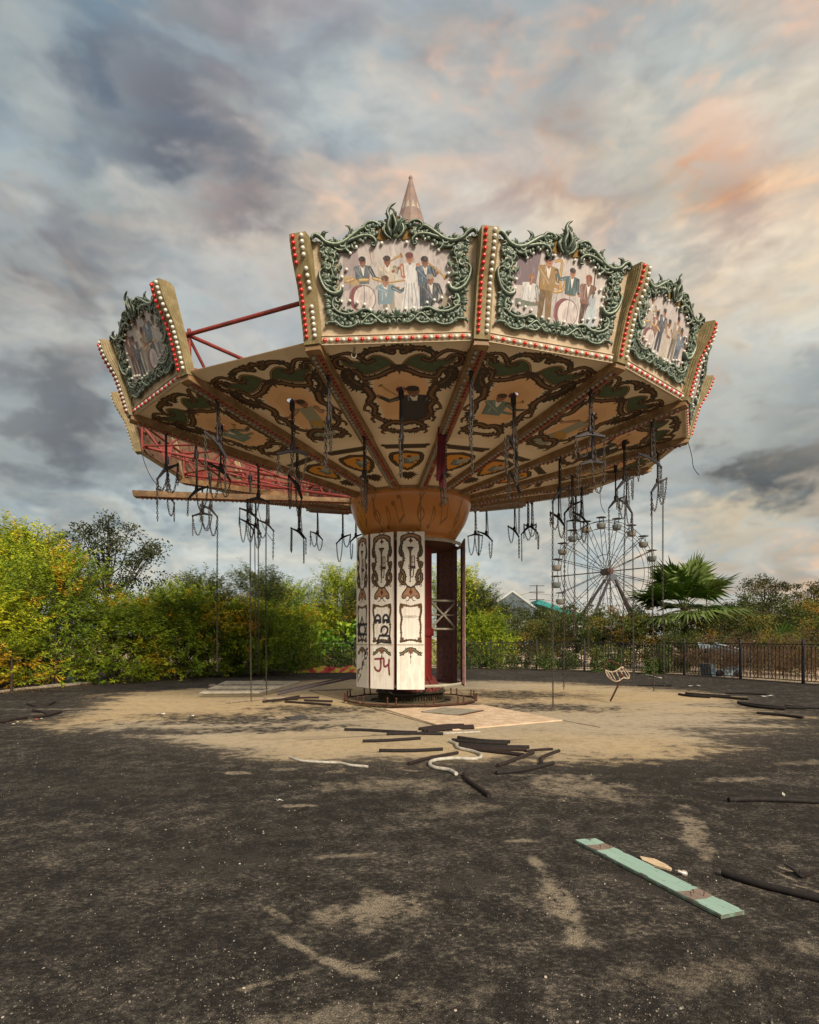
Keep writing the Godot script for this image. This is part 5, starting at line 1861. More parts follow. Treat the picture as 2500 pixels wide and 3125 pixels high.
func set_far() -> void:
	set_wheel()
	# pyramid-roofed hall
	var hall := base("pavilion", Vector3(26.0, 0, -165))
	tag(hall, "distant pavilion with a grey gabled roof and teal wing beyond the trees", "building")
	var wall := Geo.new()
	wall.at(Vector3(0, 3.4, 0), Vector3(14, 6.8, 12))
	put("wall", wall.mesh(), worn(c8(182, 190, 190), c8(150, 158, 160), 3.0, 111), hall)
	var roof := Geo.new()
	roof.plate(PackedVector2Array([V(-9.2, 6.6), V(9.2, 6.6), V(0, 13.2)]), 13.0)
	put("roof", roof.mesh(), worn(c8(104, 118, 126), c8(84, 98, 108), 2.0, 112), hall)
	var trim := Geo.new()
	for s in [-1.0, 1.0]:
		trim.rod(Vector3(s * 9.4, 6.6, 6.55), Vector3(0, 13.4, 6.55), 0.28, 5)
	put("roof_trim", trim.mesh(), plain(c8(196, 206, 204), 0.6), hall)
	var wing := base("pavilion", Vector3(37.5, 0, -175))
	tag(wing, "low distant hall with a slanted teal roof beside the gabled pavilion", "building")
	var w2 := Geo.new()
	w2.at(Vector3(2, 3.2, 0), Vector3(24, 6.4, 10))
	put("wall", w2.mesh(), worn(c8(170, 196, 190), c8(140, 170, 166), 3.0, 113), wing)
	var r2 := Geo.new()
	r2.plate(PackedVector2Array([V(-2.4, 12.0), V(-3.2, 10.9), V(10, 6.4), V(13, 6.4)]), 11.0)
	r2.plate(PackedVector2Array([V(-6, 6.4), V(15, 6.4), V(15, 7.4), V(-6, 7.4)]), 10.6)
	put("roof", r2.mesh(), worn(c8(52, 150, 146), c8(40, 120, 120), 3.0, 114), wing)
	# transmission pylon and its wires
	var steel := plain(c8(60, 58, 58), 0.7)
	var py := base("pylon", Vector3(61, 0, -300))
	tag(py, "thin grey transmission pylon with crossarms on the horizon", "pylon")
	var mast := Geo.new()
	mast.tube([Vector3.ZERO, Vector3(0, 27, 0)], [0.6, 0.3], 6)
	put("mast", mast.mesh(), steel, py)
	for y in [20.0, 23.6, 26.6]:
		var arm := Geo.new()
		arm.rod(Vector3(-3.6, y, 0), Vector3(3.6, y, 0), 0.18, 5)
		put("crossarm", arm.mesh(), steel, py)
	for q in [[23.4, -3.4, 25.0], [19.8, 3.4, 22.0]]:
		var wire := Geo.new()
		wire.tube(hang_loop(Vector3(61 + q[1], q[0], -300), Vector3(330, q[2] + 14, -420), 7.0), 0.07, 4, false)
		tag(put("power_line", wire.mesh(), steel), "%s power line running right from the pylon" % ("upper" if q[0] > 22 else "lower"), "power line")
		var back := Geo.new()
		back.tube(hang_loop(Vector3(61 + q[1], q[0], -300), Vector3(-30, q[0] - 3.0, -380), 4.0), 0.06, 4, false)
		tag(put("power_line", back.mesh(), steel), "%s power line running left behind the pavilion" % ("upper" if q[0] > 22 else "lower"), "power line")
	# roller coaster hump
	var co := base("roller_coaster", Vector3(-26.0, 0, -120))
	tag(co, "blue roller coaster hump showing above the willows", "roller coaster")
	var pts := []
	for i in 15:
		var f := i / 14.0
		pts.append(Vector3(-9.0 + 19.0 * f, 2.0 + 8.3 * sin(PI * pow(f, 0.8)), -6.0 * f))
	var track := Geo.new()
	for s in [-0.5, 0.5]:
		track.tube(pts.map(func(q): return q + Vector3(0, 0, s)), 0.16, 6)
	track.tube(pts.map(func(q): return q + Vector3(0, -0.6, 0)), 0.26, 6)
	var blue := worn(c8(58, 104, 128), c8(74, 122, 140), 2.0, 115, 0.5)
	put("track", track.mesh(), blue, co)
	for i in range(0, 15):
		var g := Geo.new()
		g.rod(pts[i] + Vector3(0, -0.6, 0), pts[i] + Vector3(0, 0, 0.5), 0.1, 4)
		g.rod(pts[i] + Vector3(0, -0.6, 0), pts[i] + Vector3(0, 0, -0.5), 0.1, 4)
		put("tie", g.mesh(), blue, co)
	for i in [2, 6, 10, 13]:
		var g := Geo.new()
		g.rod(Vector3(pts[i].x, 0, pts[i].z), pts[i] + Vector3(0, -0.6, 0), 0.22, 6)
		put("column", g.mesh(), blue, co)
	# wreck of pale blue ride parts lying behind the fence on the right
	var shell := worn(c8(140, 164, 178), c8(92, 112, 124), 0.8, 116, 0.5)
	var wreck := base("wrecked_trough", Vector3(13.4, 0, -27.0), 0.25)
	tag(wreck, "long pale blue ride trough tipped on trestles behind the fence", "ride wreck")
	var tr := Geo.new()
	var prof := PackedVector2Array()
	for i in 9:
		var a := PI * i / 8.0
		prof.append(V(cos(a) * 0.5, -sin(a) * 0.34))
	for i in 9:
		var a := PI * (8 - i) / 8.0
		prof.append(V(cos(a) * 0.46, -sin(a) * 0.30 + 0.0))
	var slope := Transform3D(Basis(Vector3.UP, PI / 2) * Basis(Vector3.RIGHT, 0.2), Vector3(0.2, 1.10, 0))
	tr.plate(prof, 1.9, slope)
	put("trough", tr.mesh(), shell, wreck)
	for s in [-1.0, 1.0]:
		var lip := Geo.new()
		lip.box(slope * Transform3D(Basis(), Vector3(s * 0.52, 0.01, 0)), Vector3(0.08, 0.05, 1.9))
		put("lip", lip.mesh(), plain(c8(180, 194, 204), 0.5), wreck)
	for x in [-0.6, 0.6]:
		var g := Geo.new()
		g.rod(Vector3(x, 0, 0.3), Vector3(x, 0.95 - x * 0.2, 0.1), 0.05, 5)
		g.rod(Vector3(x, 0, -0.3), Vector3(x, 0.95 - x * 0.2, -0.1), 0.05, 5)
		put("trestle", g.mesh(), M.rust, wreck)
	var box := base("broken_ride_car", Vector3(12.6, 0, -25.2), 0.15)
	tag(box, "small pale blue ride car shell lying low behind the fence", "ride wreck")
	var bg := Geo.new()
	bg.plate(PackedVector2Array([V(-0.7, 0.0), V(0.55, 0.0), V(0.75, 0.3), V(0.5, 0.36), V(0.35, 0.22), V(-0.5, 0.22), V(-0.66, 0.5), V(-0.8, 0.48)]), 0.7)
	put("body", bg.mesh(), shell, box)
	for s in [-0.4, 0.4]:
		var g := Geo.new()
		g.lathe([V(0.02, -0.05), V(0.13, -0.05), V(0.14, 0.0), V(0.13, 0.05), V(0.02, 0.05)], 12, Transform3D(Basis(Vector3.RIGHT, PI / 2), Vector3(s, 0.12, 0.40)))
		put("wheel", g.mesh(), M.black_steel, box)
	var tank := base("white_trailer", Vector3(21.0, 0, -75))
	tag(tank, "small white trailer half hidden by far bushes behind the fence", "trailer")
	var tg := Geo.new()
	tg.bar(Transform3D(Basis(), Vector3(0, 1.9, 0)), Vector3(4.2, 2.2, 2.2), 0.3)
	put("body", tg.mesh(), plain(c8(206, 206, 200), 0.6), tank)
	for s in [-1.0, 1.0]:
		var g := Geo.new()
		g.lathe([V(0.05, -0.12), V(0.4, -0.12), V(0.42, 0.0), V(0.4, 0.12), V(0.05, 0.12)], 14, Transform3D(Basis(Vector3.RIGHT, PI / 2), Vector3(s, 0.42, 1.0)))
		put("wheel", g.mesh(), M.black_steel, tank)


func set_wheel() -> void:
	rng.seed = 95
	var z := 140.0
	var R := 11.3
	var steel := worn(c8(20, 20, 25), c8(36, 31, 31), 3.0, 121, 0.8)
	var o := base("ferris_wheel", Vector3(far_x(1852, z), 0, -z), 0.18)
	tag(o, "far abandoned Ferris wheel rising behind palms and bushes", "Ferris wheel")
	var cy := 16.4
	var c := Vector3(0, cy, 0)
	for s in [-0.9, 0.9]:
		for q in [[R, 0.07], [R * 0.86, 0.06], [R * 0.34, 0.05]]:
			var g := Geo.new()
			var pts := []
			for i in 41:
				var a := TAU * i / 40.0
				pts.append(c + Vector3(cos(a) * q[0], sin(a) * q[0], s))
			g.tube(pts, q[1], 5, false)
			put("rim", g.mesh(), steel, o)
	for i in 20:
		var a := TAU * (i + 0.35) / 20.0
		var d := Vector3(cos(a), sin(a), 0)
		var g := Geo.new()
		for s in [-0.9, 0.9]:
			g.rod(c + d * 1.0 + Vector3(0, 0, s * 1.2), c + d * R * 1.06 + Vector3(0, 0, s), 0.07, 5)
		g.rod(c + d * R + Vector3(0, 0, -0.9), c + d * R + Vector3(0, 0, 0.9), 0.08, 5)
		for f in [0.5, 0.7]:
			g.rod(c + d * R * f + Vector3(0, 0, -0.95), c + d * R * (f + 0.1) + Vector3(0, 0, 0.95), 0.05, 4)
		put("spoke", g.mesh(), steel, o)
		var p := c + d * R * 1.07
		var car := Node3D.new()
		car.name = "gondola"
		o.add_child(car, true)
		car.position = p
		var shade := Geo.new()
		shade.lathe([V(1.15, 0.0), V(1.1, 0.08), V(0.5, 0.22), V(0.05, 0.28)], 14)
		put("shade", shade.mesh(), worn(c8(42, 39, 40), c8(60, 54, 52), 1.0, 122), car)
		var rods := Geo.new()
		for s in [-1.0, 1.0]:
			rods.rod(Vector3(s * 0.35, 0.05, 0), Vector3(s * 0.6, -1.3, 0), 0.06, 5)
		put("hanger", rods.mesh(), steel, car)
		var tub := Geo.new()
		tub.lathe([V(0.1, -2.55), V(0.7, -2.5), V(0.98, -2.1), V(1.02, -1.55), V(1.05, -1.35), V(0.9, -1.32), V(0.88, -2.0), V(0.1, -2.2)], 14)
		put("tub", tub.mesh(), worn([c8(132, 128, 120), c8(84, 100, 102), c8(110, 112, 106)][i % 3], c8(92, 92, 88), 0.8, 123 + i % 3), car)
	var hub := Geo.new()
	hub.lathe([V(0.4, -1.7), V(0.8, -1.6), V(0.8, 1.6), V(0.4, 1.7), V(0.01, 1.72)], 20, Transform3D(Basis(Vector3.RIGHT, PI / 2), c))
	put("hub", hub.mesh(), worn(c8(84, 66, 54), c8(60, 64, 74), 1.2, 126), o)
	var star := Geo.new()
	for i in 8:
		var a := TAU * i / 8.0
		star.plate(PackedVector2Array([V(-0.1, 0.1), V(0.1, 0.1), V(0.10, 0.42), V(-0.10, 0.42)]), 0.06, Transform3D(Basis(Vector3(0, 0, 1), a), c + Vector3(0, 0, 1.76)))
	put("hub_star", star.mesh(), plain(c8(112, 36, 32), 0.7), o)
	var cap := Geo.new()
	cap.plate(PackedVector2Array([V(-1.4, -2.2), V(1.4, -2.2), V(0.7, -0.7), V(-0.7, -0.7)]), 0.6, Transform3D(Basis(), c + Vector3(0, 0, 2.2)))
	put("bearing_block", cap.mesh(), worn(c8(70, 90, 106), c8(92, 84, 84), 1.0, 127), o)
	for s in [-1.0, 1.0]:
		for e in 2:
			var g := Geo.new()
			g.rod(c + Vector3(s * (0.7 + 0.5 * e), -2.0, 2.4 - 0.8 * e), Vector3(s * (8.0 + 2.0 * e), 0, 4.0 - 6.0 * e), 0.30, 8)
			put("leg", g.mesh(), worn(c8(62, 52, 56), c8(42, 44, 52), 2.0, 128), o)


# ---------------------------------------------------------------- plants
func rv() -> Vector3:
	return Vector3(rng.randf_range(-1, 1), rng.randf_range(-1, 1), rng.randf_range(-1, 1))


# a mound of upright, arching willow shoots down to the ground. tones: three leaf colours; patch: autumn colour in part of the crown
func willow(s: int, h: float, w: float, shoots: int, tones: Array, patch: Color, share: float) -> Array:
	rng.seed = s
	var n := noise(0.45, s, 2)
	var wood := Geo.new()
	var crown := Geo.new()
	var stems := []
	for i in 9:
		var a := rng.randf() * TAU
		var top := Vector3(cos(a) * w * rng.randf_range(0.15, 0.7), h * rng.randf_range(0.55, 0.95), sin(a) * w * rng.randf_range(0.15, 0.7))
		var pts := smooth([Vector3(cos(a) * 0.12, 0, sin(a) * 0.12), Vector3(top.x * 0.3, top.y * 0.35, top.z * 0.3) + rv() * 0.1, Vector3(top.x * 0.75, top.y * 0.75, top.z * 0.75) + rv() * 0.15, top], 3)
		var rad := []
		for k in pts.size():
			rad.append(lerpf(0.05, 0.008, float(k) / (pts.size() - 1)))
		wood.tube(pts, rad, 5, false)
		stems.append(pts)
	for i in shoots:
		var a := rng.randf() * TAU
		var hf := pow(rng.randf(), 0.85)
		var prof := sqrt(maxf(0.0, 1.0 - pow(maxf(0.0, hf - 0.25) / 0.78, 2.0)))
		if hf < 0.2:
			prof *= 0.86 + hf * 0.7
		var lump := 1.0 + 0.75 * n.get_noise_3d(cos(a) * 2.2, hf * 3.2, sin(a) * 2.2)
		var rf := rng.randf_range(0.4, 1.0) if rng.randf() < 0.75 else rng.randf_range(0.05, 0.5)
		var p := Vector3(cos(a) * w * prof * rf * lump, h * hf * (0.80 + 0.2 * lump), sin(a) * w * prof * rf * lump)
		var out := Vector3(cos(a), 0, sin(a))
		var d := (out * rng.randf_range(0.15, 0.8) + Vector3.UP * rng.randf_range(0.25, 1.0) * (0.45 + hf) + rv() * 0.3).normalized()
		var l := rng.randf_range(0.45, 1.0) * (1.15 if hf > 0.75 else 1.0)
		# a few long plumes stand up out of the top
		if i % 11 == 0:
			hf = rng.randf_range(0.55, 0.9)
			rf = sqrt(rng.randf()) * 0.8
			p = Vector3(cos(a) * w * prof * rf, h * hf, sin(a) * w * prof * rf)
			d = (Vector3.UP + out * rng.randf_range(-0.1, 0.3) + rv() * 0.12).normalized()
			l = rng.randf_range(0.9, 1.7)
		var mid := p + d * l * 0.5
		var tip := p + d * l + Vector3(0, -0.12 * l, 0) + out * 0.12 * l
		if i % 2 == 0:
			wood.tube([p - d * 0.25, mid, tip], [0.008, 0.006, 0.003], 3, false)
		var hue := n.get_noise_3d(p.x * 1.4 + 50.0, p.y * 1.4, p.z * 1.4)
		var base_col: Color = tones[0].lerp(tones[1], clampf(rng.randf() * 0.6 + hue + 0.3, 0, 1))
		base_col = base_col.lerp(tones[2], clampf(rng.randf_range(-0.3, 0.7) + hue * 0.8, 0.0, 1.0))
		if n.get_noise_3d(p.x * 0.8 - 30.0, p.y * 0.8, p.z * 0.8) > 1.0 - share * 1.3 - 0.35:
			base_col = base_col.lerp(patch, rng.randf_range(0.55, 1.0))
		var cnt := int(34 * l)
		for k in cnt:
			var f := (k + rng.randf()) / cnt
			var q := p.lerp(mid, f * 2.0) if f < 0.5 else mid.lerp(tip, f * 2.0 - 1.0)
			var side := d.cross(rv()).normalized()
			var ld := (d * rng.randf_range(0.2, 0.9) + side * 0.8 + Vector3(0, -0.45, 0)).normalized()
			crown.col = base_col * rng.randf_range(0.7, 1.3)
			var ls := ld.cross(rv()).normalized()
			crown.leaf(q, ld, ls, rng.randf_range(0.10, 0.19), rng.randf_range(0.012, 0.020))
	return [wood.mesh(), crown.mesh()]


# round-headed broadleaf: a forked trunk, limbs, and clumps of leaves at their ends with gaps between
func broadleaf(s: int, h: float, w: float, clumps: int, per: int, size: float, tones: Array, low := 0.35, loose := 0.4) -> Array:
	rng.seed = s
	var wood := Geo.new()
	var crown := Geo.new()
	var trunk := smooth([Vector3.ZERO, Vector3(0.1, h * 0.25, 0.05), Vector3(-0.05, h * 0.5, 0.0), Vector3(0.05, h * 0.85, 0)], 3)
	var rad := []
	for i in trunk.size():
		rad.append(lerpf(h * 0.022, h * 0.006, float(i) / (trunk.size() - 1)))
	wood.tube(trunk, rad, 7, false)
	for i in clumps:
		var a := rng.randf() * TAU
		var yf := rng.randf()
		var y := h * lerpf(low, 1.0, yf)
		var wide := w * sqrt(maxf(0.02, 1.0 - pow(absf(yf - 0.4) / 0.68, 2.0)))
		var rf := sqrt(rng.randf())
		var c := Vector3(cos(a) * wide * rf, y, sin(a) * wide * rf)
		var from: Vector3 = trunk[clampi(int(trunk.size() * (yf * 0.6 + 0.25)), 0, trunk.size() - 1)]
		wood.tube([from, from.lerp(c, 0.5) + Vector3(0, -0.06 * h, 0) + rv() * 0.1, c], [h * 0.007, h * 0.004, h * 0.0015], 4, false)
		var cr := w * rng.randf_range(0.16, 0.32)
		var tone: Color = tones[rng.randi() % tones.size()].lerp(tones[0], rng.randf() * 0.5)
		for k in per:
			var q := c + rv().normalized() * cr * pow(rng.randf(), loose) * Vector3(1, 0.75, 1)
			var ld := (rv() + Vector3(0, -0.25, 0)).normalized()
			crown.col = tone * rng.randf_range(0.65, 1.35)
			crown.leaf(q, ld, ld.cross(rv()).normalized(), size * rng.randf_range(0.7, 1.3), size * rng.randf_range(0.22, 0.36))
	return [wood.mesh(), crown.mesh()]


func plant(called: String, meshes: Array, at_: Vector3, turn: float, grow: Vector3, leaf_mat: Material, label: String, category: String, group := "") -> Node3D:
	var o := base(called, at_, turn)
	put("trunk", meshes[0], M.bark, o, Transform3D(Basis().scaled(grow), Vector3.ZERO))
	put("crown", meshes[1], leaf_mat, o, Transform3D(Basis().scaled(grow), Vector3.ZERO))
	tag(o, label, category, group)
	return o


func set_trees() -> void:
	M.bark = worn(c8(70, 58, 46), c8(44, 36, 30), 0.3, 131, 0.9, 0.0, 0.6)
	M.leaf = leafy(Color(0.55, 0.6, 0.25))
	var green := [Color(0.07, 0.12, 0.010), Color(0.18, 0.28, 0.018), Color(0.38, 0.45, 0.028)]
	var lime := [Color(0.15, 0.22, 0.014), Color(0.36, 0.44, 0.022), Color(0.56, 0.56, 0.032)]
	var deep := [Color(0.035, 0.055, 0.012), Color(0.06, 0.09, 0.018), Color(0.11, 0.14, 0.03)]
	var amber := Color(0.68, 0.33, 0.020)
	var gold := Color(0.72, 0.48, 0.030)
	var kinds := [
		willow(201, 4.0, 1.7, 760, green, amber, 0.22), willow(202, 4.4, 1.6, 760, lime, gold, 0.14), willow(203, 3.3, 1.8, 760, green, gold, 0.16), willow(204, 4.6, 1.35, 640, deep, gold, 0.05),
		willow(205, 3.8, 1.6, 760, lime, amber, 0.40), willow(206, 2.3, 1.5, 640, green, amber, 0.25),
	]
	var row := [
		# kind, x, z, turn, scale, label
		[4, -12.5, -18.2, 0.4, 1.02, "orange-tinged willow at the left edge of the yard"],
		[0, -11.2, -19.9, 2.1, 0.98, "green willow bush behind the blue-grey plastic bag"],
		[2, -10.2, -21.6, 0.9, 1.05, "broad green willow bush, third from the left edge"],
		[4, -9.8, -23.6, 3.6, 1.02, "willow with an orange patch high in its middle"],
		[2, -8.6, -23.6, 4.4, 1.0, "dense low willow just left of the looped pale pipes"],
		[3, -8.3, -25.2, 1.2, 1.0, "tall feathery willow above the long chain on the left"],
		[1, -7.2, -25.6, 5.2, 0.96, "yellow-green willow behind the fallen steel grille"],
		[5, -6.2, -25.6, 2.6, 1.05, "low golden willow bush hanging over the yard's leaf litter"],
		[3, -6.6, -27.8, 0.2, 1.03, "pointed feathery willow left of the roller coaster hump"],
		[0, -5.2, -28.4, 3.0, 0.86, "small green willow beside the red and yellow canvas"],
		[1, -13.6, -22.2, 1.8, 1.12, "tall yellow-green willow behind the left edge bushes"],
		[1, -14.5, -19.4, 3.3, 1.1, "yellow-green willow half out of the picture on the left"],
		[4, -15.8, -23.0, 0.6, 1.2, "orange willow far left in the second row"],
		[1, -4.0, -36.5, 2.9, 1.22, "bright yellow-green willow behind the fence, left of the painted doors"],
		[4, -5.4, -37.0, 1.0, 1.12, "orange-bottomed willow behind the fence, left of the column"],
		[0, -6.9, -36.0, 5.0, 1.05, "green willow behind the fence, right of the coaster hump"],
		[3, -2.4, -35.0, 4.0, 1.15, "feathery willow directly behind the column's left doors"],
		[1, 2.6, -36.0, 2.0, 1.15, "thin yellow willow just right of the open column doors"],
		[3, 3.8, -35.5, 0.7, 1.06, "sparse upright willow shoots right of the brown door"],
		[5, 4.2, -33.8, 5.5, 1.0, "low yellow willow bush behind the first fence bay right"],
	]
	for q in row:
		plant("willow", kinds[q[0]], Vector3(q[1], 0, q[2]), q[3], Vector3(q[4], q[4] * (0.66 + 0.34 * absf(sin(q[1] * 7.3 + q[2] * 3.1))), q[4]) * 0.98, M.leaf, q[5], "willow", "willows round the yard")

	# darker trees behind
	var dusk := [Color(0.030, 0.042, 0.020), Color(0.05, 0.06, 0.025), Color(0.07, 0.08, 0.03)]
	plant("dark_tree", broadleaf(211, 7.0, 2.7, 62, 110, 0.13, dusk, 0.45, 0.55), Vector3(-14.2, 0, -29.5), 0.0, Vector3.ONE, M.leaf, "dark sparse tree standing above the left willows", "tree")
	plant("dark_tree", broadleaf(212, 6.0, 2.2, 46, 100, 0.12, [dusk[1], Color(0.09, 0.12, 0.03), dusk[2]], 0.4, 0.6), Vector3(-15.6, 0, -25.6), 1.0, Vector3.ONE, M.leaf, "leggy tree with bare twigs near the left edge", "tree")
	var right := broadleaf(213, 6.2, 2.3, 58, 120, 0.14, [Color(0.05, 0.06, 0.02), Color(0.09, 0.09, 0.03), Color(0.12, 0.10, 0.03)], 0.42, 0.5)
	plant("round_tree", right, Vector3(27.2, 0, -48.0), 0.0, Vector3.ONE, M.leaf, "pyramid-shaped tree with a visible trunk right of the palm", "tree")
	plant("round_tree", right, Vector3(25.2, 0, -39.0), 2.0, Vector3(0.80, 0.80, 0.80), M.leaf, "dark small tree at the right edge behind orange bushes", "tree")

	# shrubs beyond the fence
	var mixed := [Color(0.07, 0.10, 0.02), Color(0.16, 0.16, 0.03), Color(0.28, 0.15, 0.03), Color(0.10, 0.14, 0.04)]
	var rusty := [Color(0.11, 0.13, 0.03), Color(0.17, 0.16, 0.03), Color(0.28, 0.18, 0.03)]
	var dull := [Color(0.045, 0.06, 0.018), Color(0.07, 0.09, 0.022), Color(0.10, 0.12, 0.03)]
	var bush_a := broadleaf(221, 3.0, 1.9, 70, 110, 0.10, mixed, 0.08, 0.5)
	var bush_b := broadleaf(222, 3.4, 2.2, 70, 110, 0.11, dull, 0.06, 0.5)
	var bush_c := broadleaf(223, 2.8, 2.1, 70, 110, 0.10, rusty, 0.06, 0.5)
	var far := broadleaf(224, 4.8, 3.2, 80, 110, 0.20, dull, 0.08, 0.5)
	var fargold := broadleaf(225, 4.6, 3.0, 80, 110, 0.20, [Color(0.08, 0.10, 0.02), Color(0.16, 0.16, 0.03), Color(0.30, 0.22, 0.03)], 0.08, 0.5)
	var shrubs := [
		[bush_a, 10.6, -31.5, 1.0, "rust and green mottled shrub left of the palm"], [bush_c, 12.0, -31.0, 0.96, "rust-brown shrub below the palm's left fronds"], [bush_a, 13.2, -29.8, 0.9, "mottled shrub under the palm crown"],
		[bush_b, 9.0, -34.0, 0.95, "dull green shrub left of the mottled shrubs"], [bush_c, 7.6, -36.0, 0.9, "brown-tinged shrub under the Ferris wheel's left leg"], [bush_b, 16.6, -33.0, 0.95, "dull green bush right of the palm trunk"],
		[bush_c, 18.6, -33.5, 1.0, "olive bush below the pyramid-shaped tree"], [bush_b, 20.4, -36.0, 1.15, "green bush right of the pyramid-shaped tree"], [bush_c, 22.0, -34.0, 1.25, "orange-brown bush at the right edge"], [bush_a, 20.0, -30.0, 0.95, "leafy bush behind the dead vines on the right"],
		[bush_c, 15.2, -25.5, 0.62, "low rusty shrub behind the fence right of the blue trough"], [bush_a, 16.4, -23.0, 0.66, "low mottled shrub behind the fence at the right edge"], [bush_b, 12.2, -28.2, 0.5, "low dark shrub behind the fence left of the blue trough"], [bush_b, 5.6, -38.0, 1.05, "round dull bush in the middle right behind the fence"],
	]
	for q in shrubs:
		plant("shrub", q[0], Vector3(q[1], 0, q[2]), q[1] * 2.0, Vector3(q[3], q[3], q[3]), M.leaf, q[4], "shrub", "shrubs beyond the fence")
	var names := ["first", "second", "third", "fourth", "fifth", "sixth", "seventh", "eighth", "ninth", "tenth"]
	for i in 10:
		var x := 8.0 + i * 4.6 + rng.randf_range(-0.8, 0.8)
		var z := -72.0 + rng.randf_range(-8, 6) + i * 1.2
		plant("far_bush", fargold if i in [4, 5, 8] else far, Vector3(x, 0, z), i * 1.7, Vector3.ONE * rng.randf_range(0.86, 1.12), M.leaf, "%s far bush from the left in the dark row below the pavilion and wheel" % names[i], "bush", "far bushes behind the lot")
	for i in 6:
		plant("far_bush", far if i % 2 else fargold, Vector3(-22.0 + i * 4.2, 0, -58.0 - (i % 3) * 4.0), i * 2.1, Vector3.ONE * rng.randf_range(0.9, 1.1), M.leaf, "%s bush behind the left willows, counted from the left" % names[i], "bush", "bushes behind the left willows")
	for i in 5:
		plant("far_bush", far if i % 2 else fargold, Vector3(36.0 + i * 5.5, 0, -66.0 + i * 2.0), i * 2.1, Vector3.ONE * rng.randf_range(0.9, 1.15), M.leaf, "%s far bush behind the round trees on the right, counted leftwards in" % names[i], "bush", "far bushes on the right")

	for i in 6:
		plant("far_bush", far if i % 2 else fargold, Vector3(27.0 + (i % 3) * 7.0, 0, -20.0 - i * 5.0), i * 1.3, Vector3.ONE * rng.randf_range(0.8, 1.0), M.leaf, "%s bush from the front beyond the right edge of the yard" % names[i], "bush", "bushes beyond the right edge")
	# bright big-leaved bushes by the fence, left of the column
	var castor := [Color(0.10, 0.22, 0.02), Color(0.16, 0.30, 0.03), Color(0.24, 0.34, 0.03)]
	var big := broadleaf(231, 2.6, 1.3, 34, 26, 0.34, castor, 0.25, 0.6)
	plant("big_leaf_bush", big, Vector3(-5.2, 0, -32.4), 0.5, Vector3.ONE, M.leaf, "bright green large-leaved bush over the fence by the canvas", "bush")
	plant("big_leaf_bush", big, Vector3(-3.4, 0, -32.6), 2.5, Vector3(0.95, 0.95, 0.95), M.leaf, "bright large-leaved bush just left of the painted doors", "bush")

	# ivy on the fence
	var ivy := [[-6.6, -31.15, 0.0, "ivy mass on the fence left of the canvas"], [-4.2, -31.2, 0.0, "dark ivy on the fence behind the canvas"], [-1.8, -31.1, 0.0, "ivy on the fence behind the column's left side"], [2.6, -30.95, 0.05, "ivy clump on the fence right of the open doors"], [4.9, -30.65, 0.2, "ivy clump on the second fence bay right of the column"], [7.0, -29.7, 0.5, "ivy on the fence below the Ferris wheel"], [8.9, -28.2, 0.75, "ivy on the fence behind the hanging chair"], [10.5, -26.5, 0.85, "dark ivy on the fence left of the blue trough"]]
	var first := true
	for q in ivy:
		rng.seed = int(q[0] * 100) + 5000
		var g := Geo.new()
		var st := Geo.new()
		var n := noise(1.4, int(q[0] * 10) + 300, 2)
		for i in 5200 if first else 3600:
			var x := rng.randf_range(-1.25, 1.25)
			var y := rng.randf_range(0.0, 1.3) * rng.randf_range(0.35, 1.0)
			if n.get_noise_2d(x, y) < y * 0.42 - 0.34:
				continue
			var p := Vector3(x, y, rng.randf_range(-0.22, 0.2))
			var ld := (rv() + Vector3(0, -0.6, 0)).normalized()
			g.col = [Color(0.03, 0.06, 0.015), Color(0.06, 0.10, 0.02), Color(0.11, 0.14, 0.03)][rng.randi() % 3] * rng.randf_range(0.7, 1.3)
			g.leaf(p, ld, ld.cross(rv()).normalized(), rng.randf_range(0.05, 0.11), rng.randf_range(0.02, 0.035))
		for i in 16:
			var x := rng.randf_range(-1.2, 1.2)
			st.tube(smooth([Vector3(x, 0, 0.02), Vector3(x + rng.randf_range(-0.2, 0.2), 0.5, 0.04), Vector3(x + rng.randf_range(-0.4, 0.4), 1.1, 0)], 3), 0.008, 4, false)
		plant("ivy", [st.mesh(), g.mesh()], Vector3(q[0], 0, q[1]), q[2], Vector3.ONE, M.leaf, q[3], "ivy", "ivy along the fence")
		first = false

	# dead vines heaped on the fence at the right
	var straw := worn(c8(112, 88, 66), c8(82, 62, 48), 0.3, 132, 0.9)
	for q in [[13.3, -21.2, 0.95, "brown tangle of dead vines over the fence at the right edge"], [12.6, -23.6, 0.75, "dead vine heap on the fence right of the blue trough"], [14.2, -18.9, 0.8, "dead vines on the fence beyond the right edge"], [14.4, -23.4, 0.75, "tall brown brush behind the fence at the far right"], [13.2, -26.0, 0.9, "brown brush heap behind the fence below the palm"], [11.9, -25.0, 0.6, "low dead vines on the fence left of the blue trough"]]:
		rng.seed = int(q[0] * 50)
		var g := Geo.new()
		for i in 170:
			var p: Vector3 = Vector3(rng.randf_range(-0.5, 0.4), rng.randf_range(0.1, 1.35) * q[2] + 0.25, rng.randf_range(-1.2, 1.2))
			var d := rv().normalized() * rng.randf_range(0.3, 0.7)
			g.tube(smooth([p, p + d * 0.5 + rv() * 0.12 + Vector3(0, 0.1, 0), p + d + rv() * 0.15, p + d * 1.4 + Vector3(0, -0.3, 0)], 3), rng.randf_range(0.004, 0.009), 3, false)
		tag(put("dead_vines", g.mesh(), straw, null, Transform3D(Basis(Vector3.UP, 0.4), Vector3(q[0] + 0.15, 0, q[1]))), q[3], "vine", "dead vines on the right fence")

	palm("fan_palm", Vector3(13.6, 0, -31.0), 3.0, 26, 1.95, "large fan palm rising behind the fence right of the wheel")
	palm("fan_palm", Vector3(17.4, 0, -29.5), 0.9, 9, 1.0, "small low fan palm among the bushes at the right")
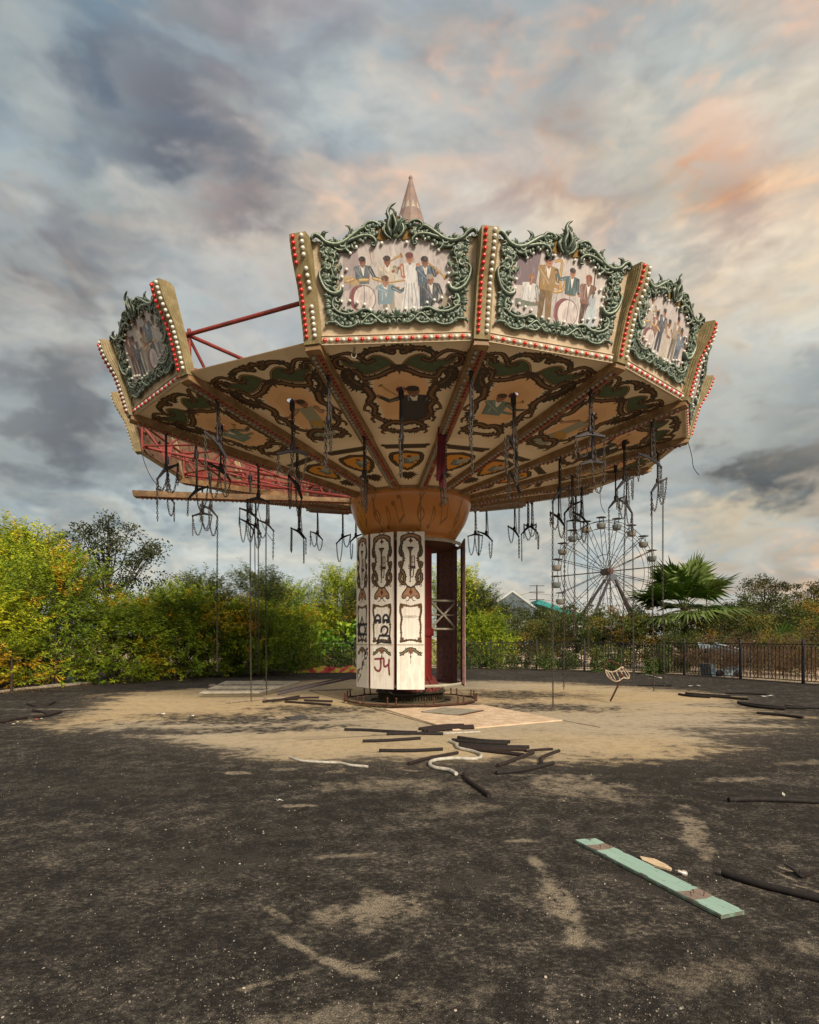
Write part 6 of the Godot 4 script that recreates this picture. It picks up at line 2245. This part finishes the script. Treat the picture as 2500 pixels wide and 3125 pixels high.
	palm("fan_palm", Vector3(9.6, 0, -32.6), 1.15, 7, 0.8, "little fan palm below the Ferris wheel hub")

	# strap-leaved plant at the left edge
	var y := base("yucca", Vector3(-11.0, 0, -17.3))
	rng.seed = 260
	var stem := Geo.new()
	stem.tube([Vector3.ZERO, Vector3(0.02, 0.5, 0), Vector3(0, 1.0, 0)], [0.04, 0.035, 0.03], 6)
	put("trunk", stem.mesh(), M.bark, y)
	var yl := Geo.new()
	for i in 34:
		var a := rng.randf() * TAU
		var d := Vector3(cos(a), rng.randf_range(-0.3, 1.3), sin(a)).normalized()
		yl.col = Color(0.16, 0.19, 0.04) * rng.randf_range(0.7, 1.3)
		yl.leaf(Vector3(0, 1.0, 0), d, d.cross(Vector3.UP).normalized(), rng.randf_range(0.45, 0.75), 0.022)
	put("crown", yl.mesh(), M.leaf, y)
	tag(y, "spiky strap-leaved plant at the left edge of the asphalt", "yucca")


func palm(called: String, at_: Vector3, h: float, count: int, size: float, label: String) -> void:
	rng.seed = int(at_.x * 31.0)
	var o := base(called, at_)
	var tr := Geo.new()
	tr.tube([Vector3.ZERO, Vector3(0.03, h * 0.5, 0), Vector3(0, h, 0)], [0.2, 0.16, 0.19], 10)
	put("trunk", tr.mesh(), M.bark, o)
	var mesh_tone := [Color(0.07, 0.13, 0.03), Color(0.10, 0.18, 0.045), Color(0.17, 0.24, 0.07)]
	for i in count:
		var g := Geo.new()
		var a := TAU * i / count * 2.618 + rng.randf_range(-0.2, 0.2)
		var lift := lerpf(1.3, -0.35, float(i) / count)
		var d := Vector3(cos(a) * cos(lift), sin(lift), sin(a) * cos(lift))
		var pl := size * rng.randf_range(0.55, 0.75)
		var hub := Vector3(0, h, 0) + d * pl + Vector3(0, -0.1 * pl, 0)
		g.col = Color(0.10, 0.12, 0.04)
		g.tube([Vector3(0, h - 0.1, 0), Vector3(0, h, 0) + d * pl * 0.55, hub], [0.025, 0.018, 0.014], 5, false)
		var side := d.cross(Vector3.UP).normalized()
		if side.length() < 0.1:
			side = Vector3.RIGHT
		var nn := side.cross(d).normalized()
		var tone: Color = mesh_tone[rng.randi() % 3]
		for k in 34:
			var f := (k - 16.5) / 16.5
			var ang := f * 1.75
			var sd := (d * cos(ang) + side * sin(ang) + nn * 0.10 * (1.0 - absf(f))).normalized()
			var l := size * (1.0 - 0.25 * absf(f)) * rng.randf_range(0.9, 1.05)
			var w := nn.cross(sd).normalized()
			var mid := hub + sd * l * 0.6
			var tip := hub + sd * l + Vector3(0, -rng.randf_range(0.05, 0.30) * l, 0)
			g.col = tone * rng.randf_range(0.75, 1.25)
			var fold := nn * 0.02 * (1.0 if k % 2 else -1.0)
			var b := g.v.size()
			for p in [hub + w * 0.008 + fold * 0.3, hub - w * 0.008 - fold * 0.3, mid - w * 0.035 * size - fold, mid + w * 0.035 * size + fold, tip]:
				g.add(p, (nn + w * (0.5 if k % 2 else -0.5)).normalized())
			g.ix.append_array(PackedInt32Array([b, b + 2, b + 1, b, b + 3, b + 2, b + 3, b + 4, b + 2]))
		put("frond", g.mesh(), M.leaf, o)
	tag(o, label, "palm")


# ---------------------------------------------------------------- things lying about
func ground_path(pts: Array, y: float) -> Array:
	return smooth(pts.map(func(p): return Vector3(p.x, y, p.y)), 6)


func lying(called: String, pts: Array, r: float, mat: Material, label: String, category: String, group := "", y := -1.0) -> MeshInstance3D:
	var g := Geo.new()
	var c: Vector2 = pts[pts.size() / 2]
	var rel := pts.map(func(p): return p - c)
	g.tube(ground_path(rel, 0.0), r, 9)
	var o := put(called, g.mesh(), mat, null, Transform3D(Basis(), Vector3(c.x, (r + 0.004) if y < 0.0 else y, c.y)))
	tag(o, label, category, group)
	return o


func set_litter() -> void:
	rng.seed = 300
	var rubber := worn(c8(20, 18, 19), c8(38, 30, 27), 0.25, 141, 0.8, 0.0, 0.7)
	var rusty := worn(c8(52, 34, 28), c8(28, 22, 21), 0.2, 142, 0.85, 0.0, 0.8)
	var pvc := worn(c8(196, 194, 184), c8(160, 154, 140), 0.3, 143, 0.5, 0.0, 0.3)
	var weathered := worn(c8(172, 160, 140), c8(130, 116, 98), 0.3, 144, 0.8, 0.0, 0.5)
	var grp := "black hoses strewn in front of the ride"
	lying("hose", [V(-1.05, -10.12), V(-0.68, -10.05), V(-0.26, -9.88), V(0.12, -9.79)], 0.024, rubber, "long black hose running left below the column's front door", "hose", grp)
	lying("hose", [V(-0.35, -9.65), V(0.0, -9.70), V(0.52, -9.66)], 0.024, rubber, "black hose crossing under the short bundle by the grate", "hose", grp)
	lying("pipe", [V(0.14, -9.86), V(0.5, -9.78), V(0.86, -9.86), V(1.12, -9.95)], 0.012, pvc, "thin pale pipe sticking out right of the crossing hoses", "pipe")
	lying("hose", [V(-0.67, -8.98), V(-0.33, -9.04), V(0.16, -9.24)], 0.023, rubber, "straight black hose alone on pale concrete, second row", "hose", grp)
	lying("hose", [V(-0.40, -8.23), V(0.0, -8.21), V(0.44, -8.33)], 0.023, rubber, "black hose just left of the white S-shaped pipe", "hose", grp)
	lying("hose", [V(-0.01, -7.37), V(0.20, -7.66), V(0.62, -8.07)], 0.022, rusty, "rusty brown hose slanting toward the white S-shaped pipe", "hose", grp)
	for q in [[V(0.16, -10.16), V(0.55, -10.53), V(0.92, -10.61), "back"], [V(0.21, -9.98), V(0.59, -10.34), V(1.07, -10.50), "middle"], [V(0.28, -9.88), V(0.66, -10.18), V(1.06, -10.30), "front"]]:
		lying("hose", [q[0], q[1], q[2]], 0.026, rusty, "%s hose of the short rusty bundle below the grate" % q[3], "hose", grp)
	var b2 := [[V(0.72, -9.30), V(1.04, -9.01), V(1.43, -8.90)], [V(0.62, -9.07), V(0.93, -8.88), V(1.37, -8.74)], [V(0.69, -8.71), V(1.11, -8.52), V(1.62, -8.47)], [V(0.68, -8.55), V(1.00, -8.36), V(1.55, -8.27)], [V(0.71, -8.43), V(1.07, -8.16), V(1.44, -7.91)], [V(0.70, -8.63), V(1.05, -8.44), V(1.50, -8.37)]]
	for i in 6:
		lying("hose", b2[i], 0.025, rusty if i in [3, 4] else rubber, "%s hose from the back in the big heap right of the white pipe" % ["first", "second", "third", "fifth", "front", "fourth"][i], "hose", grp)
	lying("hose", [V(1.52, -8.20), V(1.70, -8.30), V(1.91, -8.36)], 0.018, rusty, "frayed thin hose end pointing right from the big heap", "hose", grp)
	lying("pipe", [V(0.57, -8.98), V(0.64, -8.78), V(0.66, -8.43), V(0.82, -8.19), V(0.90, -7.96), V(0.87, -7.74), V(0.76, -7.66), V(0.57, -7.70), V(0.38, -7.64), V(0.26, -7.50), V(0.24, -7.29), V(0.30, -7.13), V(0.44, -7.02), V(0.51, -6.82)], 0.022, pvc, "white S-shaped flexible pipe beside the hose heap", "pipe")
	lying("hose", [V(1.02, -7.25), V(1.27, -7.60), V(1.60, -8.09)], 0.023, rusty, "brown hose slanting down left from the big heap", "hose", grp)
	lying("hose", [V(0.95, -6.86), V(1.28, -7.01), V(1.70, -7.40)], 0.024, rubber, "long black hose lying lowest right of the heap", "hose", grp)
	lying("hose", [V(1.55, -7.35), V(1.64, -7.74), V(1.80, -8.00), V(1.96, -8.21)], 0.022, rusty, "short bent brown hose at the heap's right end", "hose", grp)
	lying("hose", [V(0.60, -6.82), V(0.60, -6.56), V(0.66, -6.27), V(0.75, -5.87)], 0.024, rusty, "short hose pointing at the viewer below the white pipe", "hose", grp)
	lying("pipe", [V(-1.49, -7.81), V(-1.31, -7.58), V(-1.02, -7.48), V(-0.82, -7.44), V(-0.69, -7.31), V(-0.48, -7.22)], 0.016, pvc, "thin white wavy pipe lying alone left of the hoses", "pipe")
	lying("hose", [V(2.91, -5.71), V(3.12, -5.74), V(3.43, -5.71), V(3.9, -5.60)], 0.024, rubber, "black hose leaving the picture at the right edge", "hose", grp)
	lying("hose", [V(1.97, -3.94), V(2.08, -3.78), V(2.20, -3.66), V(2.46, -3.42)], 0.022, rubber, "black hose in the right foreground beside the green plank", "hose", grp)
	var rgrp := "black hoses lying at the right of the yard"
	var rr := [[V(7.08, -16.46), V(7.16, -15.95), V(7.49, -15.60)], [V(7.36, -16.70), V(7.72, -16.24), V(8.10, -15.80)], [V(7.30, -16.2), V(7.82, -15.62), V(8.17, -15.1)], [V(8.50, -16.84), V(8.85, -16.75), V(9.39, -16.46)]]
	for i in 4:
		lying("hose", rr[i], 0.03, rubber, "%s hose of the right-hand pile nearest the fence" % ["left", "middle back", "front", "rightmost"][i], "hose", rgrp)
	var r2 := [[V(7.51, -14.32), V(7.62, -13.84), V(7.86, -13.42), V(8.32, -13.15)], [V(7.46, -14.10), V(7.46, -13.45), V(7.80, -13.0)], [V(8.16, -13.61), V(8.36, -13.30), V(8.8, -13.2)]]
	for i in 3:
		lying("hose", r2[i], 0.03, rubber, "%s hose of the middle pile at the right edge" % ["long", "front", "rightmost"][i], "hose", rgrp)
	lying("hose", [V(6.85, -12.35), V(7.12, -12.04), V(7.29, -11.60)], 0.026, rubber, "single straight hose below the right-hand piles", "hose", rgrp)
	lying("hose", [V(7.15, -19.61), V(7.69, -19.61), V(8.16, -19.48)], 0.03, rubber, "straight black hose below the two long chains on the right", "hose", rgrp)
	lying("pipe", [V(9.46, -25.10), V(9.47, -24.46), V(9.27, -23.46), V(9.37, -23.27)], 0.025, pvc, "bent pale pipe by the fence right of the chair", "pipe")

	# painted plank in the foreground
	var pl := Paint.new(140, 18, 6.0, c8(150, 182, 168))
	for i in 220:
		var x := rng.randf_range(0, 140)
		var y := rng.randf_range(0, 18)
		pl.stroke([V(x, y), V(x + rng.randf_range(4, 26), y + rng.randf_range(-0.3, 0.3))], rng.randf_range(0.2, 0.9), Color(c8(116, 148, 136).lerp(c8(172, 200, 188), rng.randf()), 0.4))
	for q in [[14, 26], [106, 119]]:
		pl.poly([V(q[0], 0), V(q[0] + 1.5, 9), V(q[0] - 0.5, 18), V(q[1], 18), V(q[1] + 1, 8), V(q[1] - 1, 0)], c8(132, 116, 104))
		for i in 30:
			var y := rng.randf_range(0, 18)
			pl.stroke([V(q[0] + 0.5, y), V(q[1] - 0.5, y + rng.randf_range(-0.4, 0.4))], 0.4, Color(c8(104, 88, 78).lerp(c8(158, 142, 128), rng.randf()), 0.5))
	for i in 40:
		pl.oval(V(rng.randf_range(0, 140), rng.randf_range(0, 18)), rng.randf_range(0.2, 1.1), rng.randf_range(0.15, 0.5), c8(92, 92, 80, 0.55))
	for i in 14:
		pl.oval(V(rng.randf_range(0, 140), [0.3, 17.7][i % 2]), rng.randf_range(1, 4), 0.8, c8(86, 76, 64))
	var plank := base("plank", Vector3(1.51, 0.0, -3.98), atan2(1.22, 0.46) - PI)
	tag(plank, "mint green painted plank with two bare patches in the right foreground", "plank")
	plank.rotation.y = atan2(-(-3.37 + 4.59), 1.73 - 1.29)
	var body := Geo.new()
	body.bar(Transform3D(Basis(), Vector3(0, 0.016, 0)), Vector3(1.32, 0.02, 0.165), 0.003)
	put("board", body.mesh(), worn(c8(96, 96, 84), c8(110, 140, 124), 0.2, 151, 0.9), plank)
	var face := Geo.new()
	face.plate(PackedVector2Array([V(-0.66, -0.079), V(0.66, -0.079), V(0.66, 0.079), V(-0.64, 0.079), V(-0.625, 0.03), V(-0.60, 0.012), V(-0.655, 0.0)]), 0.002, Transform3D(Basis(Vector3.RIGHT, -PI / 2), Vector3(0, 0.0285, 0)), Rect2(-0.66, -0.079, 1.32, 0.158))
	put("painted_face", face.mesh(), picture_material(pl.tex(), 0.7), plank)
	for q in [[-0.44, 0.02], [-0.42, -0.04], [0.42, 0.05], [0.44, -0.02], [0.39, 0.0]]:
		var nail := Geo.new()
		nail.lathe([V(0.002, 0.0), V(0.002, 0.022), V(0.006, 0.023), V(0.005, 0.025), V(0.0005, 0.026)], 6)
		put("nail", nail.mesh(), M.rust, plank, Transform3D(Basis(Vector3.RIGHT, rng.randf_range(-0.5, 0.5)), Vector3(q[0], 0.028, q[1])))
	var chip := Geo.new()
	chip.plate(PackedVector2Array([V(-0.13, 0.02), V(-0.04, 0.05), V(0.05, 0.02), V(0.12, -0.02), V(0.13, -0.05), V(0.02, -0.055), V(-0.08, -0.03)]), 0.012, Transform3D(Basis(Vector3.RIGHT, -PI / 2 + 0.02), Vector3(0, 0.015, 0)))
	tag(put("wood_chip", chip.mesh(), worn(c8(214, 192, 160), c8(196, 170, 136), 0.2, 152, 0.8), null, Transform3D(Basis(Vector3.UP, -0.9), Vector3(1.63, 0, -4.14))), "pale cream board splinter lying behind the mint green plank", "splinter")
	var plug := Geo.new()
	plug.lathe([V(0.012, -0.03), V(0.018, -0.025), V(0.018, 0.0), V(0.01, 0.005), V(0.01, 0.03), V(0.001, 0.032)], 8, Transform3D(Basis(Vector3(0, 0, 1), 1.2), Vector3(0, 0.022, 0)))
	tag(put("bulb_base", plug.mesh(), plain(c8(186, 180, 172), 0.4, 0.3), null, Transform3D(Basis(), Vector3(1.72, 0, -3.95))), "small metal lamp base on the asphalt right of the plank", "lamp base")
	var knot := base("scrap_knot", Vector3(2.44, 0.0, -3.9))
	tag(knot, "little tangle of burnt brown scraps above the foreground hose", "scrap")
	for i in 7:
		var g := Geo.new()
		var a := rng.randf() * TAU
		var d := Vector3(cos(a), rng.randf_range(0.0, 0.5), sin(a))
		g.tube(smooth([Vector3(0, 0.015, 0), d * 0.05 + Vector3(0, 0.02, 0), d * 0.1 + rv() * 0.01 + Vector3(0, 0.02, 0)], 3), [0.010, 0.010, 0.009, 0.008, 0.007, 0.006, 0.004], 5)
		put("scrap", g.mesh(), rusty if i % 2 else rubber, knot)

	# fallen steel grille, poles and sticks on the left
	var grille := base("steel_grille", Vector3(-4.55, 0, -17.05))
	tag(grille, "fallen white barred steel panel lying left of the column", "steel panel")
	var c4 := [Vector3(-0.70, 0.12, 1.32), Vector3(0.72, 0.12, 1.15), Vector3(1.33, 0.22, -1.30), Vector3(-0.83, 0.22, -1.30)]
	for i in 4:
		var g := Geo.new()
		g.rod(c4[i], c4[(i + 1) % 4], 0.03, 6)
		put("frame_bar", g.mesh(), M.white_steel, grille)
	for i in 7:
		var f := (i + 0.5) / 7.0
		var g := Geo.new()
		var a: Vector3 = c4[0].lerp(c4[3], f)
		var b: Vector3 = c4[1].lerp(c4[2], f)
		g.bar(Transform3D(Basis(Vector3.UP, atan2(-(b.z - a.z), b.x - a.x)), (a + b) / 2.0 + Vector3(0, 0.02, 0)), Vector3(a.distance_to(b), 0.03, 0.12), 0.006)
		put("slat", g.mesh(), M.white_steel if i % 3 != 1 else worn(c8(120, 128, 134), c8(90, 70, 56), 0.3, 153, 0.6), grille)
	var pole := Geo.new()
	pole.rod(Vector3(-3.39, 0.06, -16.18), Vector3(-1.45, 0.42, -17.6), 0.03, 6)
	pole.rod(Vector3(-3.45, 0.12, -16.28), Vector3(-1.45, 0.47, -17.66), 0.02, 6)
	tag(put("fallen_pole", pole.mesh(), worn(c8(104, 92, 100), c8(78, 68, 76), 0.4, 154, 0.6)), "long mauve-grey pole leaning from the grille to the column", "pole")
	lying("stick", [V(-4.17, -14.25), V(-3.94, -14.70), V(-3.55, -15.2), V(-3.2, -15.5)], 0.025, weathered, "pale stick reaching left in front of the grille", "stick")
	lying("pipe", [V(-5.99, -19.09), V(-5.76, -20.02), V(-5.48, -20.74), V(-5.05, -21.69)], 0.03, weathered, "long pale pipe behind the grille at the left", "pipe")
	lying("pipe", [V(-6.09, -19.6), V(-6.16, -19.3), V(-6.0, -19.09), V(-5.39, -19.05)], 0.035, weathered, "hooked pale pipe left behind the grille", "pipe")
	lying("stick", [V(-2.84, -17.78), V(-2.25, -17.9), V(-1.67, -18.24)], 0.018, weathered, "thin pole on the ground beside the column's left side", "stick")
	var st := [[V(-3.47, -15.15), V(-2.72, -15.73)], [V(-3.37, -14.4), V(-3.04, -14.92), V(-2.68, -15.07)], [V(-3.15, -14.32), V(-2.95, -15.0), V(-2.75, -15.6)], [V(-2.89, -14.54), V(-2.3, -14.2), V(-1.74, -13.84)], [V(-2.47, -14.71), V(-1.78, -14.46)], [V(-2.95, -14.95), V(-2.5, -15.2), V(-2.2, -15.25)]]
	for i in 6:
		lying("stick", st[i], 0.025, rusty if i != 0 else weathered, "%s stick from the left in the brown heap beside the pit rail" % ["first", "second", "third", "fifth", "last", "fourth"][i], "stick", "sticks heaped left of the column", 0.03 + 0.014 * (i % 3))
	var lf := [[V(-7.4, -10.8), V(-7.14, -11.15)], [V(-7.2, -11.2), V(-7.11, -11.62)], [V(-6.99, -11.65), V(-6.9, -11.9), V(-6.96, -12.51)], [V(-7.69, -12.79), V(-7.36, -12.56), V(-7.0, -12.14)], [V(-8.6, -14.1), V(-8.1, -13.6)], [V(-8.0, -13.85), V(-8.22, -14.5)]]
	for i in 6:
		lying("stick", lf[i], 0.028, rusty, ["brown stick cut by the left edge of the picture", "thick brown stick beside the left rubbish strip", "long brown stick slanting right at the left edge", "thin stick above the long left one", "short stick in the upper left scrap pile", "small stick right of the upper left scrap pile"][i], "stick", "sticks at the left edge")
	for i in 8:
		var g := Geo.new()
		var r := rng.randf_range(0.012, 0.04)
		g.lathe([V(0.002, 0), V(r, r * 0.15), V(r * 1.1, r * 0.5), V(r * 0.6, r * 0.9), V(0.001, r)], 7, Transform3D(Basis(Vector3.UP, rng.randf()).scaled(Vector3(1.3, 0.8, 0.9)), Vector3.ZERO))
		var red := i in [2, 6]
		tag(put("crumpled_litter", g.mesh(), plain(c8(138, 84, 70) if red else c8(176, 172, 160), 0.85), null, Transform3D(Basis(Vector3.UP, rng.randf() * 3.0), Vector3(-7.12 + i * 0.05 + rng.randf_range(-0.12, 0.12), 0.004, -10.5 - i * 0.15 + rng.randf_range(-0.1, 0.1)))), "crumpled %s litter in the strip at the left edge" % ("reddish" if red else "white"), "litter", "litter strip at the left edge, red" if red else "litter strip at the left edge, white")
	var kerb := Geo.new()
	kerb.tube(ground_path([V(-11.0, -15.6), V(-11.1, -17.2), V(-11.05, -18.2), V(-10.7, -19.2), V(-10.4, -20.4)], 0.04), 0.05, 7)
	tag(put("pale_pipe", kerb.mesh(), weathered), "long pale pipe along the asphalt's left edge under the bushes", "pipe")
	lying("pipe", [V(-11.2, -19.0), V(-11.0, -19.8), V(-10.7, -20.5)], 0.035, pvc, "shorter pale pipe beside the plastic bag", "pipe")
	# plastic bag
	var bag := Geo.new()
	var bn := noise(3.0, 8, 2)
	for ring in 1:
		bag.lathe(smooth([V(0.02, 0.0), V(0.22, 0.03), V(0.28, 0.16), V(0.22, 0.32), V(0.10, 0.40), V(0.03, 0.46), V(0.07, 0.54), V(0.01, 0.55)], 3), 16)
	for i in bag.v.size():
		var p := bag.v[i]
		bag.v[i] = p * (1.0 + 0.35 * bn.get_noise_3d(p.x * 4.0, p.y * 4.0, p.z * 4.0))
	tag(put("plastic_bag", bag.mesh(), plain(c8(92, 110, 118), 0.35), null, Transform3D(Basis(), Vector3(-11.2, 0.0, -20.6))), "blue-grey knotted plastic bag under the left bushes", "bag")
	# fallen canvas of the roof
	var cv := Geo.new()
	var cn := noise(0.55, 17, 3)
	var nx := 60
	var nz := 22
	for j in nz + 1:
		for i in nx + 1:
			var fx := float(i) / nx
			var fz := float(j) / nz
			var x := -1.35 + 2.7 * fx
			var z := -0.55 + 1.1 * fz
			var fold := (cn.get_noise_2d(x * 2.2, z * 2.6) * 0.9 + 0.45) + (0.3 - absf(cn.get_noise_2d(x * 4.5 + 9.0, z * 4.5))) * 0.8
			var edge := minf(minf(fx, 1.0 - fx) * 6.0, minf(fz, 1.0 - fz) * 3.5)
			var hgt := maxf(0.02, 0.05 + fold * (0.14 + 0.16 * fx)) * clampf(edge, 0.0, 1.0) + 0.012
			var wob := cn.get_noise_2d(x * 1.3 + 40.0, z * 1.3) * 0.5
			var stripe := fposmod(x * 1.7 + z * 0.8 + wob * 1.6, 1.0) < 0.5
			cv.col = Color(0.60, 0.055, 0.06) if stripe else Color(0.66, 0.47, 0.06)
			cv.add(Vector3(x + cn.get_noise_2d(x, z * 3.0 + 20.0) * 0.25, hgt, z + cn.get_noise_2d(x * 2.0 + 70.0, z) * 0.25), Vector3.UP)
	for j in nz:
		for i in nx:
			var a := j * (nx + 1) + i
			cv.quad(a, a + nx + 1, a + nx + 2, a + 1)
	var acc := PackedVector3Array()
	acc.resize(cv.v.size())
	for i in range(0, cv.ix.size(), 3):
		var a := cv.ix[i]
		var b := cv.ix[i + 2]
		var d := cv.ix[i + 1]
		var nn := (cv.v[b] - cv.v[a]).cross(cv.v[d] - cv.v[a])
		acc[a] += nn
		acc[b] += nn
		acc[d] += nn
	for i in acc.size():
		cv.n[i] = acc[i].normalized()
	var canvas := plain(Color.WHITE, 0.75)
	canvas.vertex_color_use_as_albedo = true
	canvas.cull_mode = BaseMaterial3D.CULL_DISABLED
	tag(put("canvas", cv.mesh(), canvas, null, Transform3D(Basis(), Vector3(-3.55, 0.004, -27.6))), "crumpled red and yellow canvas heap near the fence left of the column", "canvas")
	# steel grate in the slab
	var grate := base("floor_grate", Vector3(0.87, 0.026, -12.58), -0.62)
	tag(grate, "grey steel floor grate in the pale slab before the column", "grate")
	var sump := Geo.new()
	sump.at(Vector3(0, 0.001, 0), Vector3(0.86, 0.004, 0.92))
	put("drain_bed", sump.mesh(), plain(c8(34, 32, 30), 0.9), grate)
	for i in 13:
		var g := Geo.new()
		g.at(Vector3(0, 0.012, -0.42 + i * 0.07), Vector3(0.85, 0.016, 0.034))
		put("bar", g.mesh(), M.white_steel, grate)
	for s in [-1.0, 1.0]:
		var g := Geo.new()
		g.at(Vector3(s * 0.44, 0.009, 0), Vector3(0.03, 0.018, 0.92))
		put("edge_bar", g.mesh(), M.rust, grate)
	# two small flat tiles left of the slab
	for q in [[-2.45, -12.05, c8(168, 150, 118), "square pale tile flat on dark stains left of the pit"], [-2.12, -11.75, c8(74, 72, 74), "dark grey tile lying right of the pale square tile"]]:
		var g := Geo.new()
		g.bar(Transform3D(Basis(), Vector3(0, 0.014, 0)), Vector3(0.36, 0.02, 0.34), 0.004)
		tag(put("tile", g.mesh(), worn(q[2], q[2].darkened(0.2), 0.3, 155, 0.9), null, Transform3D(Basis(Vector3.UP, 0.5), Vector3(q[0], 0, q[1]))), q[3], "tile")
	# scraps of paper
	var papers := [[-4.9, -12.3, 0.10, "white scrap right of the upper left sticks"], [-4.2, -12.0, 0.07, "small white scrap on the dark asphalt, left of the tile"], [8.9, -19.6, 0.22, "crumpled white scrap by the right fence"], [9.2, -16.1, 0.22, "white flat scrap at the right edge above the hoses"], [3.55, -5.95, 0.035, "white pebble-like cup above the right edge hose"], [-1.2, -5.75, 0.045, "pale flake on dark asphalt in the left middle ground"]]
	for q in papers:
		var g := Geo.new()
		var w: float = q[2]
		g.face([Vector3(-w, 0.004, w * 0.4), Vector3(w * 0.2, 0.012 + w * 0.1, w * 0.5), Vector3(w * 0.3, 0.006, -w * 0.3), Vector3(-w * 0.6, 0.02, -w * 0.4)])
		g.face([Vector3(w * 0.2, 0.012 + w * 0.1, w * 0.5), Vector3(w, 0.004, w * 0.2), Vector3(w * 0.9, 0.03, -w * 0.3), Vector3(w * 0.3, 0.006, -w * 0.3)])
		tag(put("paper_scrap", g.mesh(), plain(c8(210, 206, 198), 0.85), null, Transform3D(Basis(Vector3.UP, rng.randf() * 3.0), Vector3(q[0], 0.004, q[1]))), q[3], "scrap")

	scatter()


# grit and fallen leaves: too many to count
func scatter() -> void:
	rng.seed = 400
	var stone := Geo.new()
	stone.lathe([V(0.001, -0.4), V(0.9, -0.1), V(0.8, 0.35), V(0.001, 0.6)], 5)
	var sm := stone.mesh()
	var grey := plain(Color.WHITE, 0.85)
	grey.vertex_color_use_as_albedo = true
	var n := noise(0.9, 61, 3)
	var at_: Array[Transform3D] = []
	var cols: Array[Color] = []
	for i in 26000:
		var z := -2.2 - 10.0 * pow(rng.randf(), 2.2)
		var x := rng.randf_range(-1.0, 1.0) * (0.8 + absf(z) * 0.72)
		if n.get_noise_2d(x, z) < rng.randf_range(-0.5, 0.35):
			continue
		var s := rng.randf_range(0.0014, 0.0042) if rng.randf() < 0.93 else rng.randf_range(0.0042, 0.010)
		at_.append(Transform3D(Basis(rv().normalized(), rng.randf() * 3.0).scaled(Vector3(s, s * 0.7, s)), Vector3(x, 0.004 + s * 0.3, z)))
		var t := rng.randf()
		cols.append(Color(0.16, 0.14, 0.115).lerp(Color(0.52, 0.46, 0.38), t * t * t) * rng.randf_range(0.6, 1.1))
	crowd("grit", sm, grey, at_, cols, "pale grit scattered over the dark asphalt")
	var lf := Geo.new()
	lf.face([Vector3(0, 0, 1), Vector3(0.45, 0.1, 0), Vector3(0, 0, -1), Vector3(-0.45, 0.12, 0)])
	at_.clear()
	cols.clear()
	var edge := [V(-12.0, -15.5), V(-11.0, -18.0), V(-10.6, -20.2), V(-9.4, -21.8), V(-7.6, -23.8), V(-5.8, -26.0), V(-4.4, -27.8), V(-2.0, -28.9), V(1.0, -30.0), V(4.0, -30.2), V(6.5, -29.4), V(9.3, -26.6), V(11.0, -24.0)]
	for i in 5200:
		var k := rng.randi() % (edge.size() - 1)
		var p: Vector2 = edge[k].lerp(edge[k + 1], rng.randf()) + V(rng.randfn(0, 0.45), rng.randfn(0, 0.45))
		var s := rng.randf_range(0.02, 0.05) * (0.6 if k > 7 else 1.0)
		at_.append(Transform3D(Basis(Vector3.UP, rng.randf() * TAU).scaled(Vector3(s, s, s)), Vector3(p.x, 0.012 + rng.randf() * 0.02, p.y)))
		cols.append([Color(0.30, 0.16, 0.05), Color(0.20, 0.10, 0.04), Color(0.45, 0.30, 0.08), Color(0.12, 0.07, 0.04)][rng.randi() % 4] * rng.randf_range(0.7, 1.2))
	crowd("leaf_litter", lf.mesh(), grey, at_, cols, "brown and yellow fallen leaves along the yard's edge")


func crowd(called: String, mesh: Mesh, mat: Material, at_: Array, cols: Array, label: String) -> void:
	var mm := MultiMesh.new()
	mm.transform_format = MultiMesh.TRANSFORM_3D
	mm.use_colors = true
	mm.mesh = mesh
	mm.instance_count = at_.size()
	for i in at_.size():
		mm.set_instance_transform(i, at_[i])
		mm.set_instance_color(i, cols[i])
	var o := MultiMeshInstance3D.new()
	o.name = numbered(called)
	o.multimesh = mm
	o.material_override = mat
	add_child(o)
	tag(o, label, called.replace("_", " "), "", "stuff")
